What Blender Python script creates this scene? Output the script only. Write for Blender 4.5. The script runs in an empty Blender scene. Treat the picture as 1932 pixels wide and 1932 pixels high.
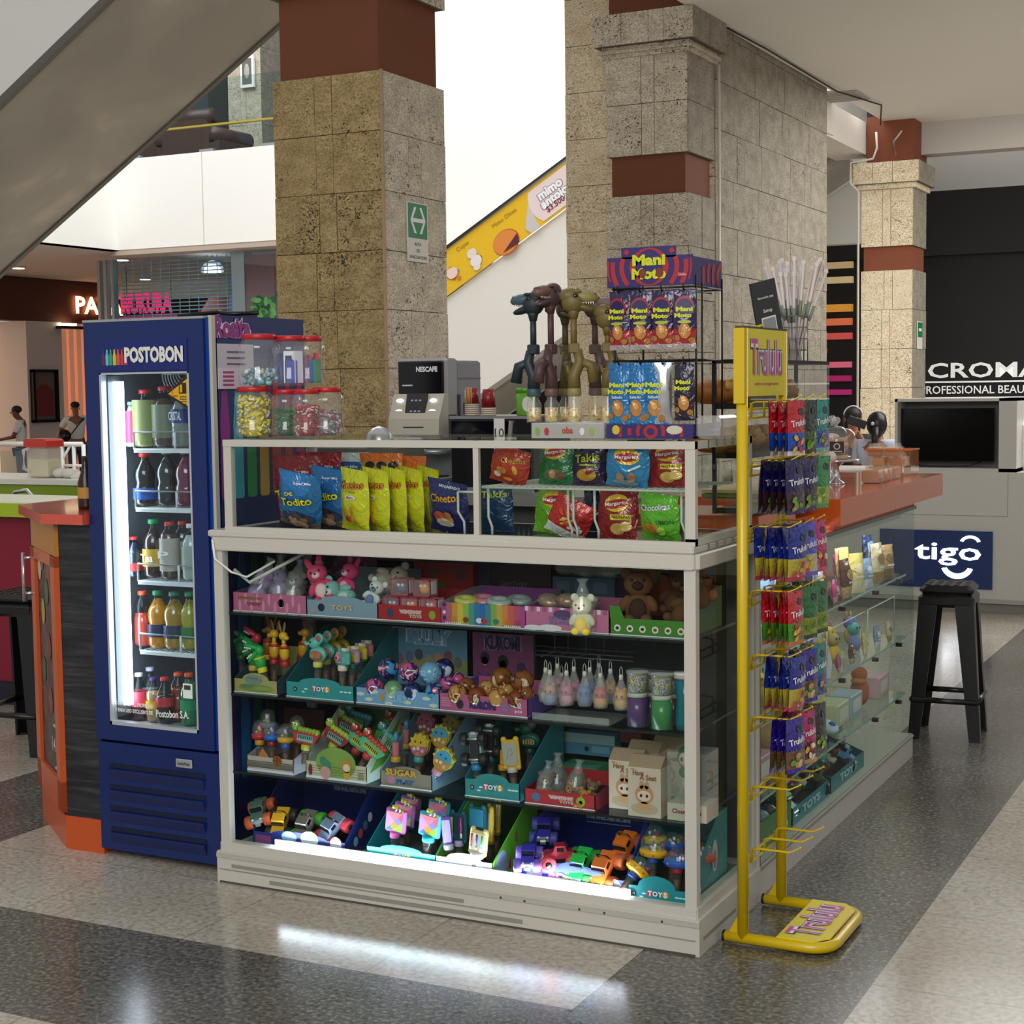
import bpy, math, random
from mathutils import Matrix, Vector, Euler
random.seed(7)
S=bpy.context.scene; COL=S.collection
PI=math.pi
# ---------------------------------------------------------------- camera, world, light
F_=3009.6; TILT,ROLL,YAW=0.077401,-0.0127654,0.4690389
CAMP=Vector((1.55,-4.19,1.62))
RM=Matrix.Rotation(YAW,3,'Z')@Matrix.Rotation(PI/2-TILT,3,'X')@Matrix.Rotation(ROLL,3,'Z')
cam=bpy.data.objects.new('camera',bpy.data.cameras.new('camera')); COL.objects.link(cam)
cam.matrix_world=Matrix.Translation(CAMP)@RM.to_4x4()
cam.data.sensor_width=36; cam.data.lens=F_/1932*36; cam.data.clip_end=200
S.camera=cam
def W(px,py,axis,val):
    """point where the photo's pixel meets the plane axis=val"""
    d=RM@Vector(((px-966)/F_,-(py-966)/F_,-1)); t=(val-CAMP[axis])/d[axis]
    return CAMP+d*t
def X(px,py,y): return W(px,py,1,y).x
def Z(px,py,y): return W(px,py,1,y).z
wd=bpy.data.worlds.new('world'); S.world=wd; wd.use_nodes=True
wd.node_tree.nodes['Background'].inputs[0].default_value=(1,.985,.96,1)
wd.node_tree.nodes['Background'].inputs[1].default_value=0.46
def area(n,loc,tgt,sx,sy,p,c=(1,1,1)):
    l=bpy.data.lights.new(n,'AREA'); l.shape='RECTANGLE'; l.size=sx; l.size_y=sy; l.energy=p; l.color=c
    o=bpy.data.objects.new(n,l); COL.objects.link(o); o.location=loc
    o.rotation_euler=(Vector(tgt)-Vector(loc)).to_track_quat('-Z','Y').to_euler(); return o
area('atrium_skylight',(-9,10,13),(-9,15,0),14,9,1900,(1,1,1))
area('hall_front_fill',(1.2,-6.2,3.9),(-.7,.6,.7),4,3,260,(1,.98,.94))  # unseen fill added behind the camera to brighten the case front
area('shop_downlights',(-23,22.5,3.55),(-23,25,1),10,2.5,800,(1,.88,.76))
area('corridor_fill',(1.0,10.2,4.1),(.8,10.6,0),5,6,460,(1,.98,.95))  # unseen fill added to lift the ceiling, far pier and shop wall
S.view_settings.view_transform='Standard'; S.view_settings.look='None'
S.view_settings.gamma=1; S.view_settings.exposure=0; S.view_settings.use_curve_mapping=False
try: S.cycles.transparent_max_bounces=28
except Exception: pass
# ---------------------------------------------------------------- materials
def lin(h):
    r=[int(h[i:i+2],16)/255 for i in (0,2,4)]
    return tuple((c/12.92 if c<=.04045 else ((c+.055)/1.055)**2.4) for c in r)+(1,)
_m={}
def C(h,r=.5,m=0,e=0,tr=0,coat=0):
    k=(h,r,m,e,tr,coat)
    if k in _m: return _m[k]
    a=bpy.data.materials.new('paint_'+h); a.use_nodes=True; b=a.node_tree.nodes['Principled BSDF']
    b.inputs['Base Color'].default_value=lin(h); b.inputs['Roughness'].default_value=r; b.inputs['Metallic'].default_value=m
    if e: b.inputs['Emission Color'].default_value=lin(h); b.inputs['Emission Strength'].default_value=e
    if coat: b.inputs['Coat Weight'].default_value=coat; b.inputs['Coat Roughness'].default_value=.05
    _m[k]=a; return a
def GL(h='ffffff',alpha=.0,refl=.9,ior=1.45,rough=.02):
    """thin glass or film: see-through with a mirror sheen; alpha = how much of its own colour"""
    k=('g',h,alpha,refl,ior,rough)
    if k in _m: return _m[k]
    a=bpy.data.materials.new('glass_'+h); a.use_nodes=True; nt=a.node_tree; nt.nodes.clear()
    o=nt.nodes.new('ShaderNodeOutputMaterial'); t=nt.nodes.new('ShaderNodeBsdfTransparent'); t.inputs[0].default_value=lin(h) if not alpha else (1,1,1,1)
    g=nt.nodes.new('ShaderNodeBsdfGlossy'); g.inputs['Roughness'].default_value=rough; g.inputs['Color'].default_value=(1,1,1,1)
    f=nt.nodes.new('ShaderNodeFresnel'); f.inputs[0].default_value=ior
    mu=nt.nodes.new('ShaderNodeMath'); mu.operation='MULTIPLY'; mu.inputs[1].default_value=refl; nt.links.new(f.outputs[0],mu.inputs[0])
    ge=nt.nodes.new('ShaderNodeNewGeometry'); sb=nt.nodes.new('ShaderNodeMath'); sb.operation='SUBTRACT'; sb.inputs[0].default_value=1; nt.links.new(ge.outputs['Backfacing'],sb.inputs[1]); m0=nt.nodes.new('ShaderNodeMath'); m0.operation='MULTIPLY'; nt.links.new(mu.outputs[0],m0.inputs[0]); nt.links.new(sb.outputs[0],m0.inputs[1]); mu=m0
    src=t
    if alpha:
        d=nt.nodes.new('ShaderNodeBsdfDiffuse'); d.inputs[0].default_value=lin(h)
        mx=nt.nodes.new('ShaderNodeMixShader'); mx.inputs[0].default_value=alpha
        nt.links.new(t.outputs[0],mx.inputs[1]); nt.links.new(d.outputs[0],mx.inputs[2]); src=mx
    m2=nt.nodes.new('ShaderNodeMixShader'); nt.links.new(mu.outputs[0],m2.inputs[0])
    nt.links.new(src.outputs[0],m2.inputs[1]); nt.links.new(g.outputs[0],m2.inputs[2]); nt.links.new(m2.outputs[0],o.inputs[0])
    _m[k]=a; return a
def FO(h,r=.22):
    k=('foil',h,r)
    if k in _m: return _m[k]
    a=bpy.data.materials.new('film_'+h); a.use_nodes=True; nt=a.node_tree; b=nt.nodes['Principled BSDF']
    b.inputs['Base Color'].default_value=lin(h); b.inputs['Roughness'].default_value=r; b.inputs['Coat Weight'].default_value=.5; b.inputs['Coat Roughness'].default_value=.12; b.inputs['Metallic'].default_value=.12
    tc=nt.nodes.new('ShaderNodeTexCoord'); n=nt.nodes.new('ShaderNodeTexNoise'); n.inputs['Scale'].default_value=26; n.inputs['Detail'].default_value=2.5; n.inputs['Distortion'].default_value=1.6
    bp=nt.nodes.new('ShaderNodeBump'); bp.inputs['Strength'].default_value=.75; bp.inputs['Distance'].default_value=.012
    nt.links.new(tc.outputs['Object'],n.inputs['Vector']); nt.links.new(n.outputs[0],bp.inputs['Height']); nt.links.new(bp.outputs[0],b.inputs['Normal']); nt.links.new(bp.outputs[0],b.inputs['Coat Normal'])
    _m[k]=a; return a
def nodes(name):
    a=bpy.data.materials.new(name); a.use_nodes=True; nt=a.node_tree; b=nt.nodes['Principled BSDF']
    tc=nt.nodes.new('ShaderNodeTexCoord'); return a,nt,b,tc
def ramp(nt,src,stops,interp='LINEAR'):
    r=nt.nodes.new('ShaderNodeValToRGB'); r.color_ramp.interpolation=interp
    e=r.color_ramp.elements
    while len(e)<len(stops): e.new(.5)
    for i,(p,c) in enumerate(stops): e[i].position=p; e[i].color=lin(c) if isinstance(c,str) else c
    nt.links.new(src,r.inputs[0]); return r
def noise(nt,tc,scale,detail=3,dist=0,vec=None,rough=.5):
    n=nt.nodes.new('ShaderNodeTexNoise'); n.inputs['Scale'].default_value=scale; n.inputs['Detail'].default_value=detail
    n.inputs['Distortion'].default_value=dist; n.inputs['Roughness'].default_value=rough
    nt.links.new(vec or tc.outputs['Object'],n.inputs['Vector']); return n
def mixc(nt,f,a,b,mode='MIX'):
    m=nt.nodes.new('ShaderNodeMix'); m.data_type='RGBA'; m.blend_type=mode
    for v,i in ((f,0),(a,6),(b,7)):
        if hasattr(v,'links') or hasattr(v,'is_output'): nt.links.new(v,m.inputs[i])
        else: m.inputs[i].default_value=v
    return m.outputs[2]
def stone(base,dark,pit,seed,dens):
    k=('stone',base,seed)
    if k in _m: return _m[k]
    a,nt,b,tc=nodes('travertine')
    mp=nt.nodes.new('ShaderNodeMapping'); mp.inputs['Location'].default_value=(seed*3.7,seed*1.3,seed*2.1); mp.inputs['Scale'].default_value=(1,1,1.5)
    nt.links.new(tc.outputs['Object'],mp.inputs[0])
    n1=noise(nt,tc,7,5,0,mp.outputs[0]); c1=ramp(nt,n1.outputs[0],[(.3,dark),(.65,base)])
    n2=noise(nt,tc,38,3,1.4,mp.outputs[0],.55); p=ramp(nt,n2.outputs[0],[(dens,(1,1,1,1)),(dens+.035,(0,0,0,1))])
    n3=noise(nt,tc,2.2,2,0,mp.outputs[0]); q=ramp(nt,n3.outputs[0],[(.42,(.25,.25,.25,1)),(.6,(1,1,1,1))])
    mm=nt.nodes.new('ShaderNodeMath'); mm.operation='MULTIPLY'; nt.links.new(p.outputs[0],mm.inputs[0]); nt.links.new(q.outputs[0],mm.inputs[1])
    n4=noise(nt,tc,90,2,0,mp.outputs[0]); c2=ramp(nt,n4.outputs[0],[(.35,'c9c2b2'),(.6,'ffffff')])
    cc=mixc(nt,1.0,c1.outputs[0],c2.outputs[0],'MULTIPLY')
    nt.links.new(mixc(nt,mm.outputs[0],cc,lin(pit)),b.inputs['Base Color'])
    bp=nt.nodes.new('ShaderNodeBump'); bp.inputs['Strength'].default_value=.5; bp.inputs['Distance'].default_value=.004; bp.invert=True
    nt.links.new(mm.outputs[0],bp.inputs['Height']); nt.links.new(bp.outputs[0],b.inputs['Normal'])
    b.inputs['Roughness'].default_value=.75; _m[k]=a; return a
def speck(name,base,cols,scale=60,rough=.5,thr=.5):
    """colour with blotches of a second colour"""
    k=('sp',name)
    if k in _m: return _m[k]
    a,nt,b,tc=nodes(name); n=noise(nt,tc,scale,2,.5)
    st=[(0,base)]+[(thr+i*.07,c) for i,c in enumerate(cols)]
    r=ramp(nt,n.outputs[0],st,'CONSTANT'); nt.links.new(r.outputs[0],b.inputs['Base Color']); b.inputs['Roughness'].default_value=rough
    _m[k]=a; return a
# ---------------------------------------------------------------- mesh builder
_txt={}
def textgeo(s,bold=.0):
    k=(s,bold)
    if k in _txt: return _txt[k]
    c=bpy.data.curves.new('t','FONT'); c.body=s; c.align_x='CENTER'; c.align_y='CENTER'; c.offset=bold; c.resolution_u=2
    o=bpy.data.objects.new('t',c); COL.objects.link(o)
    dg=bpy.context.evaluated_depsgraph_get(); me=bpy.data.meshes.new_from_object(o.evaluated_get(dg))
    v=[(p.co.x,p.co.y) for p in me.vertices]; f=[tuple(q.vertices) for q in me.polygons]
    bpy.data.objects.remove(o); bpy.data.curves.remove(c); bpy.data.meshes.remove(me)
    if v:
        x0=min(a for a,_ in v);x1=max(a for a,_ in v);y0=min(b for _,b in v);y1=max(b for _,b in v)
        v=[((a-(x0+x1)/2),(b-(y0+y1)/2)) for a,b in v]; sz=(x1-x0,y1-y0)
    else: sz=(1,1)
    _txt[k]=(v,f,sz); return _txt[k]
class MB:
    def __init__(s,mat=None): s.v=[];s.f=[];s.fm=[];s.fs=[];s.mats=[];s.cur=mat;s.M=Matrix.Identity(4)
    def mi(s,m):
        m=m or s.cur
        if m not in s.mats: s.mats.append(m)
        return s.mats.index(m)
    def add(s,vs,fs,m=None,smooth=False):
        b=len(s.v); i=s.mi(m)
        s.v+=[tuple(s.M@Vector(p)) for p in vs]
        for f in fs: s.f.append(tuple(b+k for k in f)); s.fm.append(i); s.fs.append(smooth)
        return s
    def box(s,x0,x1,y0,y1,z0,z1,m=None,bev=0):
        if bev:
            b=bev; vs=[];
            for z,i in ((z0,b),(z0+b,0),(z1-b,0),(z1,b)):
                vs+=[(x0+i+b*(i==0)*0,y0+i,z),(x1-i,y0+i,z),(x1-i,y1-i,z),(x0+i,y1-i,z)]
            # chamfer vertical edges
            vs=[]
            for z,i in ((z0,b),(z0+b,0),(z1-b,0),(z1,b)):
                a,c,d,e=x0+i,x1-i,y0+i,y1-i
                vs+=[(a+b,d,z),(c-b,d,z),(c,d+b,z),(c,e-b,z),(c-b,e,z),(a+b,e,z),(a,e-b,z),(a,d+b,z)]
            fs=[tuple(range(7,-1,-1)),tuple(range(24,32))]
            for r in range(3):
                for k in range(8): fs.append((r*8+k,r*8+(k+1)%8,r*8+8+(k+1)%8,r*8+8+k))
            return s.add(vs,fs,m)
        vs=[(x0,y0,z0),(x1,y0,z0),(x1,y1,z0),(x0,y1,z0),(x0,y0,z1),(x1,y0,z1),(x1,y1,z1),(x0,y1,z1)]
        return s.add(vs,[(3,2,1,0),(4,5,6,7),(0,1,5,4),(1,2,6,5),(2,3,7,6),(3,0,4,7)],m)
    def lathe(s,prof,c=(0,0,0),n=16,m=None,smooth=True,sx=1,sy=1,cap=True):
        vs=[];fs=[]
        for r,z in prof:
            for k in range(n):
                a=2*PI*k/n; vs.append((c[0]+r*sx*math.cos(a),c[1]+r*sy*math.sin(a),c[2]+z))
        for j in range(len(prof)-1):
            for k in range(n): fs.append((j*n+k,j*n+(k+1)%n,(j+1)*n+(k+1)%n,(j+1)*n+k))
        if cap:
            if prof[0][0]>1e-6: fs.append(tuple(range(n-1,-1,-1)))
            if prof[-1][0]>1e-6: fs.append(tuple(range((len(prof)-1)*n,len(prof)*n)))
        return s.add(vs,fs,m,smooth)
    def cyl(s,p0,p1,r,m=None,n=10,r2=None,smooth=True):
        return s.tube([p0,p1],r,m,n,r2=r2,smooth=smooth)
    def tube(s,pts,r,m=None,n=8,r2=None,smooth=True,closed=False):
        P=[Vector(p) for p in pts]; vs=[];fs=[];L=len(P); up=None
        for i,p in enumerate(P):
            if closed: t=(P[(i+1)%L]-P[i-1])
            else: t=(P[min(i+1,L-1)]-P[max(i-1,0)])
            t.normalize()
            if up is None:
                up=Vector((0,0,1)) if abs(t.z)<.9 else Vector((1,0,0))
            a=t.cross(up); 
            if a.length<1e-4: a=t.cross(Vector((0,1,0)))
            a.normalize(); b=t.cross(a).normalized(); up=-b if False else up
            rr=r if r2 is None else r+(r2-r)*i/(L-1)
            for k in range(n):
                g=2*PI*k/n; vs.append(tuple(p+a*(rr*math.cos(g))+b*(rr*math.sin(g))))
        for j in range(L if closed else L-1):
            for k in range(n):
                j2=(j+1)%L; fs.append((j*n+k,j2*n+k,j2*n+(k+1)%n,j*n+(k+1)%n))
        if not closed: fs+= [tuple(range(n)),tuple(range(L*n-1,(L-1)*n-1,-1))]
        return s.add(vs,fs,m,smooth)
    def ell(s,c,r,m=None,n=14,k=8,rot=None):
        if isinstance(r,(int,float)): r=(r,r,r)
        R=Euler(rot).to_matrix() if rot else None
        vs=[];fs=[]
        def P(x,y,z):
            p=Vector((x*r[0],y*r[1],z*r[2]))
            if R: p=R@p
            return tuple(p+Vector(c))
        vs.append(P(0,0,-1))
        for j in range(1,k):
            t=PI*j/k-PI/2
            for i in range(n):
                a=2*PI*i/n; vs.append(P(math.cos(t)*math.cos(a),math.cos(t)*math.sin(a),math.sin(t)))
        vs.append(P(0,0,1))
        for i in range(n): fs.append((0,1+(i+1)%n,1+i)); fs.append((len(vs)-1,1+(k-2)*n+i,1+(k-2)*n+(i+1)%n))
        for j in range(k-2):
            for i in range(n): fs.append((1+j*n+i,1+j*n+(i+1)%n,1+(j+1)*n+(i+1)%n,1+(j+1)*n+i))
        return s.add(vs,fs,m,True)
    def plate(s,pts,y0,y1,m=None,ax='y'):
        """polygon pts (u,v) extruded; ax y: u=x v=z ; ax x: u=y v=z ; ax z: u=x v=y"""
        def q(u,v,w): return (u,w,v) if ax=='y' else ((w,u,v) if ax=='x' else (u,v,w))
        n=len(pts); vs=[q(u,v,y0) for u,v in pts]+[q(u,v,y1) for u,v in pts]
        return s.add(vs,[tuple(range(n)),tuple(range(2*n-1,n-1,-1))]+[(i,n+i,n+(i+1)%n,(i+1)%n) for i in range(n)],m)
    def text(s,t,c,h,m=None,u=(1,0,0),v=(0,0,1),w=None,bold=.02,rot=0,warp=None,lift=.0):
        """flat lettering of cap height h (or fitted to width w) around c"""
        g,f,(sx,sy)=textgeo(t,bold); k=h/.7 if w is None else w/sx
        kx=k; ky=k if w is None else h/sy
        U=Vector(u);V=Vector(v);c=Vector(c); cr,sr=math.cos(rot),math.sin(rot); vs=[]
        for a,b in g:
            a*=kx;b*=ky; a,b=a*cr-b*sr,a*sr+b*cr
            p=c+U*a+V*b
            if warp: p=warp(p)
            vs.append(tuple(p))
        return s.add(vs,f,m)
    def disc(s,c,ru,rv,m=None,u=(1,0,0),v=(0,0,1),n=14,rings=1,warp=None,rot=0):
        U=Vector(u);V=Vector(v);c=Vector(c);vs=[];fs=[];cr,sr=math.cos(rot),math.sin(rot)
        def P(a,b):
            a,b=a*cr-b*sr,a*sr+b*cr; p=c+U*a+V*b
            return tuple(warp(p) if warp else p)
        vs.append(P(0,0))
        for j in range(1,rings+1):
            for i in range(n):
                a=2*PI*i/n; q=j/rings; vs.append(P(ru*q*math.cos(a),rv*q*math.sin(a)))
        for i in range(n): fs.append((0,1+i,1+(i+1)%n))
        for j in range(rings-1):
            for i in range(n): fs.append((1+j*n+i,1+(j+1)*n+i,1+(j+1)*n+(i+1)%n,1+j*n+(i+1)%n))
        return s.add(vs,fs,m)
    def poly(s,pts,m=None,smooth=False): return s.add(pts,[tuple(range(len(pts)))],m,smooth)
    def mesh(s,name='part'):
        me=bpy.data.meshes.new(name); me.from_pydata(s.v,[],s.f)
        for m in s.mats: me.materials.append(m)
        me.polygons.foreach_set('material_index',s.fm); me.polygons.foreach_set('use_smooth',s.fs); me.update()
        return me
# ---------------------------------------------------------------- objects
def link(name,me,parent=None,loc=None,rot=None):
    o=bpy.data.objects.new(name,me.mesh(name) if isinstance(me,MB) else me); COL.objects.link(o)
    if parent: o.parent=parent
    if loc is not None: o.location=loc
    if rot is not None: o.rotation_euler=rot
    return o
def struct(name,mb,parent=None):
    o=link(name,mb,parent)
    if not parent: o['kind']='structure'
    return o
def put(name,label,cat,what,loc=(0,0,0),rz=0,group=None,rot=None,scale=None,stuff=False):
    """what: a mesh (thing of one piece) or a list of parts (name, mesh[, label][, [sub-parts]])"""
    if isinstance(what,list):
        o=bpy.data.objects.new(name,None); o.empty_display_size=.05; COL.objects.link(o); kids(o,what)
    else: o=link(name,what)
    o.location=loc; o.rotation_euler=rot or (0,0,rz)
    if scale: o.scale=(scale,)*3
    o['label']=label; o['category']=cat
    if group: o['group']=group
    if stuff: o['kind']='stuff'
    return o
def kids(o,parts):
    for p in parts:
        c=link(p[0],p[1],o)
        for e in p[2:]:
            if isinstance(e,str): c['label']=e
            else: kids(c,e)
def bake(parts):
    """turn builders into shared meshes so that repeats share them"""
    if isinstance(parts,MB): return parts.mesh()
    return [tuple([p[0],p[1].mesh(p[0]) if isinstance(p[1],MB) else p[1]]+[bake(e) if isinstance(e,list) else e for e in p[2:]]) for p in parts]
ORD=['first','second','third','fourth','fifth','sixth','seventh','eighth','ninth','tenth','eleventh','twelfth']
WHITE=C('cfcabf',.4); WHITEW=C('e6e5e2',.6); BLACK=C('0b0b0d',.4); NAVY=C('0b1f63',.35); CHROME=C('c9ccd0',.18,.9)
GLASS=GL('f4f9f7',0,.35,1.35); CLEAR=GL('eef3f2',0,.9,1.4); FILM=GL('e8ecec',.12,1,1.6,.08)
# ================================================================ SETTING
def floor_mat():
    a,nt,b,tc=nodes('terrazzo'); L=nt.links
    sp=nt.nodes.new('ShaderNodeSeparateXYZ'); L.new(tc.outputs['Object'],sp.inputs[0])
    def mth(op,*v):
        n=nt.nodes.new('ShaderNodeMath'); n.operation=op
        for i,q in enumerate(v):
            if isinstance(q,(int,float)): n.inputs[i].default_value=q
            else: L.new(q,n.inputs[i])
        return n.outputs[0]
    x,y=sp.outputs[0],sp.outputs[1]
    bx=mth('LESS_THAN',mth('FLOORED_MODULO',mth('ADD',x,.157+32),3.2),.662)
    by=mth('MULTIPLY',mth('MULTIPLY',mth('GREATER_THAN',y,-1.16),mth('LESS_THAN',y,-.51)),mth('LESS_THAN',x,.505))
    dk=mth('MAXIMUM',bx,by)
    n1=noise(nt,tc,55,4,.3); l=ramp(nt,n1.outputs[0],[(.3,'9a9488'),(.48,'b8b2a6'),(.62,'c8c3b8')])
    n2=noise(nt,tc,70,4,.3); d=ramp(nt,n2.outputs[0],[(.35,'4a4946'),(.52,'67655f'),(.68,'8f8c85')])
    n3=noise(nt,tc,1.1,3); g=ramp(nt,n3.outputs[0],[(.3,'d8d3c8'),(.7,'ffffff')])
    c=mixc(nt,dk,l.outputs[0],d.outputs[0]); c=mixc(nt,1.0,c,g.outputs[0],'MULTIPLY')
    jx=mth('LESS_THAN',mth('FLOORED_MODULO',mth('ADD',x,.157+32),.64),.005); jy=mth('LESS_THAN',mth('FLOORED_MODULO',mth('ADD',y,1.16+32),.65),.005)
    j=mth('MULTIPLY',mth('MAXIMUM',jx,jy),.45); c=mixc(nt,j,c,lin('2c2a28'))
    L.new(c,b.inputs['Base Color'])
    r=ramp(nt,n3.outputs[0],[(.3,(.16,.16,.16,1)),(.7,(.24,.24,.24,1))]); L.new(r.outputs[0],b.inputs['Roughness'])
    b.inputs['Specular IOR Level'].default_value=.55
    return a
b=MB(floor_mat()); b.poly([(-40,-9,0),(14,-9,0),(14,40,0),(-40,40,0)]); struct('floor',b)
# --- travertine clad piers
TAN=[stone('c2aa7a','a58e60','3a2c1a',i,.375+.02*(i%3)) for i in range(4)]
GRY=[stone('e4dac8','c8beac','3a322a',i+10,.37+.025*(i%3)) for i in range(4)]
GRD=[stone('aca598','918b7f','3a342e',i+20,.34+.02*(i%3)) for i in range(4)]  # darker copy of the stone; shade of right faces put into the colour
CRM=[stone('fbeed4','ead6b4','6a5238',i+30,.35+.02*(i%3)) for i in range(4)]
RUST=C('713d20',.7); GROUT=C('6d6250',.9); RUSTP=C('80432a',.7)
def clad(mb,x0,x1,y0,y1,z0,z1,mats_f,mats_r,row=.37,cols_f=(.41,.16,.43),cols_r=(.41,.2,.39),seed=1):
    """a square pier faced with tiles; front, right and left faces"""
    rnd=random.Random(seed); mb.box(x0+.012,x1-.012,y0+.012,y1-.012,z0,z1,GROUT)
    n=max(1,round((z1-z0)/row)); h=(z1-z0)/n; g=.0022
    for i in range(n):
        a=z1-(i+1)*h; sh=rnd.uniform(-.03,.03)
        for face in range(4):
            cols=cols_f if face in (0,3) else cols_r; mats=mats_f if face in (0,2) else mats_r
            t=0; tot=sum(cols)
            for k,c in enumerate(cols):
                u0=t/tot; t+=c; u1=t/tot
                if k>0: u0+=sh
                if k<len(cols)-1: u1+=sh
                e=rnd.uniform(0,.006); m=rnd.choice(mats)
                za,zb=a+g,a+h-g
                if face==0: mb.box(x0+(x1-x0)*u0+g,x0+(x1-x0)*u1-g,y0-e,y0+.014,za,zb,m)
                elif face==3: mb.box(x0+(x1-x0)*u0+g,x0+(x1-x0)*u1-g,y1-.014,y1+e,za,zb,m)
                elif face==1: mb.box(x1-.014,x1+e,y0+(y1-y0)*u0+g,y0+(y1-y0)*u1-g,za,zb,m)
                else: mb.box(x0-e,x0+.014,y0+(y1-y0)*u0+g,y0+(y1-y0)*u1-g,za,zb,m)
# near left pier
cx0,cx1,cy0,cy1=-4.2,-3.43,4.0,4.76
b=MB(); clad(b,cx0,cx1,cy0,cy1,0,3.50,TAN,GRY,.36,seed=3)
clad(b,cx0-.01,cx1+.01,cy0-.01,cy1+.01,3.99,4.7,TAN,GRY,.36,seed=4)
struct('column_1',b)
b=MB(RUST); b.box(cx0+.035,cx1-.035,cy0+.035,cy1-.035,3.5,3.99); struct('trim_1',b)
b=MB(C('a98f6c',.6)); b.tube([(cx1+.008,cy0-.008,0),(cx1+.008,cy0-.008,3.5)],.011)
for z in (.6,1.2,1.8,2.35,2.9,3.3): b.ell((cx1+.008,cy0-.008,z),(.017,.017,.012),n=8,k=6)
struct('trim_2',b)
sA_,sB_=W(767,379,0,cx1+.012),W(808,497,0,cx1+.012); y0_,y1_=sA_.y,sB_.y; zt_,zb_=sA_.z,sB_.z; xq=cx1+.008; hs=zt_-zb_; ws=y1_-y0_
b=MB(C('d8d6cc',.5)); b.box(xq,xq+.006,y0_,y1_,zb_,zt_); zg=zt_-hs*.60
g_=MB(C('0f7a4a',.45)); g_.box(xq+.006,xq+.008,y0_+ws*.05,y1_-ws*.05,zg,zt_-hs*.02)
yc_,zc_m=(y0_+y1_)/2,(zg+zt_)/2; a_=MB(C('e8eae4',.5)); hw,hh=ws*.36,hs*.22
a_.plate([(yc_-hw*.75,zc_m-.012),(yc_+hw*.75,zc_m-.012),(yc_+hw*.75,zc_m+.012),(yc_-hw*.75,zc_m+.012)],xq+.008,xq+.0095,None,'x')
for s_ in (-1,1):
    for v_ in (-1,1): a_.plate([(yc_+s_*hw,zc_m),(yc_+s_*hw*.78,zc_m),(yc_+s_*hw*.2,zc_m+v_*hh),(yc_+s_*hw*.5,zc_m+v_*hh)],xq+.008,xq+.0096,None,'x')
t_=MB(C('3a3c38',.5))
for i,(w_s,fw) in enumerate((('RUTA',.3),('DE',.16),('EVACUACION',.8))): t_.text(w_s,(xq+.007,yc_,zg-hs*(.10+.11*i)),hs*.055,u=(0,1,0),w=ws*fw,bold=.02)
put('evacuation_sign','green and white evacuation route sign on the near left stone pier','sign',[('board',b),('green_panel',g_),('arrow_symbol',a_,'white two headed arrow'),('lettering',t_)])
# middle pier with capital
px0,px1,py0,py1=-3.07,-2.45,6.5,7.05
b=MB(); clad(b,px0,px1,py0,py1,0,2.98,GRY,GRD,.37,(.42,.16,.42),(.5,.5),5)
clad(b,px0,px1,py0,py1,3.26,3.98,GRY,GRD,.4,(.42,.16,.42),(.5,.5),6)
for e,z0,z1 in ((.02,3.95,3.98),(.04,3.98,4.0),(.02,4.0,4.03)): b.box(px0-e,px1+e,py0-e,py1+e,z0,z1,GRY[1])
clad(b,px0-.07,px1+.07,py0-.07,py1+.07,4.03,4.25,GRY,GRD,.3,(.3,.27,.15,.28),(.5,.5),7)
struct('column_2',b)
b=MB(RUST); b.box(px0+.03,px1-.03,py0+.03,py1-.03,2.98,3.26); b.box(px0+.02,px1-.02,py0+.02,py1-.02,4.25,4.7); struct('trim_3',b)
# long clad wall behind it and its return, atrium light put into its stone colour
b=MB(); yb=W(1560,260,0,-2.45).y
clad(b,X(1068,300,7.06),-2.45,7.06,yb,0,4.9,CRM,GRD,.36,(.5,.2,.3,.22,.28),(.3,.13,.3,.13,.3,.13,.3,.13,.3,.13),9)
struct('wall_middle',b)
b=MB(C('d6cfbf',.5)); b.tube([(-2.42,7.07,0),(-2.42,7.07,3.95)],.012); struct('trim_4',b)
# far right pier
qx0,qx1,qy0=X(1625,510,12),X(1722,510,12),12.0; qy1=qy0+.6
def Zq(py): return Z(1650,py,12)
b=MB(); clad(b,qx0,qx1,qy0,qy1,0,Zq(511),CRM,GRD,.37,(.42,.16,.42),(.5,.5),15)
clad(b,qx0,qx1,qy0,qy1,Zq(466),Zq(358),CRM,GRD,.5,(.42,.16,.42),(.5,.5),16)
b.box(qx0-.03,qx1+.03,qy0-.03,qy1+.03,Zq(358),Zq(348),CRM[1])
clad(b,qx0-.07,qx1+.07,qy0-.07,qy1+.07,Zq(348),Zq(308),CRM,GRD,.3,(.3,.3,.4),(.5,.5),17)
struct('column_3',b)
b=MB(C('d8d6cc',.5)); p=W(1735,625,0,qx1+.01); b.box(qx1+.006,qx1+.012,p.y-.1,p.y+.12,p.z-.18,p.z+.1); b.box(qx1+.012,qx1+.014,p.y-.09,p.y+.11,p.z-.06,p.z+.09,C('0f7a4a',.45)); b.box(qx1+.014,qx1+.015,p.y-.05,p.y+.07,p.z+.0,p.z+.03,C('e8eae4',.5))
put('evacuation_sign','small green evacuation sign on the far right stone pier','sign',b)
b=MB(RUSTP); b.box(qx0+.02,qx1-.02,qy0+.02,qy1-.02,Zq(511),Zq(466)); b.box(qx0+.04,qx1-.0,qy0+.04,qy1,Zq(308),4.3); struct('trim_5',b)
CABLE=C('d8d3c6',.5)
b=MB(CABLE); b.tube([(qx0-.03,qy0-.01,0),(qx0-.03,qy0-.01,Zq(360)),(qx0-.09,qy0-.09,Zq(345)),(qx0-.09,qy0-.09,Zq(306)),(qx0+.12,qy0-.02,Zq(300)),(qx0+.16,qy0-.02,Zq(280)),(qx0+.15,qy0-.02,Zq(250))],.012)
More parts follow.
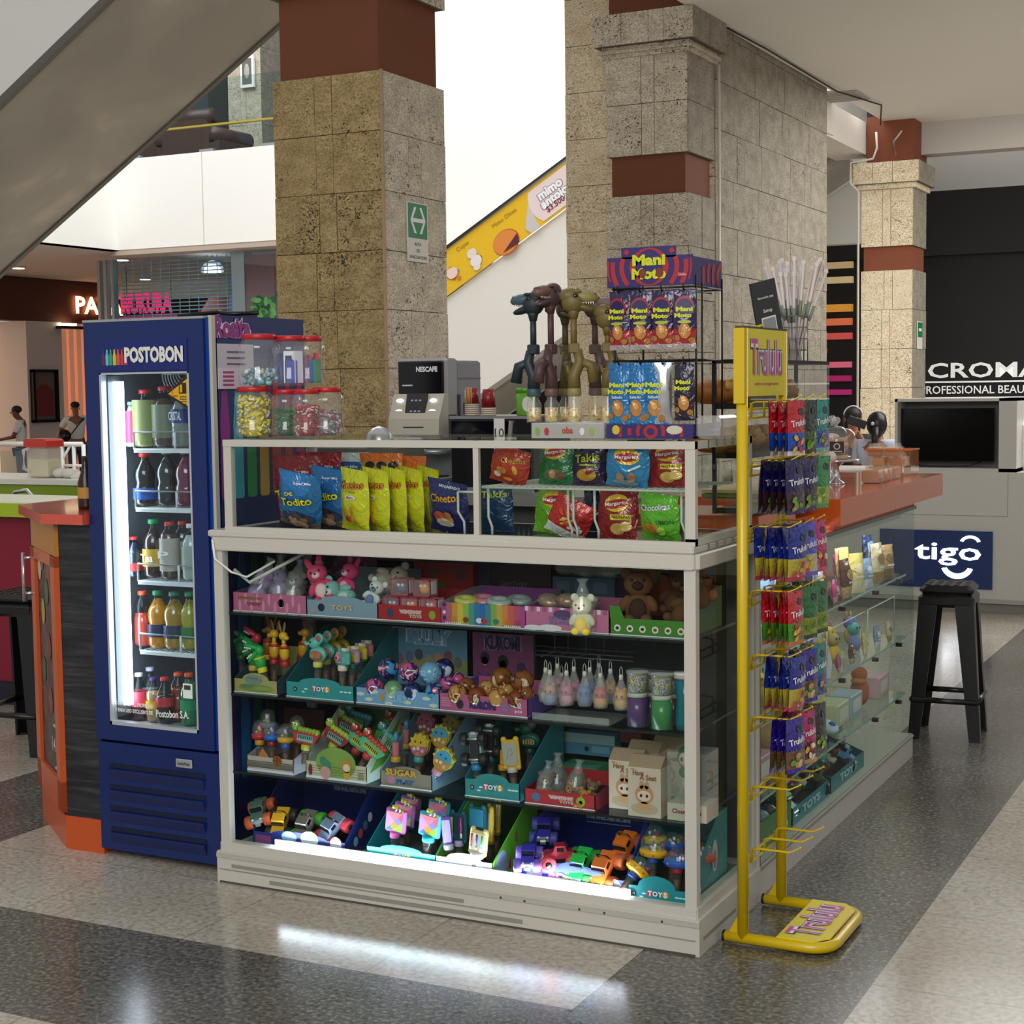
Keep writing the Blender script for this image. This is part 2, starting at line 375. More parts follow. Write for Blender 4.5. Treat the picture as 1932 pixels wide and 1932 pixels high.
b.tube([(qx1-.12,qy0+.02,Zq(250)),(qx1-.2,qy0+.02,Zq(270)),(qx1-.18,qy0+.02,Zq(296))],.01); struct('trim_6',b)
# ceiling over the hall on the right
CEIL=C('efebe5',.9)
b=MB(CEIL); b.box(-2.44,10,3,12.6,4.25,4.7); struct('ceiling',b)
b=MB(C('bfbab2',.9)); b.box(qx1,10,12.35,12.6,3.93,4.25); struct('beam_1',b)
b=MB(C('e6dfd8',.9)); b.box(-2.9,qx0+.05,yb+.4,yb+.75,3.95,4.25); b.box(qx0-.35,qx0+.03,yb+.4,12.3,3.93,4.25); struct('beam_2',b)
b=MB(C('2a2a2a',.6)); b.tube([(-2.40,7.2,4.235),(-2.36,8,4.225),(-2.38,9,4.235),(-2.36,yb,4.22),(-2.2,11,4.23),(qx0+.2,11.95,4.2)],.007,n=6)
put('cable','thin dark cable running along the ceiling edge above the long stone wall','cable',b)
b=MB(C('b8b4ae',.8)); p=W(1580,183,2,4.245); b.box(p.x-.25,p.x+.25,p.y-.25,p.y+.25,4.238,4.262)
for i in range(5): b.box(p.x-.22,p.x+.22,p.y-.2+i*.09,p.y-.17+i*.09,4.234,4.238)
put('ceiling_vent','square grey air vent set into the white ceiling','vent',b)
# --- escalators (all climb towards +x)
def slab(name,x0,x1,z0,slope,y0,y1,th,m_side,m_under,lip=.04):
    z1=z0+slope*(x1-x0); b=MB(m_side)
    b.plate([(x0,z0),(x1,z1),(x1,z1+th),(x0,z0+th)],y0,y1,m_side)
    b.plate([(x0,z0-.012),(x1,z1-.012),(x1,z1),(x0,z0)],y0+lip,y1-lip,m_under)
    for ya,yc in ((y0-.012,y0+lip),(y1-lip,y1+.012)):
        b.plate([(x0,z0-.035),(x1,z1-.035),(x1,z1+.03),(x0,z0+.03)],ya,yc,C('6d6862',.5,.2))
    return b
und,nt,bb,tc=nodes('stained_soffit')
n=noise(nt,tc,.9,3,.4); r=ramp(nt,n.outputs[0],[(.40,'a19c93'),(.60,'b2ada3'),(.66,'cabfb4')]); nt.links.new(r.outputs[0],bb.inputs['Base Color']); bb.inputs['Roughness'].default_value=.6
SIDE=C('f6f4ef',.6)
SL=.6
def seat(px,py,y):  # offset a so that z=a+SL*x passes the pixel on plane y
    p=W(px,py,1,y); return p.z-SL*p.x
Y1=4.95; a1=seat(100,95,Y1)
# find far edge so that the lower outline runs through (260,285)
lo,hi=Y1+.2,Y1+5
for _ in range(40):
    mid=(lo+hi)/2
    if seat(260,285,mid)<a1: lo=mid
    else: hi=mid
Y2=mid
x0=-11; x1=-1.2
b=slab('e',x0,x1,a1+SL*x0,SL,Y1,Y2,1.1,SIDE,und); struct('escalator_1',b)
# far escalator behind the atrium with banner
YB=12.2
a2=seat(905,750,YB); p=W(1067,394,1,YB)
th=W(950,482,1,YB).z-(a2+SL*W(950,482,1,YB).x)
x0,x1=-11.5,-3.0
b=MB(C('efece6',.6)); b.plate([(x0,a2+SL*x0),(x1,a2+SL*x1),(x1,a2+SL*x1+th),(x0,a2+SL*x0+th)],YB,YB+1.5)
for da,db in ((-.035,.03),): b.plate([(x0,a2+SL*x0+da),(x1,a2+SL*x1+da),(x1,a2+SL*x1+db),(x0,a2+SL*x0+db)],YB-.02,YB+.1,C('8d877f',.5))
b.plate([(x0,a2+SL*x0-.012),(x1,a2+SL*x1-.012),(x1,a2+SL*x1),(x0,a2+SL*x0)],YB+.1,YB+1.4,und)
struct('escalator_2',b)
# banner glued on its flank
b=MB(C('f2c41c',.5)); zb=lambda x:a2+SL*x
def bz(px,py): p=W(px,py,1,YB-.03); return (p.x,p.z)
q=[bz(820,575),bz(1085,378),bz(1085,292),bz(820,488)]
b.plate(q,YB-.03,YB-.005)
TH=math.atan(SL); cu,cv=Vector((math.cos(TH),0,math.sin(TH))),Vector((-math.sin(TH),0,math.cos(TH)))
def bp(px,py,o=.034): p=W(px,py,1,YB-o); return p
cc0=bp(1056,357); b.poly([tuple(cc0+cu*(.42*math.cos(a*PI/16))+cv*max(-.19,min(.19,.34*math.sin(a*PI/16)))) for a in range(32)],C('f2dfe0',.6))
b.text('mimo',bp(1037,356,.037),.1,C('ffffff',.6),cu,cv,bold=.05); b.text('antojo',bp(1047,373,.037),.1,C('ffffff',.6),cu,cv,bold=.05)
b.text('mimo',bp(1037,356,.0355),.104,C('9a86a6',.6),cu,cv,bold=.09); b.text('antojo',bp(1047,373,.0355),.104,C('9a86a6',.6),cu,cv,bold=.09)
b.text('$3.500',bp(1048,385,.037),.065,C('8d2a2a',.6),cu,cv)
b.text('Mimo Oblea',bp(951,411,.034),.05,C('a3791a',.6),cu,cv,bold=0); b.text('Copas',bp(873,465,.034),.05,C('a3791a',.6),cu,cv,bold=0)
b.disc(bp(954,457,.035),.17,.13,C('e88f3f',.6),cu,cv,18); b.disc(bp(955,457,.034),.18,.14,C('c2562b',.6),cu,cv,18)
p0=bp(978,440,.037); b.plate([(bp(975,440,.04).x,bp(975,440,.04).z),(bp(980,457,.04).x,bp(980,457,.04).z),(bp(950,476,.04).x,bp(950,476,.04).z)],YB-.04,YB-.036,C('5a2430',.6))
b.plate([(bp(x,y,.04).x,bp(x,y,.04).z) for x,y in ((996,385),(1018,428),(1002,440),(991,432))],YB-.04,YB-.032,C('d4d0ce',.6))
for x,y,r,c in ((890,478,.07,'ece4dc'),(898,492,.08,'f4eef0'),(888,472,.025,'b5202a'),(905,486,.03,'57304a'),(893,497,.03,'6b4a5e'),(900,503,.05,'efe9ea'),(853,515,.08,'f6d9cc'),(850,508,.03,'c2323a'),(862,512,.03,'4d63b0'),(856,523,.035,'cf3a3a'),(866,524,.03,'e07a3a'),(846,522,.025,'3e9a5a')):
    b.disc(bp(x,y,.038+r*.03),r,r*.8,C(c,.6),cu,cv,12)
b.plate([bz(820,486),bz(1085,288),bz(1085,283),bz(820,481)],YB-.05,YB+.02,C('2b2624',.4))
put('banner','yellow sloping dessert banner along the flank of the far escalator','banner',b)
# rear balcony walls of the atrium
b=MB(C('f2f2f0',.8)); b.box(-22,6,19.6,20,3.4,14); struct('wall_back',b)
xW=X(640,300,13.6); b=MB(C('f4f4f1',.8)); b.box(xW,-2.6,13.75,13.95,3.2,12); struct('wall_atrium',b)
b=MB(C('d9b27c',.8)); b.box(-9,-3.2,19.0,19.3,0,3.4); b.box(-9,-3.2,18.9,19.0,2.0,2.06,C('b5763a',.7)); struct('wall_orange',b)
# third escalator seen past the long wall
YC=13.6; a3=seat(1597,268,YC)
b=slab('e',-4.6,-1.0,a3-SL*4.6,SL,YC,YC+1.3,.9,C('5b5853',.6),und); struct('escalator_3',b)
# --- upper storey, left
YP=14.0
zt,zbm=Z(222,280,YP)+.9,0
A0=W(222,472,1,YP); A1=W(515,458,1,YP); T0=W(222,302,1,YP)
zlo=A0.z; zhi=T0.z
PW=C('f4f3ef',.7)
b=MB(PW); b.box(A0.x,xW,YP,YP+.25,zlo,zhi); struct('parapet_wall',b)
b=MB(PW); b.box(A0.x-.25,A0.x,5,YP+.25,zlo,zhi); struct('parapet_side',b)
b=MB(C('c9bdb8',.9)); b.box(-34,A0.x-.02,5,29,zlo+.0,zlo+.2); b.box(A0.x,xW,YP+.02,29,zlo-.02,zlo+.2); struct('ceiling_left',b)
b=MB(C('b9a99c',.7)); b.box(A0.x-.1,xW,YP-.03,YP+.3,zlo-.08,zlo-.02); struct('trim_7',b)
b=MB(C('c9c8c2',.6)); b.box(X(383,380,YP)-.006,X(383,380,YP)+.006,YP-.004,YP,zlo,zhi); struct('trim_8',b)
# glass balustrade on the parapet with brass handrail
b=MB(GL('e6f0f0',0,.8)); b.box(A0.x,xW,YP+.1,YP+.11,zhi,zhi+1.0)
k=MB(C('c9b24a',.3,.5)); k.box(A0.x,xW,YP+.06,YP+.14,zhi+.36,zhi+.385)
cl=[]
for px in (245,383,500): c=MB(CHROME); x=X(px,285,YP); c.box(x-.12,x+.12,YP+.07,YP+.14,zhi,zhi+.05); cl.append(('clamp',c))
put('balustrade','glass balustrade with brass handrail on the upper balcony edge','railing',[('glass_pane',b),('handrail',k)]+cl)
b=MB(C('6a6660',.6)); b.box(A0.x-2.6,xW,YP+.25,18.4,zhi-.25,zhi-.1); struct('floor_upstairs',b)
# leather sofas and clad pier on the upper floor
LEA=C('4a2f28',.35)
def sofa(w):
    s=MB(LEA); s.box(-w/2,w/2,0,.9,.05,.42,bev=.04)
    t=MB(LEA); t.box(-w/2,w/2,-.05,.22,.1,.95,bev=.08); t.tube([(-w/2,.08,.93),(w/2,.08,.93)],.13,n=12)
    u=MB(LEA); v=MB(LEA)
    for q,sx in ((u,-1),(v,1)): q.box(sx*w/2-.12,sx*w/2+.12,0,.9,.08,.62,bev=.05); q.tube([(sx*w/2,0,.66),(sx*w/2,.92,.66)],.13,n=12)
    return [('seat',s),('backrest',t),('armrest',u),('armrest',v)]
p=W(400,250,1,16); put('sofa','brown leather sofa behind the upper balcony glass','sofa',sofa(.95),(p.x-.05,15.4,zhi-.15),0)
p=W(305,262,1,16); put('sofa','brown leather armchair behind the balcony glass at the foot of the escalator','sofa',sofa(.7),(p.x-.3,15.9,zhi-.15),0)
b=MB(); x=X(462,200,17); clad(b,x-.32,x+.32,17,17.6,zhi-.3,zhi+4.5,GRY,GRD,.6,seed=31); struct('column_4',b)
b=MB(C('1c2723',.6)); x=X(425,170,17.3); b.box(x-.35,x+.4,17.3,17.4,zhi-.3,zhi+3.5); struct('door_1',b)
b=MB(C('ffffff',.5)); x=X(467,132,16.95); z=Z(467,135,16.95); b.box(x-.13,x+.13,16.93,16.97,z-.25,z+.25)
k=MB(C('6f6f6b',.5)); k.box(x-.09,x+.09,16.925,16.93,z-.2,z+.2); k.ell((x,16.925,z),(.05,.01,.12),C('b9b6ae',.5))
put('picture_frame','small white framed photograph on the grey pier upstairs','picture',[('frame',b),('print',k)])
b=MB(C('3a4a58',.4)); b.box(-16.5,-8,18.6,18.7,zhi-.3,zhi+4.5)
for i in range(9):
    x=-15.5+i*.75; b.box(x,x+.35,18.5,18.6,zhi+.2+.3*(i%3),zhi+1.2+.2*(i%4),C(['8fc3d6','c9d8dd','5a6b72','9db8c2'][i%4],.5,e=.6))
struct('wall_upstairs',b)
b=MB(C('c7cf2c',.5,e=.5)); p=W(500,103,1,18.4); b.box(p.x-.45,p.x+.5,18.44,18.62,p.z-.2,p.z+.2)
put('shop_sign','lime green shop sign lit up behind the upper balcony','sign',b)
for i,z in enumerate((-.75,-1.05,-1.9)):
    b=MB(C('b9dcf2',.5,e=1.5)); b.box(p.x-.4,p.x+.5,18.44,18.62,p.z+z,p.z+z+.06); put('strip_light',['upper','middle','lower'][i]+' pale blue strip light on the shop wall upstairs','light',b)
# --- shop behind the roller grille (ground floor, under the parapet)
zc=zlo-.1
b=MB(C('26303a',.6)); b.box(-18.6,-6,23,23.2,0,zlo); struct('wall_shop',b)
xg0,xg1=X(190,520,YP+.4),X(434,520,YP+.4)
fr=MB(C('a9aeb0',.35,.6))
for px in (190,202,216): x=X(px,520,YP+.35); fr.box(x-.03,x+.02,YP+.3,YP+.4,0,zc)
x=xg1+.1; fr.box(x,x+.22,YP+.3,YP+.5,0,zc); struct('door_2',fr)
gr=MB(C('d4d8dc',.4,.2))
z=1.0
while z<zc: gr.tube([(xg0+.35,YP+.45,z),(xg1,YP+.45,z)],.009,n=4); z+=.055
x=xg0+.4; i=0
while x<xg1:
    gr.box(x-.004,x+.004,YP+.445,YP+.455,1,zc); x+=.17
put('roller_grille','lowered silver roller grille across the dark shop front','grille',gr)
b=MB(GL('dfeef5',0,.9)); b.box(xg0+.3,A1.x+1,YP+.3,YP+.308,0,zc); struct('window_1',b)
b=MB(C('e8f1f6',.5,e=6)); b2=MB(GL('ffffff',.25,.8)); p=W(401,512,1,15.2)
b2.lathe([(.17,-.02),(.165,.05),(.12,.12),(.02,.165)],(p.x,p.y,p.z),20); b.lathe([(.13,-.015),(.12,.05),(.05,.1)],(p.x,p.y,p.z),16)
k=MB(C('333333',.5)); k.tube([(p.x,p.y,p.z+.16),(p.x,p.y,zlo-.005)],.006,n=5)
put('pendant_lamp','bright white dome pendant lamp behind the shop glass','lamp',[('lamp_shade',b2),('bulb',b),('cord',k)])
b=MB(C('e0215a',.5,e=1.6)); p=W(262,573,1,16.2)
b.text('MUKURA',(p.x+.15,16.2,p.z),.33,w=1.05,bold=.06)
k=MB(C('b34a8a',.5,e=.5)); k.box(p.x-.55,p.x+.8,16.25,16.3,p.z-.33,p.z-.2)
c=MB(BLACK); c.tube([(p.x-.3,16.27,p.z-.2),(p.x-.3,16.27,zlo-.005)],.006,n=5); d=MB(BLACK); d.tube([(p.x+.6,16.27,p.z-.2),(p.x+.6,16.27,zlo-.005)],.006,n=5)
put('neon_reflection','pink red neon reflection built as lettering behind the roller grille','sign',[('lettering',b),('backing',k),('wire',c),('wire',d)])  # a reflection, modelled as glowing lettering on added backing and wires
for i,(px,py) in enumerate(((35,507),(231,492),(274,528))):
    p=W(px,py,2,zlo-.03)
    b=MB(C('fff6e0',.5,e=9)); b.lathe([(.09,0),(.09,.02)],tuple(p),16)
    k=MB(C('dddddd',.4)); k.lathe([(.12,.0),(.12,.02)],(p.x,p.y,p.z+.008),16)
    put('downlight',['round downlight in the white ceiling left of the shutter','upper of two downlights glowing behind the roller grille','lower of two downlights glowing behind the roller grille'][i],'light',[('lens',b),('rim',k)])
# mirrored pillar strip and plant picture to the right of the grille
b=MB(C('a9c4dc',.5)); x=X(447,540,YP+.6); b.box(x-.11,x+.2,YP+.55,YP+.6,0,zc-.3); struct('trim_9',b)
PL=MB(C('b9736a',.6)); p0,p1=X(463,560,YP+.35),X(520,560,YP+.35); PL.box(p0,p1,YP+.33,YP+.36,.8,zc-.05)
for i in range(60):
    r=random.Random(i); x=r.uniform(p0+.15,p1); z=Z(490,580,YP)+r.uniform(-.3,.15); PL.disc((x,YP+.325-i*.0002,z),.07,.04,C(r.choice(['3f7a34','8fc04a','2c5a2a','a8d060']),.5),n=7,rot=r.uniform(0,3))
put('poster','tall poster of green leaves on a pinkish wall beside the shop glass','poster',PL)
# --- corridor shops far left (their fronts face +x)
XS=-18.9
def wx(px,py,o=0): return W(px,py,0,XS+o)
zf0,zf1=wx(90,607).z,wx(90,526).z; ymn,ymx=6,28
b=MB(C('5a2a1f',.6)); b.box(XS-.3,XS,ymn,ymx,zf0,zf1); b.box(XS-.2,XS+.04,ymn,ymx,zf1-.02,zf1+.2,C('15110f',.6)); struct('fascia',b)
b=MB(C('f6cfae',.7,e=.8)); b.box(XS-.8,XS-.7,ymn,ymx,0,zf0); struct('wall_left',b)  # glow added to the peach surface, standing in for a lit shop window
p=wx(165,576,.05)
b=MB(C('ffb27a',.5,e=5)); b.text('PATA',(XS+.05,wx(146,576).y+.55,p.z),.32,u=(0,1,0),w=1.3,bold=.03)
put('shop_lettering','glowing orange shop letters on the dark red fascia','sign',b)
ya_,yb_1=wx(50,700).y,wx(117,700).y
b=MB(C('d6d0d0',.7)); b.box(XS-.7,XS+.02,ya_,yb_1,0,zf0); struct('pillar_left',b)
y0_,y1_,z0,z1=wx(64,750,.1).y,wx(112,750,.1).y,wx(88,797,.1).z,wx(88,697,.1).z; xf=XS+.02
fr=MB(BLACK)
for a in ((y0_,y0_+.06,z0,z1),(y1_-.06,y1_,z0,z1),(y0_,y1_,z0,z0+.05),(y0_,y1_,z1-.05,z1)): fr.box(xf,xf+.08,a[0],a[1],a[2],a[3])
pr=MB(C('6a6462',.4)); pr.box(xf,xf+.03,y0_+.05,y1_-.05,z0+.04,z1-.04)
ym=(y0_+y1_)/2; hh_=(z1-z0); pr.ell((xf+.03,ym,z0+hh_*.80),(.01,.07,.07),C('7a5a4a',.6)); pr.plate([(ym-.2,z0+hh_*.12),(ym+.2,z0+hh_*.12),(ym+.22,z0+hh_*.6),(ym+.06,z0+hh_*.72),(ym-.06,z0+hh_*.72),(ym-.22,z0+hh_*.6)],xf+.03,xf+.036,C('7a2e34',.6),'x')
put('framed_poster','black framed poster of a person in a dark red shirt on the pillar','poster',[('frame',fr),('print',pr)])
b=MB(C('e8a884',.7,e=.25))
for i in range(5): y=wx(128+i*14,700).y; b.box(XS-.5,XS-.3,y,y+.12,0,zf0)
struct('trim_10',b)
b=MB(C('fff0c0',.5,e=5)); p=wx(130,614,.1); b.box(p.x-.05,p.x+.05,p.y-.2,p.y+.15,zf0-.06,zf0-.02); k=MB(BLACK); k.box(XS,XS+.2,p.y-.25,p.y+3,zf0-.12,zf0-.07)
put('track_light','small warm track light above the peach shop window','light',[('lens',b),('rail',k)])
# raised walkway with railing
rl=MB(C('e9e9e6',.35)); YR=13.0
zr=Z(100,838,YR)
rl.tube([(-18.5,YR,zr),(X(155,832,YR),YR,zr)],.035)
ps=[]
for px in (-30,118,140,158):
    x=X(px,860,YR); k=MB(C('e9e9e6',.35)); k.tube([(x,YR,.0),(x,YR,zr)],.03); ps.append(('post',k))
k=MB(C('e9e9e6',.35)); xx=X(128,860,YR); k.tube([(xx-.2,YR,zr-.35),(xx+.05,YR,zr-.02)],.02); k.tube([(xx-.1,YR,zr-.3),(X(158,862,YR),YR,zr-.3)],.02)
gp=MB(GL('e8f4f2',0,.9)); gp.box(-18.5,X(118,860,YR),YR-.005,YR+.005,.1,zr-.1)
put('railing','white tube railing with glass panels along the corridor','railing',[('handrail',rl),('glass_pane',gp),('crossbar',k)]+ps)
# --- right hand background: black beauty shop
YD=16.0
zk=Z(1850,355,YD)
b=MB(C('e9e6e0',.8)); b.box(-7,6,YD+.4,YD+.6,0,9); struct('wall_right_back',b)
b=MB(C('1b1a1b',.7)); b.box(-6.5,6,YD,YD+.4,Z(1850,478,YD),zk); b.box(-6.5,6,YD+.1,YD+.4,0,Z(1850,478,YD),C('0c0c0d',.6)); struct('shop_front',b)
xx=X(1740,700,YD-.02)
b=MB(C('e6e6e2',.5,e=.35))
b.text('MICROMANIA',(X(1742,698,YD)-.34+1.2,YD+.06,Z(1840,698,YD)),.19,w=2.4,bold=.02)
b.box(X(1740,720,YD),6,YD+.05,YD+.06,Z(1840,720,YD)-.01,Z(1840,720,YD)+.01); b.box(X(1740,750,YD),6,YD+.05,YD+.06,Z(1840,750,YD)-.008,Z(1840,750,YD)+.008)
b.text('PROFESSIONAL BEAUTY',(X(1740,735,YD)+.68,YD+.06,Z(1840,735,YD)),.10,w=1.42,bold=.01)
put('shop_lettering','large white shop lettering on the black shop front','sign',b)
for i,(y,h,c,xe) in enumerate(((500,12,'d8bd8a',1607),(528,12,'dfc893',1607),(581,14,'eba23c',1606),(607,13,'ee7a4d',1605),(634,12,'e05a55',1605),(661,9,'d9405a',1557),(688,11,'e8718a',1604),(714,11,'b81e6b',1604),(740,10,'c02670',1604))):
    b=MB(C(c,.5,e=.25)); b.box(X(1530,y,YD),X(xe,y,YD),YD+.02,YD+.1,Z(1580,y+h/2,YD),Z(1580,y-h/2,YD))
    put('colour_bar',['pale sand','light straw','amber yellow','orange','coral red','short rose','pink','magenta','lowest dark magenta'][i]+' coloured bar on the black shop wall','colour bar',b,group='coloured bars on the black shop wall')
# ================================================================ KIOSK FURNITURE
HW=1.67
# --- main display case
CW=C('c4c0b6',.38); CWD=C('8e8a80',.6)
f=MB(CW)
for x in (-HW,-.035):
    f.box(x,x+.035,0,.03,.10,1.12); f.box(x,x+.035,.515,.545,.10,1.12)
f.box(-HW,0,-.012,.035,1.105,1.15,bev=.004); f.box(-HW,0,.51,.545,1.11,1.15); f.box(-HW,-HW+.035,0,.54,1.11,1.15); f.box(-.04,.012,0,.55,1.105,1.15,bev=.004)
f.box(-HW,0,-.004,.035,.105,.135); f.box(-.035,.004,0,.545,.105,.135)
pl=MB(CW); pl.box(-HW-.01,.012,-.012,.545,0,.105)
pl.box(-HW-.01,.013,-.016,-.012,.085,.1,C('b3afa6',.5)); pl.box(-HW+.05,-.75,-.0145,-.012,.055,.066,CWD); pl.box(-HW+.2,-.55,-.0145,-.012,.018,.03,CWD); pl.box(-HW,0,-.014,-.012,.044,.047,CWD); pl.box(-HW,0,-.014,-.012,.0,.006,C('4a4640',.8))
for x in (-.62,-.54,-.36,-.28,-.1): pl.disc((x,-.0165,.09),.004,.004,C('3a3833',.7),n=8)
pl.box(.0125,.0135,.02,.3,.04,.05,CWD)
gl=MB(GLASS)
gl.box(-HW+.03,-.03,.008,.013,.13,1.11); gr_=MB(GLASS); gr_.box(-.012,-.007,.03,.515,.13,1.11); gb=MB(GLASS); gb.box(-HW+.012,-HW+.016,.03,.515,.13,1.11)
bk=MB(C('23262c',.5)); bk.box(-HW+.03,-.03,.535,.545,.13,1.11); bk.box(-.8,-.76,.52,.535,.13,1.11,C('7a766e',.4)); bk.box(-HW+.03,-.03,.525,.54,1.03,1.11,C('9b978d',.6))  # added dark sheet; its colour stands for the dimness behind the case
shg=GL('eef8f4',0,.7)
def shelf(z): 
    m=MB(shg); m.box(-HW+.03,-.03,.03,.52,z-.007,z); m.box(-HW+.03,-.03,.027,.03,z-.008,z,C('0c1412',.2)); return m
bs=MB(C('8b8880',.5)); bs.box(-HW+.02,-.02,.02,.53,.105,.112)
lt=MB(C('e6efff',.5,e=95)); xl0,xl1=X(525,1600,.03),X(1178,1698,.03); lt.box(xl0,xl1,.024,.040,.128,.150); 
lh=MB(C('dfe2e6',.4)); lh.box(xl0-.02,xl1+.015,.04,.048,.124,.152)
dk=MB(CW); dk.box(-HW-.012,.0,-.014,.55,1.15,1.172,bev=.004)
br=MB(CW); br.tube([(-HW+.06,.03,1.04),(-HW+.12,.03,1.0),(-HW+.3,.1,1.10)],.006); 
br2=MB(C('e9e7df',.4)); br2.tube([(-HW+.01,-.016,1.14),(-HW+.02,-.02,1.08),(-HW+.07,-.0,1.035),(-HW+.12,.015,1.02),(-HW+.2,.06,1.07)],.004,n=6)
SP=[('frame',f),('plinth',pl),('front_glass',gl),('side_glass',gr_),('side_glass',gb),('back_panel',bk),('top_deck',dk),('floor_panel',bs),('light_tube',lt,'lit white tube along the front sill',[('lamp_housing',lh)]),('bracket',br),('cord',br2)]
for z in (.90,.63,.37): SP.append(('shelf',shelf(z)))
put('display_case','long white framed glass display case full of toys at the front','display case',SP)
# --- upper glass tier
f=MB(CW); x0=-1.62; x1=-.0; D=.5; zt=1.466; zb=1.172
for x in (x0,x1-.03): f.box(x,x+.03,0,.022,zb,zt); f.box(x,x+.03,D-.02,D,zb,zt)
f.box(x0,x1,-.002,.022,zt-.022,zt); f.box(x1-.022,x1,0,D,zt-.022,zt); f.box(x0,x0+.022,0,D,zt-.022,zt)
f.box(x0,x1,-.002,.02,zb,zb+.012); f.box(x1-.03,x1,0,D,zb,zb+.02)
xm=X(898,930,0); f.box(xm-.009,xm+.009,0,.015,zb,zt)
for yy in (.1,.17,.24,.31,.38): f.box(x1,x1+.002,yy,yy+.012,zt-.024,zt+.002,C('8d9298',.3,.6)); f.box(x1,x1+.002,yy,yy+.012,1.13,1.172,C('8d9298',.3,.6))
g=MB(GLASS); g.box(x0+.02,x1-.02,.006,.010,zb+.01,zt-.02); g2=MB(GLASS); g2.box(x1-.012,x1-.008,.02,D-.02,zb+.01,zt-.02); g3=MB(GLASS); g3.box(x0+.008,x0+.012,.02,D-.02,zb+.01,zt-.02)
g4=MB(GLASS); g4.box(x0+.01,x1-.01,.01,D,zt-.003,zt+.003); dk=MB(C('1c2024',.08)); dk.box(x0+.02,x1-.02,.02,D-.01,zb-.0,zb+.004)
ww=MB(C('c9c6bc',.4)); zs=1.325; xw0=xm+.01; xw1=x1-.035
for yy in (.02,.24,.42): ww.tube([(xw0,yy,zs),(xw1,yy,zs)],.0035,n=6)
x=xw0
while x<xw1: ww.tube([(x,.02,zs+.003),(x,.42,zs+.003)],.0018,n=4); x+=.022
for px in (925,1075,1085,1125,1420): 
    x=X(px,1000,.06) if px<1400 else x1-.06
    ww.tube([(x,.05,zs),(x,.05,zs-.09),(x+.012,.05,zs-.12),(x+.012,.05,zb+.005)],.004,n=6)
xx=X(870,960,.03); ww.tube([(xx-.01,.03,1.31),(xx-.01,.03,1.25),(xx+.01,.03,1.22),(xx+.012,.03,zb+.005)],.004,n=6); ww.tube([(xx-.01,.03,1.31),(xm,.03,1.31)],.004,n=6)
put('glass_tier','low white framed glass tier of crisps on top of the display case','glass tier',[('frame',f),('front_glass',g),('side_glass',g2),('side_glass',g3),('top_glass',g4),('mirror_base',dk),('wire_shelf',ww)])
# --- drinks cooler
FX0,FX1=-2.235,-1.715; FY=.05; FYB=.62
BL=C('07225f',.32); BLD=C('071d55',.4); INT=C('aeb4bb',.45)
body=MB(BL); body.box(FX0+.01,FX0+.04,FY+.05,FYB,.03,1.86); body.box(FX1-.035,FX1-.004,FY+.05,FYB,.03,1.875); body.box(FX0+.01,FX1-.004,FYB-.03,FYB,.03,1.86); body.box(FX0+.01,FX1-.004,FY+.05,FYB,1.8,1.865); body.box(FX0+.01,FX1-.004,FY+.05,FYB,.03,.44)
inn=MB(INT); zi0,zi1=.46,1.78; xa,xb=FX0+.045,FX1-.04
inn.box(xa,xa+.005,FY+.06,FYB-.04,zi0,zi1,C('5c636b',.5)); inn.box(xb-.005,xb,FY+.06,FYB-.04,zi0,zi1); inn.box(xa,xb,FYB-.045,FYB-.035,zi0,zi1); inn.box(xa,xb,FY+.06,FYB-.04,zi1-.005,zi1); inn.box(xa,xb,FY+.06,FYB-.04,zi0,zi0+.006)
inn.box(xa+.15,xb-.0,.35,FYB-.05,zi1-.14,zi1)
fan=MB(C('e3e6e9',.4)); fc=(X(345,705,.34),.34,Z(345,705,.34))
for r in [.02+i*.012 for i in range(7)]: fan.tube([(fc[0]+r*math.cos(a*PI/12),fc[1],fc[2]+r*math.sin(a*PI/12)) for a in range(24)],.0028,n=4,closed=True)
fan.tube([(fc[0]-.09,.34,fc[2]),(fc[0]+.09,.34,fc[2])],.003,n=4)
dr=MB(BL); gx0,gx1,gz0,gz1=FX0+.062,FX1-.075,.475,1.69
for a in ((FX0,gx0,.42,1.865),(gx1,FX1-.012,.42,1.865),(gx0,gx1,.42,gz0),(gx0,gx1,gz1,1.865)): dr.box(a[0],a[1],FY,FY+.045,a[2],a[3])
dr.plate([(FX1-.012,0),(FX1,.012),(FX1,.05),(FX1-.012,.05)],.42,1.865,BL,'z') if False else dr.box(FX1-.012,FX1,FY+.012,FY+.05,.42,1.865,C('0e3a8f',.3))
dr.box(FX0-.002,FX1-.01,FY-.002,FY+.05,1.862,1.870,C('9a9c9a',.5))
hd=MB(C('08206a',.3)); hd.box(gx0+.002,gx1-.002,FY-.003,FY+.0,gz1+.005,1.80)
bx=X(192,680,FY-.006)
for i,c in enumerate(('5a2a55','5fb8cf','2fa35a','e0b13a','d2573a','c9364a','c43a76')):
    x=bx+i*.0162; zb0,zt0=1.715,1.768
    hd.plate([(x,zb0),(x+.012,zb0),(x+.0125,zb0+.03),(x+.009,zb0+.042),(x+.0085,zt0),(x+.0035,zt0),(x+.003,zb0+.042),(x-.0005,zb0+.03)],FY-.0055,FY-.003,C(c,.5))
hd.text('POSTOBON',(X(291,663,FY),FY-.006,1.748),.054,C('dcdcd4',.5),w=.247,bold=.05)
gk=MB(C('c3c9cf',.3,.4))
for a in ((gx0,gx0+.008,gz0,gz1),(gx1-.008,gx1,gz0,gz1),(gx0,gx1,gz0,gz0+.012),(gx0,gx1,gz1-.006,gz1)): gk.box(a[0],a[1],FY+.001,FY+.03,a[2],a[3])
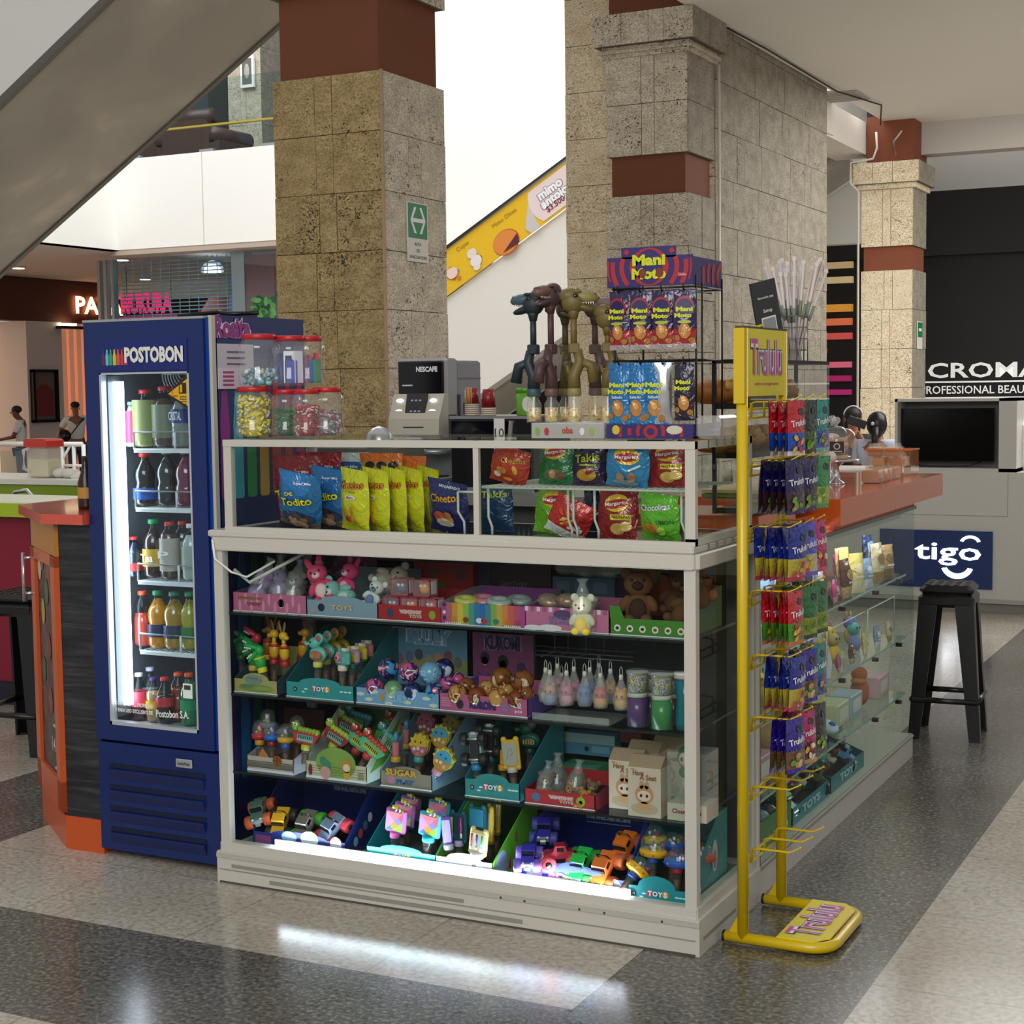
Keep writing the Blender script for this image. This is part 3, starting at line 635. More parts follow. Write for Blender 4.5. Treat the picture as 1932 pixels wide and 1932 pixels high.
gp=MB(GL('f0f6f8',0,.7)); gp.box(gx0,gx1,FY+.012,FY+.016,gz0,gz1)
wt=C('e8ecec',.5)
st=MB(wt)
st.text('ESTA NEVERA ES PROPIEDAD',(gx0+.098,FY+.010,gz0+.075),.014,w=.17,bold=.03); st.text('Y PARA USO EXCLUSIVO DE',(gx0+.098,FY+.010,gz0+.052),.014,w=.165,bold=.03)
st.text('Postobon S.A.',(gx0+.265,FY+.010,gz0+.055),.026,w=.14,bold=.02,rot=.04)
sx=X(362,1330,FY); stk=MB(wt); stk.box(sx-.042,sx-.004,FY+.008,FY+.011,gz0+.115,gz0+.165); stk.box(sx-.036,sx-.01,FY+.006,FY+.008,gz0+.145,gz0+.16,C('3a3a3c',.6))
yel=MB(C('d9a81e',.5)); tx=X(357,708,FY); lx=X(311,745,FY); ty,my,by=Z(357,705,FY),Z(311,743,FY),Z(357,775,FY)
yel.plate([(gx1,ty),(gx1,by),(lx,my)],FY+.004,FY+.010,C('1c1a12',.5)); yel.plate([(gx1-.006,ty-.014),(gx1-.006,by+.014),(lx+.012,my)],FY+.003,FY+.004)
yel.box(gx1-.044,gx1-.014,FY+.002,FY+.003,my-.0,my+.036,C('2a2414',.5)); yel.box(gx1-.039,gx1-.03,FY+.001,FY+.002,my+.004,my+.03,C('d9a81e',.5))
yel.text('!',(lx+.03,FY+.002,my+.012),.022,C('a03018',.5)); yel.text('PELIGRO',(lx+.035,FY+.002,my-.008),.006,C('7a4a12',.5))
for i in range(4): yel.box(gx1-.042,gx1-.014,FY+.002,FY+.003,my-.012-i*.008,my-.009-i*.008,C('5a4414',.5))
tb=MB(C('eef6ff',.5,e=12)); tb.box(gx0+.014,gx0+.044,FY+.055,FY+.075,gz0+.06,gz1-.03)
th=MB(C('50565c',.3,.3)); th.box(gx0+.001,gx0+.012,FY+.03,FY+.10,gz0+.02,gz1-.01)
grl=MB(BL); grl.box(FX0+.002,FX1,FY+.005,FY+.06,.03,.41)
for i in range(4):
    z=.325-i*.075; grl.plate([(FY+.006,z-.048),(FY-.006,z-.012),(FY-.006,z-.006),(FY+.02,z)],FX0+.05,FX1-.06,BLD,'x')
    grl.box(FX0+.048,FX1-.058,FY+.002,FY+.006,z-.0,z+.012,C('030c26',.6))
bd=MB(C('b9bab5',.3,.5)); bx0=X(348,1467,FY); bd.box(bx0-.034,bx0+.034,FY-.003,FY+.003,.352,.382,bev=.002); bd.text('indufrial',(bx0,FY-.004,.367),.012,C('2a3d7a',.5),w=.05)
ft=MB(BLACK); ft.box(FX0+.06,FX0+.12,FY+.1,FY+.16,0,.03); ft.box(FX1-.12,FX1-.06,FY+.1,FY+.16,0,.03); ft.box(FX0+.06,FX1-.06,FYB-.1,FYB-.04,0,.03)
# side panel graphics: bottle silhouettes
sd=MB(C('07205f',.35)); sd.box(FX1-.004,FX1-.001,FY+.06,FYB-.005,.03,1.865)
def bottle_sil(mb,y,c,z0,z1):
    h=z1-z0; w=.026
    mb.plate([(y-w,z0+.01),(y-w+.006,z0),(y+w-.006,z0),(y+w,z0+.01),(y+w*.95,z0+h*.45),(y+w,z0+h*.55),(y+w*.6,z0+h*.78),(y+w*.35,z1),(y-w*.35,z1),(y-w*.6,z0+h*.78),(y-w,z0+h*.55),(y-w*.95,z0+h*.45)],FX1-.001,FX1+.0005,C(c,.5),'x')
for i,c in enumerate(('8a2a86','3ba6c4','1f8f4c','c9962e','b03a2c','a82038','9a2a6a')):
    bottle_sil(sd,FY+.09+i*.073,c,1.26,1.70)
for i,c in enumerate(('3d1a52','1a4f7c','14543f','4a4536','3d2a30','33203a')): bottle_sil(sd,FY+.09+i*.073,c,.72,1.13); bottle_sil(sd,FY+.09+i*.073,c,.3,.66)
sd.text('Rosita',(FX1+.004,FY+.14,1.835),.075,C('8c2f80',.5),u=(0,1,0),w=.20,bold=.05); sd.text('Rosita',(FX1+.002,FY+.14,1.835),.075,C('e8e2ea',.5),u=(0,1,0),w=.21,bold=.12)
ed=MB(C('b5b3a8',.4)); ed.box(FX1-.002,FX1+.012,FY+.015,FY+.035,1.15,1.872)
def rack(z):
    m=MB(C('dfe6ea',.35)); y0=FY+.085; y1=FYB-.07
    for yy in (y0,y0+.12,y1): m.tube([(xa+.09,yy,z),(xb-.01,yy,z)],.004,n=6)
    x=xa+.09
    while x<xb-.01: m.tube([(x,y0,z),(x,y1,z)],.0016,n=4); x+=.022
    m.box(xa+.09,xb-.01,y0-.003,y0,z-.012,z+.004)
    for a,b_ in (((xa+.09),(xb-.01)),): m.tube([(a,y0,z),(a,y0,z+.06),(b_,y0,z+.06),(b_,y0,z)],.0042,n=6)
    m.tube([((xa+xb)/2+.05,y0,z),((xa+xb)/2+.05,y0,z+.06)],.0042,n=6); return m
RZ=[Z(300,848,.135),Z(300,960,.135),Z(300,1098,.135),Z(300,1230,.135)]
P=[('body',body),('liner',inn),('fan_guard',fan),('door_frame',dr,[('header_sign',hd,'dark blue sign panel with bottle stripes and white lettering'),('gasket',gk),('door_glass',gp),('printed_notice',st),('sticker',stk),('warning_sticker',yel,'yellow triangular warning sticker')]),('light_tube',tb,'lit white tube'),('tube_holder',th),('grille_panel',grl,[('badge',bd)]),('foot',ft),('side_panel',sd),('edge_strip',ed)]
for z in RZ: P.append(('shelf',rack(z)))
put('drink_cooler','tall blue glass-door drinks cooler with a lit tube inside','cooler',P)
b=MB(C('c4bcc8',.6)); b.box(FX1+.005,FX1+.007,FY+.05,FY+.25,1.69,1.78)
for i in range(3): b.box(FX1+.007,FX1+.008,FY+.1,FY+.2,1.71+i*.02,1.716+i*.02,C('6a6070',.6))
put('paper_notice','crumpled grey paper notice taped under the purple lettering','notice',b)
b=MB(C('d3cbd8',.6)); b.box(FX1+.009,FX1+.011,FY+.045,FY+.235,1.63,1.70)
for i in range(4): b.box(FX1+.011,FX1+.012,FY+.07,FY+.13,1.64+i*.014,1.647+i*.014,C('a83a78',.6))
put('paper_notice','lower white paper notice with pink lines taped to the cooler side','notice',b)
b=MB(BLACK); b.tube([(-1.95,.2,1.88),(-1.85,.3,1.895),(-1.78,.25,1.885),(-1.72,.35,1.89)],.008,n=6); b.box(-1.84,-1.76,.3,.4,1.867,1.887)
put('plug_cord','black cord lying on top of the blue cooler','cord',b)
# bottles
def bottle(h,r,liq,cap,label=None,lz=(.3,.6),fill=.75,kind=0,lc2=None,txt=None):
    if kind==0: pf=[(r*.8,0),(r,h*.05),(r,h*.32),(r*.88,h*.42),(r,h*.55),(r*.95,h*.66),(r*.45,h*.84),(r*.36,h*.9),(r*.36,h*.93)]
    elif kind==1: pf=[(r*.85,0),(r,h*.04),(r,h*.58),(r*.9,h*.68),(r*.55,h*.82),(r*.42,h*.9),(r*.42,h*.93)]
    else: pf=[(r*.8,0),(r,h*.05),(r*.97,h*.5),(r*.8,h*.56),(r*.95,h*.64),(r*.95,h*.78),(r*.5,h*.88),(r*.5,h*.93)]
    g=MB(GL('f2f6f6',.0,.8,1.4)); g.lathe(pf,n=16,cap=False)
    parts=[('bottle_wall',g)]
    lp=[]
    top=h*fill
    for a,b_ in pf:
        if b_<=top: lp.append((a*.94,b_+.002))
    # interpolate at top
    for i in range(len(pf)-1):
        if pf[i][1]<=top<pf[i+1][1]:
            t=(top-pf[i][1])/(pf[i+1][1]-pf[i][1]); lp.append(((pf[i][0]+(pf[i+1][0]-pf[i][0])*t)*.94,top))
    l=MB(C(liq,.08,coat=1)); l.lathe(lp,n=16); parts.append(('drink',l))
    c=MB(C(cap,.4)); c.lathe([(r*.46,h*.925),(r*.48,h*.93),(r*.48,h*.985),(r*.42,h)],n=14); parts.append(('cap',c))
    if label:
        m=MB(C(label,.4)); m.lathe([(r*1.015,h*lz[0]),(r*1.015,h*lz[1])],n=16,cap=False)
        if lc2: m.lathe([(r*1.02,h*(lz[0]+.03)),(r*1.02,h*(lz[0]+.1))],n=16,m=C(lc2,.4),cap=False)
        if txt: m.text(txt,(0,-r*1.03,h*(lz[0]+lz[1])/2),r*.7,C('f0f0ea',.5),w=r*1.3)
        parts.append(('bottle_label',m))
    return parts
SH=['top','second','third','fourth','lowest']
FZ=[RZ[0]+.006,RZ[1]+.006,RZ[2]+.006,RZ[3]+.006,zi0+.008]
BT=[ # shelf, px, dy, h, r, liq, cap, label, lz, kind, fill, text label
(0,248,.03,.15,.022,'d8d4c4','7fd0d8','e24a7a',(.1,.8),1,.9,'slim white and pink bottle by the light tube on the top cooler shelf',None),
(0,276,.05,.19,.045,'9aa25c','c8323a','8f9a62',(.1,.82),1,.8,'big green-labelled bottle with red cap on the top cooler shelf',None),
(0,312,.06,.20,.045,'5a4a42','c8323a','76806a',(.15,.7),1,.8,'dark big bottle in the middle of the top cooler shelf',None),
(0,346,.05,.19,.042,'8d968f','d83a3a','1f3a8a',(.42,.66),1,.85,'clear water bottle with blue label on the top cooler shelf','CRISTAL'),
(1,275,.04,.175,.042,'1c1715','d8362e','2f62c4',(.12,.34),0,.9,'black cola bottle with blue and red label on the second cooler shelf',None),
(1,318,.05,.185,.042,'2c2c2c','8a9090',None,(0,0),0,.88,'tall clear bottle of dark soda in the middle of the second cooler shelf',None),
(1,354,.05,.185,.042,'7a2648','9a5060',None,(0,0),0,.88,'dark pink soda bottle at the right end of the second cooler shelf',None),
(2,253,.04,.135,.036,'1e2c44','d83646','b8323a',(.16,.36),0,.86,'short cola bottle with red cap on the middle cooler shelf',None),
(2,292,.05,.195,.040,'3b2420','1f9a58','c9a23c',(.2,.5),0,.80,'tea bottle with yellow label and green cap on the middle cooler shelf','Tea'),
(2,322,.03,.19,.036,'55453e','c83a3a','b9b2aa',(.15,.72),2,.8,'bottle with grey wrapper and red cap on the middle cooler shelf','P'),
(2,347,.08,.19,.036,'50463f','b8433c','a8a49a',(.2,.65),2,.8,'rear wrapped bottle with red cap on the middle cooler shelf',None),
(2,363,.04,.185,.036,'b8c8c0','dfe6e6','9fb2a6',(.2,.6),0,.8,'clear bottle half hidden at the right of the middle cooler shelf',None),
(3,271,.05,.185,.034,'c8453c','e05a34',None,(0,0),2,.6,'red sports drink bottle with orange cap on the fourth cooler shelf',None),
(3,300,.04,.19,.038,'e69a1e','2e8f5e','2c3a63',(.2,.42),0,.84,'bright orange juice bottle with green cap on the fourth cooler shelf',None),
(3,331,.04,.19,.040,'b98e33','2a7f5a','35405a',(.2,.42),0,.84,'dull yellow juice bottle with green cap on the fourth cooler shelf',None),
(3,360,.05,.19,.036,'b5ad3a','2a8f5a','3c7a4a',(.2,.4),0,.84,'lime yellow bottle at the right end of the fourth cooler shelf',None),
(4,264,.03,.16,.031,'4c2636','f0f0f0','d8405a',(.3,.62),0,.55,'pink soda bottle with white cap at the left of the lowest cooler shelf',None),
(4,285,.09,.17,.031,'a8b0c0','c8cce8','8f96b8',(.3,.5),0,.6,'pale bottle behind the cream one on the lowest cooler shelf',None),
(4,292,.03,.15,.030,'c9a070','4a3a8a','e8b82a',(.3,.48),0,.7,'cream drink bottle with yellow label and purple cap on the lowest cooler shelf',None),
(4,312,.02,.155,.032,'1a1514','d83a48','c83a44',(.38,.58),0,.62,'cola bottle with red cap at the front of the lowest cooler shelf',None),
(4,338,.07,.165,.033,'93281f','e0572e',None,(0,0),2,.7,'dark red sports bottle with orange cap on the lowest cooler shelf',None),
(4,358,.03,.175,.033,'1f8a56','e0572e','2a9a68',(.3,.5),0,.85,'green bottle with orange cap at the right of the lowest cooler shelf',None),
]
pyb=[830,945,1082,1212,1345]
for (s,px,dy,h,r,liq,cap,lab,lz,kd,fl,txt,t) in BT:
    y=FY+.10+dy; kx=1.05; 
    put('drink_bottle',txt,'bottle',bottle(h*kx,r,liq,cap,lab,lz,fl,kd,None,t),(min(X(px,pyb[s],y),xb-r-.002),y,FZ[s]),group='bottles in the drinks cooler')
# --- left counter end with cabinet
q=W(130,1600,2,0); ql=W(85,1540,2,0)
OR=C('c4521f',.35); ORT=C('cf4f3a',.15,coat=.6); wd_,nt,bb,tc=nodes('dark_woodgrain')
mp=nt.nodes.new('ShaderNodeMapping'); mp.inputs['Scale'].default_value=(1,1,14); nt.links.new(tc.outputs['Object'],mp.inputs[0])
n=noise(nt,tc,3,5,1.2,mp.outputs[0]); r=ramp(nt,n.outputs[0],[(.35,'17181b'),(.55,'2a2c30'),(.7,'3d3f42')]); nt.links.new(r.outputs[0],bb.inputs['Base Color']); bb.inputs['Roughness'].default_value=.45
zt=W(130,968,1,q.y).z; zc_=zt-.035
d=(ql-q); dn=d.normalized(); nrm=Vector((-dn.y,dn.x,0)); 
if nrm.y>0: nrm=-nrm
b=MB(wd_); foot=[(q.x,q.y),(FX0-.006,q.y+.0),(FX0-.006,.8),(ql.x,.8),(ql.x,ql.y)]
b.plate(foot,.12,zc_-.0,wd_,'z')
k=MB(OR); k.plate([(x*1.0-.005 if i in(0,4) else x,y-.005) for i,(x,y) in enumerate(foot)],0,.12,OR,'z')
t=MB(ORT); t.plate([(q.x-.02,q.y-.06),(FX0-.006,q.y-.06),(FX0-.006,.8),(ql.x-.06,.8),(ql.x-.06,ql.y-.02)],zc_,zt,ORT,'z')
# cabinet door on the chamfer
L=d.length
def onch(s,z,o): p=q+dn*s+nrm*o; return (p.x,p.y,z)
def chbox(mb,s0,s1,z0,z1,o0,o1,m=None):
    vs=[onch(s0,z0,o0),onch(s1,z0,o0),onch(s1,z0,o1),onch(s0,z0,o1),onch(s0,z1,o0),onch(s1,z1,o0),onch(s1,z1,o1),onch(s0,z1,o1)]
    mb.add(vs,[(3,2,1,0),(4,5,6,7),(0,1,5,4),(1,2,6,5),(2,3,7,6),(3,0,4,7)],m)
dfm=MB(OR); ys=C('b8791f',.4)
for a in ((0,.07,.13,zc_-.12),(L-.08,L,.13,zc_-.12),(0,L,.13,.24),(0,L,zc_-.16,zc_-.12)): chbox(dfm,a[0],a[1],a[2],a[3],0,.02)
chbox(dfm,0,L,zc_-.12,zc_,0,.015,ys)
chbox(dfm,.065,.085,.24,zc_-.16,.0,.018,ys)
pst=MB(speck('cabinet_poster','2a0f14',['5a1420','1f4a30','8a2c22','46202c'],14,.4,.5)); chbox(pst,.08,L-.08,.24,zc_-.16,0,.008)
p0=onch(.16,.36,.012); 
pst.disc(onch(.15,.34,.010),.05,.085,C('cfcfc8',.5),dn,(0,0,1),18); pst.disc(onch(.15,.34,.012),.043,.075,C('3a3a3a',.5),dn,(0,0,1),18)
pst.text('14',onch(.15,.35,.0135),.05,C('cfcfc8',.5),u=tuple(-dn))
for s_,z_,c_ in ((.3,1.02,'b8484a'),(.35,.98,'c9c0a0'),(.22,.9,'2f6a4a'),(.3,.82,'a8a050'),(.2,.7,'7a2a30'),(.32,.6,'2c5a3a'),(.2,.5,'8a3a3a')): pst.disc(onch(s_,z_,.010),.035,.05,C(c_,.5),dn,(0,0,1),10)
hn=MB(CHROME); h0,h1=W(57,1048,1,.33),W(62,1125,1,.33)
h0=Vector(onch(L-.02,0,.05)); za,zb_=W(60,1048,1,.33).z,W(60,1125,1,.33).z
hn.tube([(h0.x,h0.y,za+.01),(h0.x,h0.y,zb_-.02)],.007)
for z in (za-.01,zb_+.01): hn.tube([(h0.x,h0.y,z),tuple(Vector(onch(L-.02,z,0)))],.005)
put('counter_end','orange topped counter end with dark wood side left of the cooler','counter',[('cabinet_body',b),('kickboard',k),('countertop',t),('cabinet_door',dfm,[('glass_panel',pst),('door_handle',hn)])])
b=MB(C('2b1712',.3)); x=-2.27; b.lathe([(.035,0),(.037,.02),(.037,.12),(.02,.17),(.015,.2),(.015,.24)],n=14); b.lathe([(.038,.05),(.038,.1)],n=14,m=C('b88a3a',.5),cap=False)
p=Vector((X(163,950,.25),0,0)); put('sauce_bottle','dark brown sauce bottle on the orange counter by the cooler','bottle',b,(p.x,.25,zt),scale=.8)
b=MB(C('cf5040',.4)); b.box(-.018,.018,-.018,.018,0,.045,bev=.003); put('salt_pot','small red pot on the orange counter end','pot',b,(p.x-.06,.32,zt))
# lime counter and colourful front behind it
LIME=C('a9c421',.35)
yj=1.9; p=W(62,955,1,yj); zl=W(30,950,1,yj).z
b=MB(LIME); b.box(-6,p.x,yj,yj+.5,zl-.07,zl); k=MB(C('8a1030',.5)); k.box(-6,p.x-.12,yj+.1,yj+.4,.12,zl-.07); k.box(p.x-.12,p.x-.04,yj+.1,yj+.4,.12,zl-.07,C('3a1560',.5)); k.box(-6,p.x-.04,yj+.08,yj+.4,0,.12,C('1d1730',.6))
t=MB(C('e9ecd8',.3)); t.box(-6,p.x-.01,yj+.02,yj+.5,zl,zl+.006)
put('juice_counter','lime green edged counter with a magenta front at the far left','counter',[('counter_edge',b),('counter_front',k),('worktop',t)])
p2=W(150,925,1,3.0); zz=W(70,905,1,3.0).z
b=MB(C('eceadf',.3)); b.box(-6.6,p2.x+.3,3.0,3.6,zz-.03,zz); k=MB(C('8aa524',.4)); k.box(-6.6,p2.x+.3,3.02,3.5,zz-.13,zz-.03); l=MB(C('2e2c2a',.6)); l.box(-6.6,p2.x+.3,3.05,3.5,0,zz-.13)
put('back_counter','pale topped rear counter with green edge behind the cooler','counter',[('worktop',b),('counter_edge',k),('counter_front',l)])
# pitcher
p=W(74,915,1,3.15); k0=p.x; hh=Z(74,828,3.15)-zz
j=MB(GL('eee6dc',.35,.8)); j.box(-.085,.085,-.07,.07,0,hh*.8,bev=.012)
jj=MB(C('d9d6ac',.3)); jj.box(-.078,.078,-.063,.063,.005,hh*.48,bev=.01)
ld=MB(C('d23a30',.35)); ld.plate([(-.092,hh*.79),(.092,hh*.79),(.092,hh*.95),(.07,hh),(-.07,hh),(-.092,hh*.95)],-.075,.075)
hd_=MB(GL('f2eeea',.5,.8)); hd_.tube([(-.05,-.075,hh*.75),(-.05,-.12,hh*.72),(-.05,-.12,hh*.25),(-.05,-.075,hh*.18)],.012)
put('pitcher','large clear pitcher of pale juice with a red lid','pitcher',[('jug',j),('juice',jj),('lid',ld),('handle',hd_)],(k0,3.2,zz))
b=MB(C('dcd9d0',.6)); 
for i in range(9): b.ell((.05*i-.2,.03*math.sin(i*2),.02+.01*math.cos(i*3)),(.05,.06,.03),n=10,k=6,rot=(0,.2*math.sin(i),i))
put('cloth','crumpled white cloth lying on the rear counter beside the pitcher','cloth',b,(p2.x-.12,3.2,zz))
b=MB(CHROME); q0=W(52,935,1,2.6); b.tube([(q0.x+.12,2.6,q0.z-.16),(q0.x+.05,2.6,q0.z-.02),(q0.x,2.6,q0.z+.03),(q0.x-.09,2.6,q0.z+.02),(q0.x-.16,2.6,q0.z-.05)],.012); b.box(q0.x-.5,q0.x+.3,2.5,2.9,q0.z-.22,q0.z-.16,C('3a3835',.5))
put('tap','arched chrome tap behind the lime counter','tap',b)
# black plastic stools
def stool(h,wt_,wb):
    BP=C('101012',.28)
    s=MB(BP); a=wt_/2; s.box(-a,a,-a,a,h-.045,h,bev=.018); s.box(-a*1.03,a*1.03,-a*1.03,a*1.03,h-.10,h-.04,bev=.015)
    for i in range(-2,3):
        for j_ in range(-2,3): s.box(i*a*.35-.012,i*a*.35+.012,j_*a*.35-.012,j_*a*.35+.012,h,h+.003)
    P=[('seat',s)]
    bb_=wb/2
    for sx,sy in ((-1,-1),(1,-1),(1,1),(-1,1)):
        l=MB(BP); t0=Vector((sx*a,sy*a,h-.06)); b0=Vector((sx*bb_,sy*bb_,0))
        w0,w1=.085,.05
        vs=[]
        for c_,w_ in ((t0,w0),(b0,w1)):
            vs+=[tuple(c_),tuple(c_+Vector((-sx*w_,0,0))),tuple(c_+Vector((-sx*w_,-sy*.012,0))),tuple(c_+Vector((-sx*.012,-sy*.012,0))),tuple(c_+Vector((-sx*.012,-sy*w_,0))),tuple(c_+Vector((0,-sy*w_,0)))]
        l.add(vs,[(0,1,2,3,4,5),(11,10,9,8,7,6)]+[(i,6+i,6+(i+1)%6,(i+1)%6) for i in range(6)]); 
        l.box(b0.x-.02-sx*.02,b0.x+.02-sx*.02,b0.y-.02-sy*.02,b0.y+.02-sy*.02,0,.012)
        P.append(('leg',l))
    for zz_ in (.18,):
        r_=MB(BP); k=(a+(bb_-a)*(1-zz_/h))-.005
        for s0,s1 in (((-k,-k),(k,-k)),((k,-k),(k,k)),((k,k),(-k,k)),((-k,k),(-k,-k))): r_.tube([(s0[0],s0[1],zz_),(s1[0],s1[1],zz_)],.014,n=6)
        P.append(('rung',r_))
    return P
p=W(1790,1395,2,0); hz=W(1780,1103,1,p.y+.05).z
put('plastic_stool','black plastic stool standing beside the far end of the glass counter','stool',stool(hz,.24,.32),(X(1787,1395,p.y+.1),p.y+.12,0),rz=.08)
p=W(72,1432,2,0)
put('plastic_stool','black plastic stool cut by the left edge in front of the magenta counter','stool',stool(.72,.30,.42),(p.x-.235,p.y+.20,0),rz=.1)
# --- second glass counter along the side
Y0,Y1_=.555,2.70; D2=.5
f=MB(CW); f.box(-D2,.0,Y0,Y1_,0,.10); f.box(-.001,.006,Y0,Y1_,.088,.094,CWD); f.box(-.02,0.004,Y0-.006,Y0+.014,.1,1.09,C('0a1030',.3)); f.box(-.012,.008,Y0-.02,Y0-.006,.1,1.15,CW)
g=MB(GL('f6faf9',.0,.35,1.3)); g.box(-.006,0,Y0+.01,Y1_,.10,1.085); g2=MB(GLASS); g2.box(-D2,0,Y1_-.006,Y1_,.10,1.085)
tp=MB(GLASS); tp.box(-D2,.004,Y0,Y1_+.008,1.085,1.092); tp.box(-.002,.006,Y0,Y1_+.01,1.080,1.094,C('1c4034',.15)); tp.box(-D2,.006,Y1_,Y1_+.012,1.080,1.094,C('1c4034',.15))
bk=MB(C('bdb9b1',.6)); bk.box(-D2-.01,-D2,Y0,Y1_,.1,1.085)
lt=MB(C('f2f6ff',.5,e=30)); lt.box(-.075,-.05,Y0+.1,Y1_-.1,1.060,1.072); lhs=MB(C('d8d8d4',.5)); lhs.box(-.048,-.044,Y0+.06,Y1_-.06,1.045,1.084)  # tube added to brighten the stock, with an added lip to hide it
P=[('plinth',f),('front_glass',g),('end_glass',g2),('top_glass',tp),('back_panel',bk),('light_tube',lt,[('lamp_housing',lhs)])]
zs2=[W(1733,1125,0,0).z*0+.80,.53,.285]
for z in zs2:
    s=MB(shg); s.box(-D2+.02,-.03,Y0+.02,Y1_-.02,z-.008,z); s.box(-.032,-.029,Y0+.02,Y1_-.02,z-.008,z,C('9fb8b0',.3))
    for yy in (1.1,1.6,2.1,2.5): s.box(-.03,-.006,yy,yy+.02,z-.02,z-.004,BLACK)
    P.append(('shelf',s))
put('glass_counter','long frameless glass counter with a white plinth beyond the candy stand','display counter',P)
# orange countertop over it
ye=3.04; yc=1.33
b=MB(C('cc5a24',.2,coat=.5)); b.box(-.62,.05,yc,ye,1.12,1.215); b.box(-.62,-.03,Y0+.1,yc,1.10,1.165); b.box(-.6,-.0,yc+.1,Y1_,1.094,1.12,C('c4542a',.4))
b.box(-.62,-.03,Y0+.1,Y0+.5,1.165,1.205)
put('countertop','glossy orange counter slab above the glass counter','countertop',b)
# ================================================================ GOODS
def bag(w,h,t,base,zones=(),gfx=(),seed=0,foil=.22,nx=12,nz=16,crimp='c8c8c8',hang=False,pinch=.12):
    """filled pillow bag standing on its bottom seam, front to -Y"""
    rnd=random.Random(seed); ph=[rnd.uniform(0,6) for _ in range(6)]; amp=t*.10
    def wid(z):
        q=z/h; e=min(q,1-q); return w*(1-pinch*math.exp(-((e-.16)/.10)**2)*.6+ (0.0 if e>.06 else .0))
    def off(x,z):
        q=min(max(z/h,0),1); u=min(abs(2*x/wid(z)),1)
        s=max(0,math.sin(PI*min(max((q-.05)/.9,0),1)))**.55
        b=t/2*s*(1-u**2.6)
        b+=amp*s*(1-u)*(math.sin(9*q+ph[0]+3*x/w)*.5+math.sin(17*x/w+ph[1]+5*q)*.35+math.sin(31*q+ph[2])*.15)
        edge=math.exp(-((min(q,1-q))/.10)**2); b+=.5*t*.12*edge*math.sin(26*x/w+ph[3])*(1-u)
        return b+.0008
    m=MB(FO(base,foil)); Bm=FO(base,foil); 
    def col(z):
        q=z/h
        for a,b_,c in zones:
            if a<=q<b_: return FO(c,foil)
        return Bm
    for side in (-1,1):
        vs=[];
        for j in range(nz+1):
            z=h*j/nz; wv=wid(z)
            for i in range(nx+1):
                x=-wv/2+wv*i/nx; vs.append((x,side*off(x,z),z))
        for j in range(nz):
            fs=[]
            for i in range(nx):
                a=j*(nx+1)+i; f=(a,a+1,a+nx+2,a+nx+1); fs.append(f if side<0 else f[::-1])
            b0=len(m.v) if j==0 else b0
            if j==0: m.add(vs,[],Bm)
            i_=m.mi(col(h*(j+.5)/nz))
            for f in fs: m.f.append(tuple(b0+k for k in f)); m.fm.append(i_); m.fs.append(True)
    if hang: m.disc((0,-.0015,h*.97),.006,.0035,C('202020',.6))
    lay=[0]
    def warp(p):
        return Vector((p.x,-off(p.x,p.z)-.0012-lay[0]*.0006,p.z))
    for g in gfx:
        lay[0]+=1
        if g[0]=='disc':
            _,cx,cz,rx,rz,c=g[:6]; m.disc((cx*w,0,cz*h),rx*w,rz*h,FO(c,foil),warp=warp,n=16,rings=3,rot=g[6] if len(g)>6 else 0)
        elif g[0]=='text':
            _,s,cx,cz,tw,th,c=g[:7]; rt=g[7] if len(g)>7 else 0
            if len(g)>8: m.text(s,(cx*w,0,cz*h),th*h,FO(g[8],foil),w=tw*w,rot=rt,warp=warp,bold=.07); lay[0]+=1
            m.text(s,(cx*w,0,cz*h),th*h,FO(c,foil),w=tw*w,rot=rt,warp=warp,bold=.02)
        elif g[0]=='rect':
            _,cx,cz,rw,rh,c=g[:6]; rt=g[6] if len(g)>6 else 0; n=6; vs=[];fs=[]
            for j in range(3):
                for i in range(n+1):
                    a=(-rw/2+rw*i/n)*w; b_=(-rh/2+rh*j/2)*h; a,b_=a*math.cos(rt)-b_*math.sin(rt),a*math.sin(rt)+b_*math.cos(rt)
                    vs.append(tuple(warp(Vector((cx*w+a,0,cz*h+b_)))))
            for j in range(2):
                for i in range(n): k=j*(n+1)+i; fs.append((k,k+1,k+n+2,k+n+1))
            m.add(vs,fs,FO(c,foil))
    return m
def chips(cx,cz,r,cols,seed=0,n=7):
    rnd=random.Random(seed); return [('disc',cx+rnd.uniform(-r,r),cz+rnd.uniform(-r*.5,r*.5),rnd.uniform(.06,.13),rnd.uniform(.03,.06),rnd.choice(cols),rnd.uniform(-1,1)) for _ in range(n)]
ZT=1.177
def setbag(label,px,py,y,mesh,z=ZT,rz=0,lean=.12,roll=0,grp=None,cat='snack bag',name='snack_bag'):
    x=X(px,py,y); return put(name,label,cat,mesh,(x,y,z),rot=(-lean,roll,rz),group=grp)
G1='snack bags in the glass tier'
ppl=[('disc',-.12,.2,.10,.06,'b98a66'),('disc',.14,.22,.09,.07,'8a5c44'),('disc',.02,.13,.22,.07,'c79a72'),('disc',-.1,.27,.05,.035,'5c3626'),('disc',.13,.31,.05,.035,'2c1a16')]
def todito(base,seed): return bag(.155,.20,.05,base,[(0,.06,'2a2440'),(.06,.16,'6b5a56')],[('disc',0,.24,.40,.12,'33405e')]+ppl+[('text','Super Mix',.1,.86,.4,.05,'e8e8e8',.1),('text','DE',-.18,.66,.2,.05,'e9e02a',.25,'22301a'),('text','Todito',-.02,.55,.74,.13,'e9e02a',.25,'22301a')],seed)
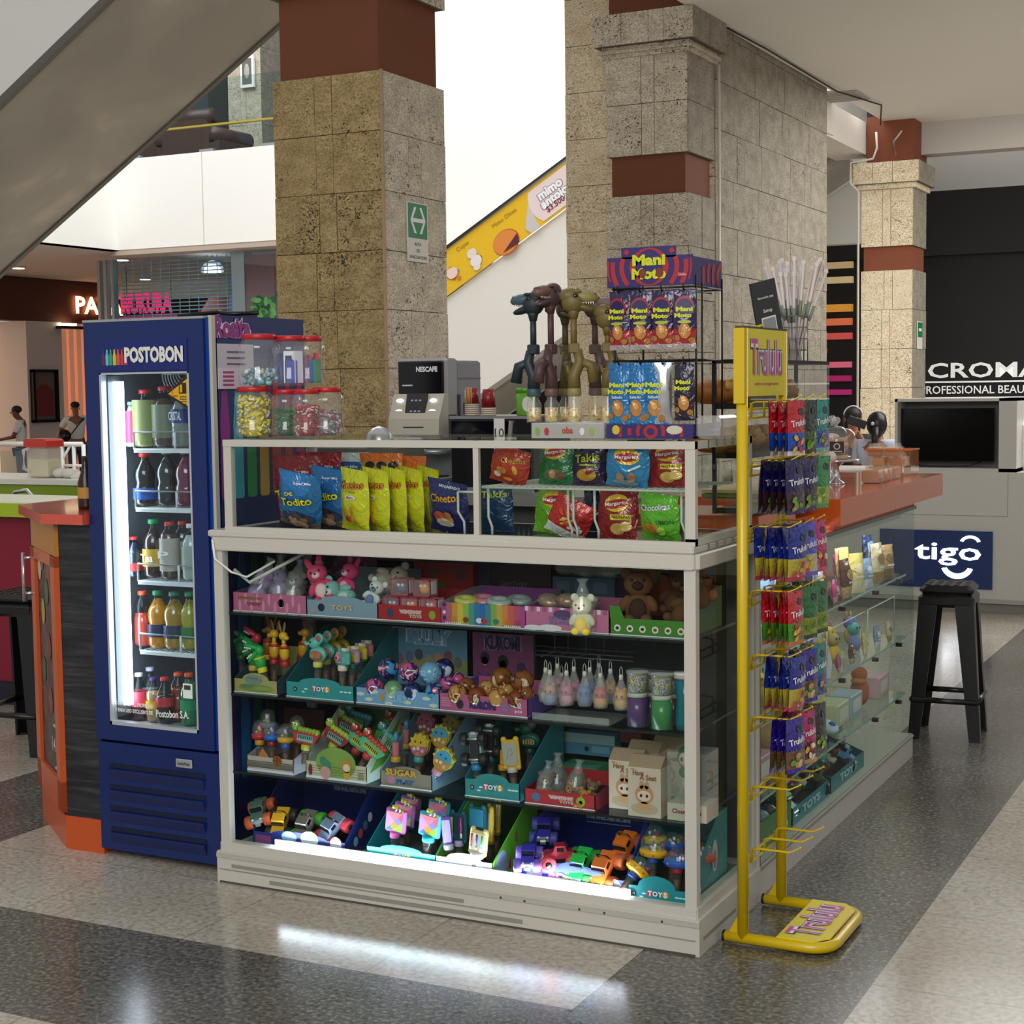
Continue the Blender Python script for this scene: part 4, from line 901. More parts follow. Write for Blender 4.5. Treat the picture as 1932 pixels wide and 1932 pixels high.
setbag('large red snack bag at the left end of the glass tier behind the blue ones',575,1000,.20,bag(.19,.235,.05,'8f1420',[(0,.1,'3b2a22')],[('text','De',-.1,.62,.22,.07,'e6df2a',.25,'1d2a14'),('text','Todito',-.1,.5,.8,.15,'e6df2a',.25,'1d2a14'),('text','Super Mix',.05,.78,.4,.05,'e8e8e8'),('disc',.2,.3,.2,.1,'b8202c')],2),rz=.1,lean=-.16,grp=G1)
setbag('rear red snack bag half hidden behind the large red bag',612,990,.30,bag(.18,.24,.05,'9a1a24',[],[('text','Super Mix',.1,.8,.5,.06,'dddddd')],21),rz=.0,lean=-.1,grp=G1)
setbag('frontmost blue snack bag, lowest of the two, leaning left',568,1003,.07,todito('1b6fb0',3),rz=.12,lean=-.35,roll=.2,grp=G1)
setbag('second blue snack bag standing right of the frontmost blue one',622,1003,.13,todito('1a66ab',4),rz=-.1,lean=-.15,roll=.14,grp=G1)
setbag('small dark wrapped bag between the blue and the yellow bags',650,1003,.15,bag(.10,.20,.05,'7a5a30',[(0,.4,'4a2a2a'),(.7,1,'1d5a98')],chips(0,.4,.3,['c9a060','8a3a2a','d8c49a'],4,9),5),rz=-.7,lean=-.1,grp=G1)
for i,(px,y,lb) in enumerate(((672,.06,'front yellow cheese snack bag, first from the left'),(712,.09,'second yellow cheese snack bag from the left'),(746,.14,'third yellow cheese snack bag from the left'),(780,.17,'fourth yellow cheese snack bag from the left'),(812,.22,'fifth yellow cheese snack bag, nearest the navy bag'))):
    setbag(lb,px,1003,y,bag(.145,.198,.055,'dcd416',[(0,.05,'e6df2a')],[('text','Cheetos',.0,.765,.78,.14,'e8861a',.08,'2a160c'),('rect',0,.67,.4,.04,'b9a81a'),('disc',.08,.57,.16,.04,'e8e0d8'),('text','MAXI',.08,.57,.22,.035,'c8203a'),('disc',-.15,.3,.08,.09,'e0a018',.4),('disc',.08,.36,.05,.09,'e8a81c',-.4),('disc',-.02,.22,.12,.05,'c8501e',.3),('disc',.12,.2,.06,.06,'d8901c')],30+i,crimp=None),rz=-.35-.05*i,lean=-.08,roll=.10,grp=G1)
setbag('yellow topped snack bag at the back with black warning seals',725,985,.33,bag(.17,.235,.05,'c98f1e',[(.85,1,'d86a1c')],[('disc',-.22,.84,.12,.05,'141414'),('disc',.05,.84,.12,.05,'141414'),('disc',.3,.84,.1,.05,'141414')],41),lean=-.05,grp=G1)
setbag('blue snack bag at the back behind the second blue bag',665,985,.36,bag(.17,.235,.05,'1c5f9f',[(.9,1,'c8ccd0')],[('text','Super Mix',0,.8,.5,.05,'e0e0e0')],42),lean=-.05,grp=G1)
setbag('orange snack bag leaning at the back behind the yellow row',775,985,.38,bag(.17,.225,.05,'d9691a',[],[],43),lean=-.05,rz=-.2,grp=G1)
setbag('navy cheese snack bag slumped beside the centre post',850,1010,.10,bag(.15,.175,.05,'1c1f63',[],[('text','Cheetos',0,.72,.72,.14,'e8a02a',.15,'14102a'),('disc',-.12,.35,.16,.11,'c8552a'),('disc',.12,.32,.1,.09,'e0a050'),('disc',0,.25,.22,.08,'d8c8b0'),('disc',.1,.42,.09,.07,'c87838'),('text','HORNEADO',.1,.92,.5,.04,'dcdcdc')],44),rz=-.1,lean=-.3,roll=.16,grp=G1)
ZW=1.333
G2='snack bags on the wire shelf'
setbag('orange red cheese snack bag leaning at the left of the wire shelf',958,935,.10,bag(.125,.118,.045,'bf3a20',[],[('text','Cheetos',.1,.72,.6,.13,'e0902a',.15,'241008'),('disc',-.15,.4,.14,.1,'d8843a'),('disc',-.25,.25,.1,.08,'e8d8c8'),('disc',.2,.5,.06,.12,'e8b03a',.5),('disc',.05,.2,.12,.05,'e8963a')],50),z=ZW,rz=.1,lean=-.25,roll=.28,grp=G2)
def marg(base,seed,w=.12,h=.130,extra=()): return bag(w,h,.045,base,[],[('disc',.0,.74,.30,.19,'e6b62a'),('disc',.0,.72,.30,.10,'b81e24',.15),('text','Margarita',.0,.72,.56,.10,'f0f0ee',.12)]+list(extra),seed)
yb_=[('rect',.12,.44,.5,.12,'d8b41e'),('text','MAS PAPAS',.12,.44,.44,.06,'3a2a10'),('disc',.05,.2,.18,.12,'d9a85a'),('disc',.25,.25,.14,.1,'e6bd6e')]
setbag('green potato crisp bag on the wire shelf beside the orange bag',1050,930,.12,marg('0e6a33',51,extra=[('disc',0,.2,.3,.14,'5f6b40'),('disc',-.05,.22,.08,.1,'c08a60'),('disc',.16,.18,.1,.09,'7a4a34')]),z=ZW,grp=G2)
setbag('dark purple rolled tortilla snack bag in the middle of the wire shelf',1110,930,.11,bag(.105,.126,.045,'2c1040',[],[('text','Takis',0,.62,.75,.2,'c9c41e',.12,'120818'),('rect',.05,.45,.5,.04,'b8b01e'),('disc',0,.22,.3,.14,'c9962a'),('disc',.12,.3,.14,.06,'8a2a1e',.5),('rect',-.1,.88,.4,.05,'a8a01c',.3)],52),z=ZW,grp=G2)
setbag('second dark purple snack bag tucked behind the blue crisp bag',1150,930,.2,bag(.105,.126,.045,'2a0f3c',[],[('text','Takis',0,.7,.75,.2,'a8a01e',.1,'120818')],53),z=ZW,grp=G2)
setbag('light blue potato crisp bag on the wire shelf',1183,935,.06,marg('2c84bd',54,.13,.128,[('disc',-.12,.25,.1,.12,'c09070'),('disc',.14,.27,.1,.13,'a87858'),('disc',0,.12,.3,.08,'8fa0a8'),('rect',.2,.5,.3,.05,'e6eef0',.5)]),z=ZW,rz=.1,roll=.12,lean=-.2,grp=G2)
setbag('rear blue crisp bag behind the light blue one on the wire shelf',1215,925,.22,marg('2a7bb0',55),z=ZW,grp=G2)
setbag('dark red potato crisp bag at the right end of the wire shelf',1260,932,.09,marg('96141c',56,.125,.128,yb_),z=ZW,grp=G2)
setbag('dark blue snack bag left of the centre under the wire shelf',938,1012,.22,bag(.12,.145,.045,'14406a',[],[('text','Takis',0,.8,.75,.14,'b8c42a',.05,'0c1c30')],57),lean=-.05,grp=G1)
setbag('bright green crisp bag under the wire shelf',1040,1018,.20,marg('6fae1e',58,.12,.14),rz=.1,roll=.1,grp=G1)
setbag('crumpled red and white crisp bag slumped under the wire shelf',1062,1020,.10,bag(.13,.125,.045,'c0201e',[(0,.22,'dcd8d4')],chips(0,.5,.35,['d84a1e','e8e0d8','e8b43a','f0f0f0','8a1418'],5,14),59),rz=.2,roll=.45,lean=-.2,grp=G1)
setbag('small navy bag between the red bags under the wire shelf',1118,1010,.3,bag(.07,.13,.04,'0e1a44',[],[],60),grp=G1)
setbag('dark red potato crisp bag standing under the wire shelf',1165,1022,.10,marg('8f1219',61,.125,.14,yb_),rz=.05,grp=G1)
setbag('lime green corn snack bag under the wire shelf near the right post',1247,1027,.09,bag(.13,.14,.045,'66b82a',[],[('text','Chocolitas',-.05,.74,.76,.13,'f2f2ec',.16,'5a6a4a'),('text','LIMON',.2,.45,.4,.09,'2a5a1a',.1),('disc',-.15,.28,.25,.12,'c98a2a'),('disc',.12,.25,.1,.1,'a8d84a')],62),rz=-.15,lean=-.2,roll=.08,grp=G1)
setbag('white and green bag squeezed against the right post under the wire shelf',1288,1030,.13,bag(.08,.13,.04,'d2d2cc',[(0,.25,'4a9a2a')],[('disc',.2,.3,.2,.1,'d86a1e')],63),rz=-1.1,grp=G1)
# ---------------------------------------------------------------- jars on the tier
def jar(r,h,fill,kind,cols,seed,lidc='b51622'):
    g=MB(GL('eef2f2',.07,1,1.6)); pf=[(r*.82,0),(r,h*.05),(r,h*.16),(r*.93,h*.26),(r*.93,h*.6),(r,h*.7),(r*.98,h*.80),(r*.75,h*.9),(r*.72,h*.92)]
    g.lathe(pf,n=22,cap=False)
    l=MB(C(lidc,.35)); l.lathe([(r*.80,h*.90),(r*.82,h*.905),(r*.82,h*.985),(r*.78,h)],n=24)
    rnd=random.Random(seed); c=MB()
    n=int(330*fill) if kind!='sheet' else 16
    top=h*fill*.88
    c.lathe([(r*.5,.003),(r*.5,top*.8),(.01,top*.85)],m=C(cols[0],.5),n=12) if kind!='sheet' else None
    for i in range(n):
        a=rnd.uniform(0,2*PI); q=math.sqrt(rnd.uniform(.5,1))*(r*.80) if rnd.random()<.75 else rnd.uniform(0,r*.7)
        z=rnd.uniform(.01,top) if q>r*.6 else top*rnd.uniform(.80,1.0)
        p=(q*math.cos(a),q*math.sin(a),z); m=C(rnd.choice(cols),.3)
        if kind=='wrap': c.ell(p,(r*.17,r*.075,r*.06),m,n=6,k=4,rot=(rnd.uniform(-.5,.5),rnd.uniform(-1,1),a+PI/2+rnd.uniform(-.3,.3)))
        elif kind=='ball': c.ell(p,(r*.11,)*3,m,n=7,k=5)
        elif kind=='sheet':
            c.M=Matrix.Translation((q*.75*math.cos(a),q*.75*math.sin(a),0))@Matrix.Rotation(a,4,'Z'); c.box(-r*.1,r*.1,-r*.3,r*.3,.01,h*.7*rnd.uniform(.7,1),m); c.M=Matrix.Identity(4)
    return [('jar_wall',g),('lid',l),('candies',c)]
ZJ=1.471
for px,y,r,h,f,k,cols,lb in ((480,.12,.066,.165,.92,'wrap',['d8c81a','e6da2c','c4b414','e0d424','e0d424','b8c0c8'],'jar packed with yellow wrapped candies, bottom row'),
  (541,.17,.052,.155,.68,'wrap',['12602c','1c7a3a','0e4a24','2c8a44'],'jar of dark green wrapped candies, bottom row'),
  (580,.13,.050,.155,.75,'wrap',['a01828','c82a3a','e0b8b8','8a1420'],'jar of red and white wrapped candies, bottom row'),
  (618,.2,.056,.16,.6,'wrap',['9aa0a4','c2c8cc','5a5e60','b0353c'],'jar of silver grey candies at the right end of the bottom row')):
    zz_=ZJ
    put('candy_jar',lb,'candy jar',jar(r,h,f,k,cols,px),(X(px,820,y),y,zz_),group='red lidded candy jars')
for px,y,r,h,f,k,cols,lb in ((490,.13,.068,.170,.36,'ball',['5aa0b8','9fd0dc','cfe4e8','3a7a94','a89a8a'],'upper jar of small pale blue candies, nearest the cooler'),
  (549,.20,.060,.165,.75,'sheet',['1c3a9a','243f8a','d8dce8','0e1e58'],'upper jar of blue wrapped sticks in the middle of the stack'),
  (583,.27,.055,.165,.72,'sheet',['2a6ab8','a8402c','2a8a5a','c83a4a'],'upper jar of mixed coloured sweets at the right of the stack')):
    put('candy_jar',lb,'candy jar',jar(r,h,f,k,cols,px),(X(px,715,y),y,ZJ+.1655 if px>500 else ZJ+.166),group='red lidded candy jars')
# ---------------------------------------------------------------- coffee machine, microwave, cups (on the inner counter)
ZC=1.21
b=MB(C('5a5750',.6)); b.box(-3.3,-.62,1.25,2.2,1.17,ZC,C('8f8a82',.3)); b.box(-3.3,-.62,1.35,2.2,0,1.17)
put('rear_worktop','grey inner worktop carrying the coffee machine and microwave','counter',b)
SV=C('a6a6a8',.3,.5); SVD=C('8d8c92',.4,.4)
yc_=1.5; xa_,xb_=X(743,690,yc_),X(838,690,yc_); za_,zb_=ZC,Z(790,676,yc_)
w=xb_-xa_; H=zb_-za_; xc=(xa_+xb_)/2
bd_=MB(SVD); bd_.box(-w/2+.005,w/2,.10,.32,.0,H-.01,bev=.008); bd_.box(-w/2,w/2,.02,.12,H*.55,H,bev=.01,m=SV)
bd_.box(w/2-.001,w/2+.003,.12,.31,H-.085,H-.08,C('6a6a70',.4)); bd_.box(w/2,w/2+.004,.17,.25,H-.17,H-.13,C('b4b4ba',.3)); bd_.box(w/2,w/2+.004,.16,.30,H-.23,H-.185,C('2c2c30',.4)); bd_.box(w/2+.002,w/2+.006,.20,.29,H-.225,H-.19,C('8f9098',.4)); bd_.box(w/2,w/2+.006,.11,.125,H-.24,H-.15,C('1c1c1e',.4))
fp=MB(C('060608',.15)); fp.box(-w/2+.012,w/2-.012,.008,.022,H*.72,H-.012,bev=.005); fp.text('NESCAFE',(w*.14,.006,H-.045),.022,C('e6e6e6',.5),w=w*.42,bold=.04); fp.box(-w*.35,-w*.15,.006,.008,H*.79,H*.8,C('8fa0a8',.5,e=.5))
kp=MB(C('b9b3a6',.3)); kp.plate([(.0,H*.40),(-.055,H*.42),(-.05,H*.54),(-.0,H*.73),(.03,H*.73),(.03,H*.40)],-w/2-.0,w/2+.0,C('bdb7a8',.3),'x')
sc_=MB(C('2c2d30',.2)); sc_.M=Matrix.Rotation(-.42,4,'X')@Matrix.Identity(4); sc_.M=Matrix.Translation((0,-.032,H*.585))@Matrix.Rotation(-.25,4,'X'); sc_.box(-w*.2,w*.2,-.006,.004,-H*.12,H*.15); 
for r_ in range(3):
    for s_ in (-1,1): sc_.disc((s_*w*.33,-.004,-H*.075+r_*H*.085),w*.075,.009,C('eef4f6',.3,e=1.2),n=14)
    for s_ in (-1,0,1): sc_.disc((s_*w*.08,-.0075,-H*.075+r_*H*.085),.007,.004,C('a0a8ac',.4),n=8)
sp=MB(CHROME); sp.box(-w*.2,w*.2,-.06,-.02,H*.30,H*.40,bev=.006); sp.tube([(-.02,-.045,H*.30),(-.02,-.045,H*.2)],.008); sp.tube([(.02,-.045,H*.30),(.02,-.045,H*.2)],.008)
dt=MB(C('c9c9cc',.2,.6)); dt.box(-w/2+.01,w/2-.01,-.08,.1,.0,.05,bev=.006); dt.box(-w/2+.03,w/2-.03,-.07,.08,.05,.055,BLACK)
ft_=MB(SV); ft_.lathe([(w*.5,0),(w*.5,.02)],(0,.03,H*.27),sy=.55,n=20)
put('coffee_machine','silver and black hot drinks machine behind the glass tier','coffee machine',[('body',bd_),('front_panel',fp),('keypad_housing',kp),('keypad',sc_),('spout',sp),('drip_tray',dt),('cup_platform',ft_)],(xc,yc_,za_))
ym=1.45; x0,x1,z1=X(848,800,ym),X(1004,800,ym),Z(900,785,ym); w=x1-x0; h=z1-ZC
m=MB(C('3a3b3d',.35)); m.box(-w/2,w/2,.01,.36,.01,h,bev=.005); d_=MB(C('0b0d0f',.12)); d_.box(-w/2+.01,w*.22,-.004,.01,.02,h-.02); d_.disc((-w*.12,-.006,h*.5),w*.19,h*.32,C('030303',.3),n=20)
hn_=MB(C('8c867a',.3,.5)); hn_.tube([(w*.235,-.012,.02),(w*.255,-.03,h*.5),(w*.27,-.012,h-.02)],.010)
cp=MB(C('141517',.3)); cp.box(w*.3,w/2-.005,-.004,.01,.015,h-.015); 
for i in range(3):
    for j_ in range(2): cp.disc((w*.335+i*.022,-.006,h*.35+j_*h*.25),.006,.006,C('c6cacc',.4),n=8)
pp=MB(C('dedcd4',.6)); pp.box(-w*.0+.02,w*.18,-.008,-.005,h*.35,h-.01); pp.text('10',(w*.12,-.009,h*.78),.035,C('2a2a2a',.5),w=w*.11,bold=0); pp.text('minutos',(w*.12,-.009,h*.62),.008,C('5a5a5a',.5),w=w*.09)
tr_=MB(SV); tr_.box(-w/2,w/2,-.002,.012,0,.015); tr2=MB(SV); tr2.box(-w/2,w/2,-.002,.012,h-.012,h)
put('microwave_oven','black microwave oven with a paper reading 10 on its door','microwave',[('body',m),('door',d_,[('door_handle',hn_)]),('control_panel',cp),('paper_note',pp,'white paper note reading 10'),('trim_strip',tr_),('trim_strip',tr2)],((x0+x1)/2,ym,ZC))
zt_=z1+.001
for i,(px,n_,lb) in enumerate(((891,6,'left stack of red paper cups holding stirrers on the microwave'),(922,4,'right stack of red paper cups on the microwave'))):
    P=[]
    y=ym+.12; 
    for k in range(n_):
        c_=MB(C('c9b8a4',.6)); c_.lathe([(.031,k*.008),(.0315,k*.008+.003),(.0305,k*.008+.006)],n=18); P.append(('cup_rim',c_))
    z0_=n_*.008; hh=.13-z0_
    c_=MB(speck('cup_red','7d1218',['a81c24','7d1218','d8a08a'],60,.4,.55)); c_.lathe([(.030,z0_),(.023,z0_+hh*.75)],n=18); P.append(('cup_body',c_))
    if i==0:
        for q_ in range(5): s_=MB(C('d8a060',.6)); s_.tube([(-.015+q_*.007,-.031,z0_+.0),(-.012+q_*.006,-.026,z0_+hh*.8)],.002,n=5); P.append(('stirrer',s_))
    put('cup_stack',lb,'cups',P,(X(px,780,y),y,zt_))
b=MB(C('5f9c2a',.35)); b.lathe([(.036,0),(.038,.004),(.038,.092)],n=20); l=MB(C('4f9420',.3)); l.lathe([(.0395,.09),(.0395,.107),(.036,.109)],n=20)
k=MB(C('c9c6b6',.5)); k.disc((.012,-.0385,.045),.02,.03,C('cfccc0',.5),warp=lambda p:Vector((p.x,-math.sqrt(max(0,.0392**2-p.x**2)),p.z)),n=14,rings=2)
y=ym+.05; put('tub','green snack tub with white label standing on the microwave','tub',[('tub_body',b),('lid',l),('tub_label',k)],(X(992,782,y),y,zt_),rz=.3)
b=MB(C('c6c7c9',.25,.5)); yl_=1.1
b.lathe([(.05,0),(.055,.02),(.05,.05),(.03,.075),(.0,.085)],n=20); b.lathe([(.056,.018),(.056,.028)],n=20,m=BLACK)
put('blender_base','small rounded white and black appliance left of the drinks machine','appliance',b,(X(716,822,yl_),yl_,Z(716,830,yl_)-.03))
b=MB(C('6b6860',.5)); zz_=Z(716,830,yl_)-.03; b.box(-.25,.1,-.12,.12,1.21,zz_); put('appliance_box','grey box carrying the rounded appliance behind the crisps','box',b,(X(716,822,yl_),yl_+.05,0))
# ---------------------------------------------------------------- glass cabinet with pastries, straws, sign
xw=-.03; pA,pB=W(1352,676,0,xw),W(1565,682,0,xw); ya,yb2=.58,pB.y; zt2=pB.z; zb2=1.217
fr=MB(C('17181a',.3)); Dw=-X(1343,700,.58)+xw
fr.box(xw-Dw,xw,ya,yb2,zt2-.012,zt2); fr.box(xw-Dw,xw-Dw+.012,ya,ya+.012,zb2,zt2)
for z in (zb2,zb2+(zt2-zb2)*.36,zb2+(zt2-zb2)*.68): fr.box(xw-Dw+.01,xw-.008,ya+.01,yb2-.01,z,z+.018)
fr.box(xw-Dw,xw-Dw+.012,yb2-.012,yb2,zb2,zt2)
gg=MB(GL('e6eeea',.06,1,1.5)); gg.box(xw-.005,xw,ya,yb2,zb2,zt2-.012); gg.box(xw-Dw,xw,yb2-.006,yb2,zb2,zt2-.012)
put('pastry_cabinet','glass pastry cabinet with dark shelves on the orange counter','cabinet',[('frame',fr),('glass_pane',gg)])
rnd=random.Random(3)
for s_ in range(2):
    z=zb2+(zt2-zb2)*(.36 if s_==0 else .68)+.0185
    for i in range(6):
        y=ya+.07+i*(yb2-ya-.12)/6; c=rnd.choice(['b87a2c','a8641f','c89038'])
        b=MB(C(c,.5)); b.ell((0,0,.035),(.09,.05,.04),rot=(0,0,.4)); 
        for k in range(4): b.ell((-.06+.04*k,-.0,.055),(.012,.045,.02),C('d8a850',.5),n=8,k=5)
        put('pastry',('baked pastry %s from the front on the %s shelf of the glass cabinet'%(ORD[i],['middle','top'][s_])),'pastry',b,(xw-.15,y,z),group='pastries in the glass cabinet')
b=MB(C('c8b47a',.6)); 
for i in range(3): b.box(-.1,.1,-.18,.18,.0+i*.014,.011+i*.014,[C('b8893e',.6),C('6a8a3a',.6),C('d8c890',.6)][i])
put('sandwich','flat stacked sandwich on the lowest shelf of the glass cabinet','sandwich',b,(xw-.16,(ya+yb2)/2,zb2+.0185))
# straw holder
ys_=W(1490,670,0,xw-.12).y; cxs=xw-.12
b=MB(C('8a8d8f',.3,.8))
for z in (0,.04,.08,.12,.16): b.tube([(.052*math.cos(a*PI/8),.052*math.sin(a*PI/8),z+.003) for a in range(16)],.0016,n=4,closed=True)
for a in range(12): b.tube([(.052*math.cos(a*PI/6),.052*math.sin(a*PI/6),.002),(.052*math.cos(a*PI/6),.052*math.sin(a*PI/6),.16)],.0014,n=4)
b.lathe([(.05,0),(.05,.003)],n=16); ph_=W(1497,670,0,cxs)
put('straw_holder','round wire holder for straws on top of the glass cabinet','holder',b,(cxs,ph_.y,zt2))
rnd=random.Random(5)
WR=[C('dcd2cc',.6),C('d8c6be',.6),C('cfcad2',.6),C('e2d8d0',.6)]
for i in range(34):
    a=rnd.uniform(0,2*PI); r=rnd.uniform(.0,.04); lx=(i/33-.5)*2
    tz=rnd.uniform(.30,.36); bx_,by_=r*math.cos(a),r*math.sin(a)
    # straws lean both ways in the camera's plane
    L=Vector((lx*.10+rnd.uniform(-.02,.02),rnd.uniform(-.05,.05)+lx*.06,tz)); st=MB(WR[i%4])
    p0=Vector((bx_*.6-lx*.01,by_*.6,.004)); st.tube([tuple(p0),tuple(p0+L)],.0052,n=6); e=p0+L; st.box(e.x-.007,e.x+.007,e.y-.002,e.y+.002,e.z-.003,e.z+.012)
    md=p0+L*.55; st.tube([tuple(p0+L*.45),tuple(p0+L*.62)],.0054,C('8a9084',.6),n=6)
    nm='wrapped paper straw standing in the wire holder'
    put('wrapped_straw',nm,'straw',st,(cxs,ph_.y,zt2),group='wrapped straws in the wire holder')
p0=W(1462,668,0,xw-.06); b=MB(C('2e2f31',.4)); b.box(-.055,.055,-.004,.004,0,.27)
b.text('Bienvenido, paga',(-.0,-.006,.215),.010,C('d8d8d8',.5),w=.07); b.text('Sumup',(0,-.006,.17),.016,C('e0e0e0',.5),w=.04); b.box(-.028,.028,-.0055,-.004,.065,.145,C('8f9296',.5)); b.box(-.032,.032,-.0048,-.004,.06,.15,C('e6e6e6',.5)); b.box(-.03,.03,-.0055,-.004,.04,.047,C('cfcfcf',.5))
b.box(-.058,-.03,-.007,.005,.125,.132,C('d8d02a',.4)); b.box(.03,.058,-.007,.005,.075,.082,C('d8d02a',.4))
put('payment_sign','tilted dark grey payment card sign leaning by the straws','sign',b,(p0.x+.0,p0.y,zt2),rot=(0,-.22,1.05))
# ---------------------------------------------------------------- dinosaur grabbers
def dino(c,c2,seed,hl=.25,face=1,kind=0):
    """reacher toy: candy bottle base, grip, neck tube and a dinosaur head"""
    g=MB(GL('eef0f0',.08,1,1.5)); g.lathe([(.022,0),(.022,.055),(.014,.07),(.014,.08)],n=14,cap=False)
    cn=MB(speck('candy_mix','c8d0a0',['d86a3a','d8c84a','6aa04a','c83a3a'],90,.4,.45)); cn.lathe([(.02,.003),(.02,.045)],n=12)
    a=C(c,.5); bb=C(c2,.5); e=MB(a)
    e.lathe([(.018,.078),(.021,.082),(.021,.10),(.017,.105)],n=14,m=bb)
    gr=MB(a); gr.tube([(0,0,.10),(.0,0,.14),(.018*face,0,.18),(.01*face,0,.215)],.02,n=12,r2=.014); gr.tube([(.018*face,0,.18),(.05*face,.0,.17),(.06*face,0,.12)],.014,n=10,r2=.018)
    gr.tube([(-.0,0,.14),(-.018*face,0,.15),(-.02*face,0,.17)],.005,n=8)
    nk=MB(a); nk.box(-.016,.016,-.014,.014,.205,.235,bev=.003); nk.tube([(0,0,.22),(0,0,.22+hl)],.0095,n=12); nk.tube([(0,0,.20+hl),(0,0,.235+hl)],.011,n=12,r2=.02)
    z=.25+hl; hd=MB(a); f=face
    hd.ell((0,0,z),(.036,.028,.034)); hd.ell((.034*f,0,z+.014),(.042,.023,.019),bb,rot=(0,.1*f,0)); hd.ell((.030*f,0,z-.016),(.038,.021,.011),rot=(0,.25*f,0)); hd.ell((-.012*f,0,z+.018),(.03,.024,.024)); [hd.ell((-.03*f+.004*q,0,z+.03-.012*q),(.007,.006,.008),n=8,k=5) for q in range(5)]
    for s in (-1,1):
        hd.ell((.004*f,s*.022,z+.016),(.008,.005,.008),C('1a120e',.2)); hd.ell((.012*f,s*.016,z+.030),(.012,.006,.005),n=8,k=6)
    for i in range(6):
        hd.add([(.02*f+i*.007*f,-.014,z-.0),(.025*f+i*.007*f,-.014,z-.0),(.0225*f+i*.007*f,-.014,z-.008)],[(0,1,2)],C('e8e4d8',.4))
    hd.box(min(.0,.03*f),max(.0,.03*f),-.02,-.018,z-.004,z-.002,C('b8b8b4',.4))
    hd.ell((.06*f,.0,z+.02),(.01,.013,.008))
    return [('candy_bottle',g,[('candies',cn)]),('collar',e),('grip',gr),('neck',nk),('head',hd)]
ZD=ZJ+.045
for i,(px,y,c,c2,hl,f,rz,lb) in enumerate(((1008,.16,'1c2b33','3d5560',.20,-1,0,'dark teal dinosaur grabber toy facing left'),(1041,.15,'4a3434','6a4c44',.22,-1,1.3,'brown maroon dinosaur grabber toy facing the viewer'),
    (1084,.12,'6a5c2c','8a8048',.20,1,.5,'olive dinosaur grabber toy with open eye facing right'),(1068,.28,'4f4522','6a5c34',.19,1,-.9,'rear olive dinosaur grabber behind the brown one'),(1124,.30,'54413e','7a6660',.19,1,0,'tall brown dinosaur grabber toy facing right at the back'),(1148,.14,'6a5a2a','8a7a40',.15,1,.2,'low olive dinosaur grabber at the right end facing right'))):
    zz_=ZD+(.02 if i==4 else 0)
    put('dinosaur_grabber',lb,'toy',dino(c,c2,i,hl-.095,f),(X(px,790,y),y,ZD),rz=rz,group='dinosaur grabber toys on the glass tier')
x0,x1=X(1003,825,.08),X(1140,825,.08)
b=MB(GL('e6e6e2',.35,.9)); 
for a in ((x0,x1,.08,.084),(x0,x1,.36,.364)): b.box(a[0],a[1],a[2],a[3],ZJ,ZJ+.045)
b.box(x0,x0+.004,.08,.36,ZJ,ZJ+.045); b.box(x1-.004,x1,.08,.36,ZJ,ZJ+.045)
k=MB(C('d4d4cc',.5)); k.box(x0+.004,x1-.004,.084,.36,ZJ,ZJ+.043)
t=MB(C('b5502a',.5)); xm_=(x0+x1)/2; t.text('oba',(xm_-.0,.078,ZJ+.024),.02,C('b5402a',.5),w=.035,bold=.03)
for u_,c in ((x0+.02,'7aa83a'),(x0+.05,'b8282a'),(x1-.07,'e0ded4'),(x1-.04,'8fb04a')): t.disc((u_,.0785,ZJ+.02),.008,.012,C(c,.5),n=8)
put('display_tray','clear candy display tray holding the dinosaur grabbers','tray',[('tray_wall',b),('base',k),('print',t)])
# ---------------------------------------------------------------- peanut rack
yR=.10; rx0,rx1=X(1158,830,yR),X(1314,830,yR); zr0=ZJ; ztop=Z(1240,535,yR)
b=MB(BLACK)
for x in (rx0+.005,rx1):
    for y in (yR,yR+.22): b.tube([(x,y,zr0),(x,y,ztop+.02)],.0032,n=6)
zh1=Z(1230,545,yR)+.002; zh2=Z(1230,680,yR)
for z in (zh1,zh2,zr0+.02):
    b.tube([(rx0,yR,z),(rx1,yR,z),(rx1,yR+.22,z),(rx0,yR+.22,z),(rx0,yR,z)],.003,n=6)
b.tube([(rx1,yR+.05,zr0),(rx1,yR+.05,ztop)],.003,n=6)
hk=[]
for z in (zh1,zh2):
    for i in range(4):
        x=rx0+.03+i*(rx1-rx0-.055)/3; h_=MB(BLACK); h_.tube([(x,yR+.2,z-.01),(x,yR-.03,z-.01),(x,yR-.04,z+.008)],.0026,n=6); hk.append(('hook',h_))
def rings(mb,x0,x1,z0,z1,y,cx,cz,u,v,nr=7):
    pass
hdm=MB(C('2a1f66',.5)); hz0,hz1=Z(1230,540,yR),Z(1230,487,yR); bz0=Z(1230,540,yR)
xl_,xr_=X(1147,520,yR),X(1308,520,yR); yd=yR+.24
hdm.box(xl_,xr_,yR-.006,yR-.002,hz0,hz0+.085); hdm.box(xl_+.045,xr_-.05,yR-.006,yR-.002,hz0+.08,hz0+.112); hdm.box(xr_-.004,xr_,yR-.002,yd,hz0,hz0+.08); hdm.box(xl_,xl_+.004,yR-.002,yd,hz0,hz0+.08)
cxr,czr=(xl_+xr_)/2-.0,hz0+.055
def arcs(mb,cx,cz,rs,x0,x1,z0,z1,y,m,side=None):
    for (ra,rb) in rs:
        for k in range(36):
            a0,a1=2*PI*k/36,2*PI*(k+1)/36; q=[]
            for r_,a in ((ra,a0),(rb,a0),(rb,a1),(ra,a1)): q.append((cx+r_*math.cos(a),cz+r_*.9*math.sin(a)))
            if all(x0<=u<=x1 and z0<=v<=z1 for u,v in q): mb.add([(u,y,v) if side is None else (side,u,v) for u,v in q],[(0,1,2,3)],m)
